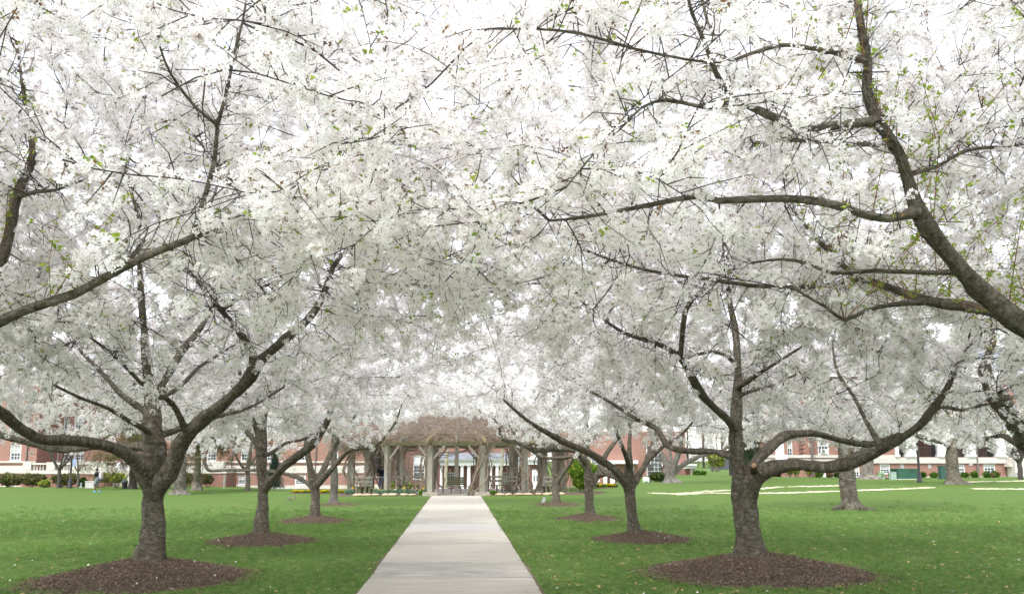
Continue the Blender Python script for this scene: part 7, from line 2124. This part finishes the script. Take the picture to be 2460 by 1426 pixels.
# ------------------------------------------------------------------ grass, fallen leaves
def grass():
    rg = np.random.default_rng(77)
    def src(seed, hgt, n):
        rnd = random.Random(seed); mb = MB()
        for k in range(n):
            a = rnd.uniform(0, 6.28); rr = rnd.uniform(0, 0.075); b = Vector((rr * math.cos(a), rr * math.sin(a), -0.01)); h_ = hgt * rnd.uniform(0.55, 1.15)
            l = Vector((rnd.uniform(-.5, .5), rnd.uniform(-.5, .5), 1)).normalized(); s = l.cross(Vector((rnd.uniform(-1, 1), rnd.uniform(-1, 1), 0.1))).normalized() * 0.0042
            m_ = b + l * h_ * .55; t = b + l * h_ + Vector((l.x, l.y, -.3)) * h_ * .35
            mb.add([b - s, b + s, m_ + s * .8, m_ - s * .8], [(0, 1, 2, 3)]); mb.add([m_ - s * .8, m_ + s * .8, t], [(0, 1, 2)])
        return source('grass_tuft', mb, [M_GRASS])
    G = scatter_group('grass_scatter', [src(1, 0.055, 22), src(2, 0.075, 22), src(3, 0.045, 24)])
    P = []
    for y0, y1, dens in ((10.5, 16, 95), (16, 22, 62), (22, 30, 34), (30, 42, 15)):
        x0, x1 = -1.0 * y1 * 0.66 - 1, y1 * 0.74 + 1
        n = int((x1 - x0) * (y1 - y0) * dens)
        q = np.stack([rg.uniform(x0, x1, n), rg.uniform(y0, y1, n)], -1)
        q = q[(q[:, 0] > -0.60 * q[:, 1] - 1.0) & (q[:, 0] < 0.73 * q[:, 1] + 1.0)]
        P.append(q)
    P = np.concatenate(P)
    onpath = (P[:, 0] > PATH_X0 + 0.0) & (P[:, 0] < PATH_X1 - 0.0)
    P = P[~onpath]
    for (mx, my, mr, rx) in MOUNDS:
        P = P[np.hypot((P[:, 0] - mx) / rx, P[:, 1] - my) > mr * (0.985 + 0.03 * np.sin(5 * np.arctan2(P[:, 1] - my, P[:, 0] - mx)))]
    n = len(P); Z = terrain(P[:, 0], P[:, 1])
    tall = np.zeros(n)
    for (mx, my, mr, rx) in MOUNDS:
        d = np.hypot((P[:, 0] - mx) / rx, P[:, 1] - my) - mr; tall = np.maximum(tall, np.clip(1 - d / 0.25, 0, 1))
    far = sstep((P[:, 1] - 12) / 28)
    pat = 0.5 + 0.5 * np.sin(P[:, 0] * 0.9 + np.sin(P[:, 1] * .7)) * np.sin(P[:, 1] * 0.8)
    scl = rg.uniform(0.75, 1.15, n) * (1 + 0.5 * tall + 0.9 * far) * (0.8 + 0.4 * pat)
    kp = rg.uniform(0, 1, n) > sstep((P[:, 1] - 27) / 15); P, Z, scl = P[kp], Z[kp], scl[kp]; n = len(P)
    o = scatter('grass', np.column_stack([P, Z]), np.stack([rg.normal(0, .12, n), rg.normal(0, .12, n), rg.uniform(0, 6.28, n)], -1), scl, rg.integers(0, 3, n), G)
    tag(o, 'short green grass blades of the near lawn', 'grass', kind='stuff')
    # fallen leaves, thicker on the right
    mats = [mat_leaf('dead_leaf', (0.30, 0.20, 0.09), (0.52, 0.40, 0.20), 0.15)]
    mb = MB(); mb.add([(-.035, 0, .004), (-.01, .016, .012), (.03, .006, .004), (.035, -.006, .014), (-.008, -.015, .0)], [(0, 1, 2, 3, 4)])
    mb2 = MB(); mb2.add([(-.045, 0, .01), (0, .009, .002), (.045, 0, .012), (0, -.008, .004)], [(0, 1, 2, 3)])
    mb3 = MB(); mb3.add([(-.014, -.01, .004), (.012, -.012, .008), (.013, .011, .003), (-.011, .012, .006)], [(0, 1, 2, 3)])
    G2 = scatter_group('litter_scatter', [source('dead_leaf', mb, mats), source('dead_blade', mb2, mats), source('petal_fleck', mb3, [M_PALECHIP])])
    n = 1900; y = 10.8 + 26 * rg.beta(1.0, 1.7, n); u = rg.uniform(0, 1, n); u = np.where(rg.uniform(0, 1, n) < 0.35, 0.5 + 0.5 * u, u)
    x = -0.58 * y + u * (0.58 + 0.7) * y
    ok = ~((x > PATH_X0 - .02) & (x < PATH_X1 + .02) & (rg.uniform(0, 1, n) > 0.06))
    for (mx, my, mr, rx) in MOUNDS: ok &= np.hypot(x - mx, y - my) > mr
    x, y = x[ok], y[ok]; n = len(x); inp = (x > PATH_X0) & (x < PATH_X1)
    z = terrain(x, y) + np.where(inp, 0.042, 0.045)
    idx = rg.choice([0, 0, 0, 0, 1, 1, 1, 2], n)
    o = scatter('fallen_leaves', np.column_stack([x, y, z]), np.stack([rg.normal(0, .25, n), rg.normal(0, .25, n), rg.uniform(0, 6.28, n)], -1), rg.uniform(0.7, 1.5, n), idx, G2)
    tag(o, 'dry tan leaves and petals scattered over the lawn', 'leaf litter', kind='stuff')
grass()

# ------------------------------------------------------------------ people and a squirrel
def skin(name, V, E, R, mat, parent, sub=2, root=0):
    me = bpy.data.meshes.new(name); me.from_pydata([tuple(v) for v in V], E, [])
    o = bpy.data.objects.new(name, me); COL.objects.link(o)
    md = o.modifiers.new('skin', 'SKIN'); md.use_smooth_shade = True
    sk = me.skin_vertices[0].data
    for i, r in enumerate(R):
        sk[i].radius = (r, r) if not hasattr(r, '__len__') else r
        sk[i].use_root = (i == root)
    sb = o.modifiers.new('sub', 'SUBSURF'); sb.levels = sub; sb.render_levels = sub
    dg = bpy.context.evaluated_depsgraph_get(); out = bpy.data.meshes.new_from_object(o.evaluated_get(dg))
    bpy.data.objects.remove(o); bpy.data.meshes.remove(me)
    out.name = name; out.polygons.foreach_set('use_smooth', [True] * len(out.polygons))
    return new_obj(name, out, parent, mat)

def person(label, px, y, h, rz, pose, cols, hat, long_trousers):
    """a figure facing +X before rotation; pose gives feet, knees, elbows and hands"""
    p = ground_at(px, y); r = thing('person', label, 'person', tuple(p), rz); s = h / 1.75
    J = dict(pel=(0, 0, .95), wai=(.01, 0, 1.12), che=(.03, 0, 1.32), nek=(.03, 0, 1.50), hed=(.05, 0, 1.60), top=(.05, 0, 1.70),
             shl=(.02, .19, 1.43), shr=(.02, -.19, 1.43), hil=(0, .10, .92), hir=(0, -.10, .92)); J.update(pose)
    def P(k): return Vector(J[k]) * s
    M = {k: simple('cloth_%s_%d' % (k, int(y)), c, 0.85, 0.15, 14.0) for k, c in cols.items()}
    # body: one continuous skin
    ks = ['pel', 'wai', 'che', 'nek', 'hed', 'top', 'shl', 'ell', 'hal', 'shr', 'elr', 'har', 'hil', 'knl', 'anl', 'tol', 'hir', 'knr', 'anr', 'tor', 'fil', 'fir']
    J['fil'] = tuple(Vector(J['hal']) + Vector((.05, 0, -.07))); J['fir'] = tuple(Vector(J['har']) + Vector((.05, 0, -.07)))
    E = [(0, 1), (1, 2), (2, 3), (3, 4), (4, 5), (2, 6), (6, 7), (7, 8), (2, 9), (9, 10), (10, 11), (0, 12), (12, 13), (13, 14), (14, 15), (0, 16), (16, 17), (17, 18), (18, 19), (8, 20), (11, 21)]
    R = [.13, .12, .14, .055, .095, .07, .06, .045, .035, .06, .045, .035, .085, .058, .042, .035, .085, .058, .042, .035, .022, .022]
    skin('body', [P(k) for k in ks], E, [q * s for q in R], M['skin'], r)
    for hd in ('hal', 'har'):     # fingers and thumb
        b = P(hd); mb = MB()
        for f in range(4): mb.tube([b + Vector((.02, (f - 1.5) * .018, -.04)) * s, b + Vector((.045, (f - 1.5) * .018, -.085)) * s, b + Vector((.04, (f - 1.5) * .017, -.12 - .006 * (1.5 - abs(f - 1.5)))) * s], [.009 * s, .008 * s, .006 * s], 6)
        mb.tube([b + Vector((.03, .03, -.02)) * s, b + Vector((.06, .035, -.05)) * s, b + Vector((.068, .03, -.075)) * s], [.011 * s, .009 * s, .007 * s], 6)
        mb.build('hand', M['skin'], r, True)
    hd = P('hed'); nose = MB(); nose.tube([hd + Vector((.085, 0, .03)) * s, hd + Vector((.118, 0, -.012)) * s], [.010 * s, .016 * s], 6); nose.build('nose', M['skin'], r, True)
    ey = MB()
    for sd in (-1, 1): ey.lathe([(.004 * s, 0), (.011 * s, .006 * s), (.004 * s, .012 * s)], 6, hd + Vector((.088, sd * .033, .035)) * s)
    ey.box(hd + Vector((.082, -.025, -.055)) * s, hd + Vector((.092, .025, -.047)) * s); ey.build('face_features', M_DARK, r)
    for sd in (-1, 1):
        MB().lathe([(.006 * s, -.03 * s), (.018 * s, -.01 * s), (.018 * s, .015 * s), (.006 * s, .03 * s)], 6, hd + Vector((.0, sd * .096, .015)) * s).build('ear', M['skin'], r, True)
    # clothes a little larger than the body
    kt = ['pel', 'wai', 'che', 'nek', 'shl', 'ell', 'shr', 'elr'] + (['hal', 'har'] if long_trousers else [])
    E2 = [(0, 1), (1, 2), (2, 3), (2, 4), (4, 5), (2, 6), (6, 7)] + ([(5, 8), (7, 9)] if long_trousers else [])
    skin('jacket' if long_trousers else 'shirt', [P(k) for k in kt], E2, [q * s for q in [.165, .165, .175, .075, .088, .072, .088, .072] + ([.055, .055] if long_trousers else [])], M['top'], r)
    ends = ('anl', 'anr') if long_trousers else ('knl', 'knr')
    kt = ['pel', 'hil', 'knl', 'hir', 'knr'] + (['anl', 'anr'] if long_trousers else [])
    skin('trousers' if long_trousers else 'shorts', [P(k) for k in kt], [(0, 1), (1, 2), (0, 3), (3, 4)] + ([(2, 5), (4, 6)] if long_trousers else []), [q * s for q in [.155, .115, .082, .115, .082] + ([.066, .066] if long_trousers else [])], M['bottom'], r)
    for a, t in (('anl', 'tol'), ('anr', 'tor')):
        skin('shoe', [P(a) + Vector((-.03, 0, -.03)) * s, P(t) + Vector((-.06, 0, .005)) * s, P(t) + Vector((.05, 0, -.01)) * s], [(0, 1), (1, 2)], [.055 * s, .05 * s, .04 * s], M['shoe'], r)
    hairc = hd + Vector((-.008, 0, .045)) * s
    me = bpy.data.meshes.new('hair'); bm = bmesh.new(); bmesh.ops.create_uvsphere(bm, u_segments=14, v_segments=10, radius=1)
    for v in bm.verts: v.co = Vector((hairc.x + v.co.x * .108 * s, hairc.y + v.co.y * .104 * s, hairc.z + max(v.co.z, -0.35 if v.co.x > 0.2 else -0.75) * .092 * s)) + (Vector((-.012 * s, 0, 0)) if v.co.x > 0.3 and v.co.z < 0.2 else Vector((0, 0, 0)))
    bm.to_mesh(me); bm.free(); new_obj('cap' if hat else 'hair', me, r, M['hair'])
    return r, P
R1_, PJ = person('person walking left in dark shirt, grey shorts and blue shoes, wearing a backpack', 237, 58.5, 1.62, math.pi - 0.15,
    dict(ell=(.10, .25, 1.18), hal=(.28, .20, 1.20), elr=(-.06, -.25, 1.18), har=(.12, -.24, 1.06), knl=(.16, .10, .52), anl=(.02, .10, .10), tol=(.16, .10, .05), knr=(.02, -.10, .50), anr=(-.22, -.10, .12), tor=(-.10, -.10, .05), hed=(.09, 0, 1.60), top=(.09, 0, 1.70)),
    dict(skin=(0.16, 0.085, 0.055), top=(0.018, 0.020, 0.022), bottom=(0.20, 0.22, 0.24), shoe=(0.12, 0.42, 0.75), hair=(0.015, 0.013, 0.012)), True, False)
bp = thing('backpack', 'pale pink-grey backpack on the walking person', 'backpack', tuple(R1_.matrix_world.translation if False else R1_.location), R1_.rotation_euler.z)
me_ = bpy.data.meshes.new('pack'); bm_2 = bmesh.new(); bmesh.ops.create_cube(bm_2, size=1.0); bmesh.ops.bevel(bm_2, geom=bm_2.edges[:], offset=0.18, segments=3, affect='EDGES')
for v_ in bm_2.verts: v_.co = Vector((-0.235 + v_.co.x * 0.19, v_.co.y * 0.30, 1.12 + v_.co.z * 0.46))
bm_2.to_mesh(me_); bm_2.free(); new_obj('pack', me_, bp, simple('pack_cloth', (0.52, 0.45, 0.46), 0.85, 0.12, 10.0))
MB().box((-0.30, -0.11, 0.93), (-0.352, 0.11, 1.10)).build('pocket', simple('pack_pocket', (0.40, 0.34, 0.36), 0.85), bp)
MB().box((-0.30, -0.14, 0.872), (-0.16, 0.14, 0.905)).build('base_panel', simple('pack_blue', (0.08, 0.18, 0.50), 0.8), bp)
for s_ in (-1, 1):
    MB().tube([(-0.15, s_ * .10, 1.30), (-0.02, s_ * .11, 1.43), (0.17, s_ * .12, 1.30), (0.15, s_ * .13, 1.08), (-0.15, s_ * .13, 0.96)], 0.018, 6).build('strap', simple('pack_pocket', (0.4, 0.34, 0.36)), bp)
person('person in navy jacket and jeans standing behind a pergola post', 917, 59.5, 1.76, math.pi / 2 + 0.3,
    dict(ell=(.02, .30, 1.18), hal=(.16, .22, 1.02), elr=(.02, -.30, 1.18), har=(.16, -.22, 1.02), knl=(.03, .10, .50), anl=(0, .10, .09), tol=(.13, .11, .04), knr=(.02, -.10, .50), anr=(-.01, -.10, .09), tor=(.12, -.11, .04)),
    dict(skin=(0.30, 0.17, 0.12), top=(0.012, 0.018, 0.035), bottom=(0.13, 0.19, 0.30), shoe=(0.05, 0.05, 0.05), hair=(0.02, 0.018, 0.017)), True, True)
def squirrel():
    g = ground_hit(697, 1202); r = thing('squirrel', 'small grey squirrel on the lawn behind the second left mulch mound', 'squirrel', tuple(g), math.radians(200))
    m = simple('squirrel_fur', (0.20, 0.165, 0.13), 0.95, 0.25, 40.0)
    V = [(-.10, 0, .10), (-.02, 0, .125), (.07, 0, .12), (.12, 0, .15), (.17, 0, .165), (.20, 0, .155), (-.08, .04, .05), (-.03, .045, .012), (-.08, -.04, .05), (-.03, -.045, .012), (.09, .035, .06), (.11, .035, .012), (.09, -.035, .06), (.11, -.035, .012)]
    skin('body', V, [(0, 1), (1, 2), (2, 3), (3, 4), (4, 5), (0, 6), (6, 7), (0, 8), (8, 9), (2, 10), (10, 11), (2, 12), (12, 13)], [.06, .065, .05, .04, .04, .018, .03, .013, .03, .013, .02, .011, .02, .011], m, r)
    skin('tail', [(-.13, 0, .09), (-.22, 0, .10), (-.28, 0, .18), (-.25, 0, .26), (-.30, 0, .31)], [(0, 1), (1, 2), (2, 3), (3, 4)], [.025, .04, .048, .045, .02], m, r)
    for s in (-1, 1): MB().lathe([(.012, 0), (.010, .015), (.002, .03)], 6, (.155, s * .025, .195)).build('ear', m, r)
    MB().lathe([(.002, 0), (.006, .004), (.002, .008)], 6, (.185, .03, .17)).build('eye', M_DARK, r)
squirrel()
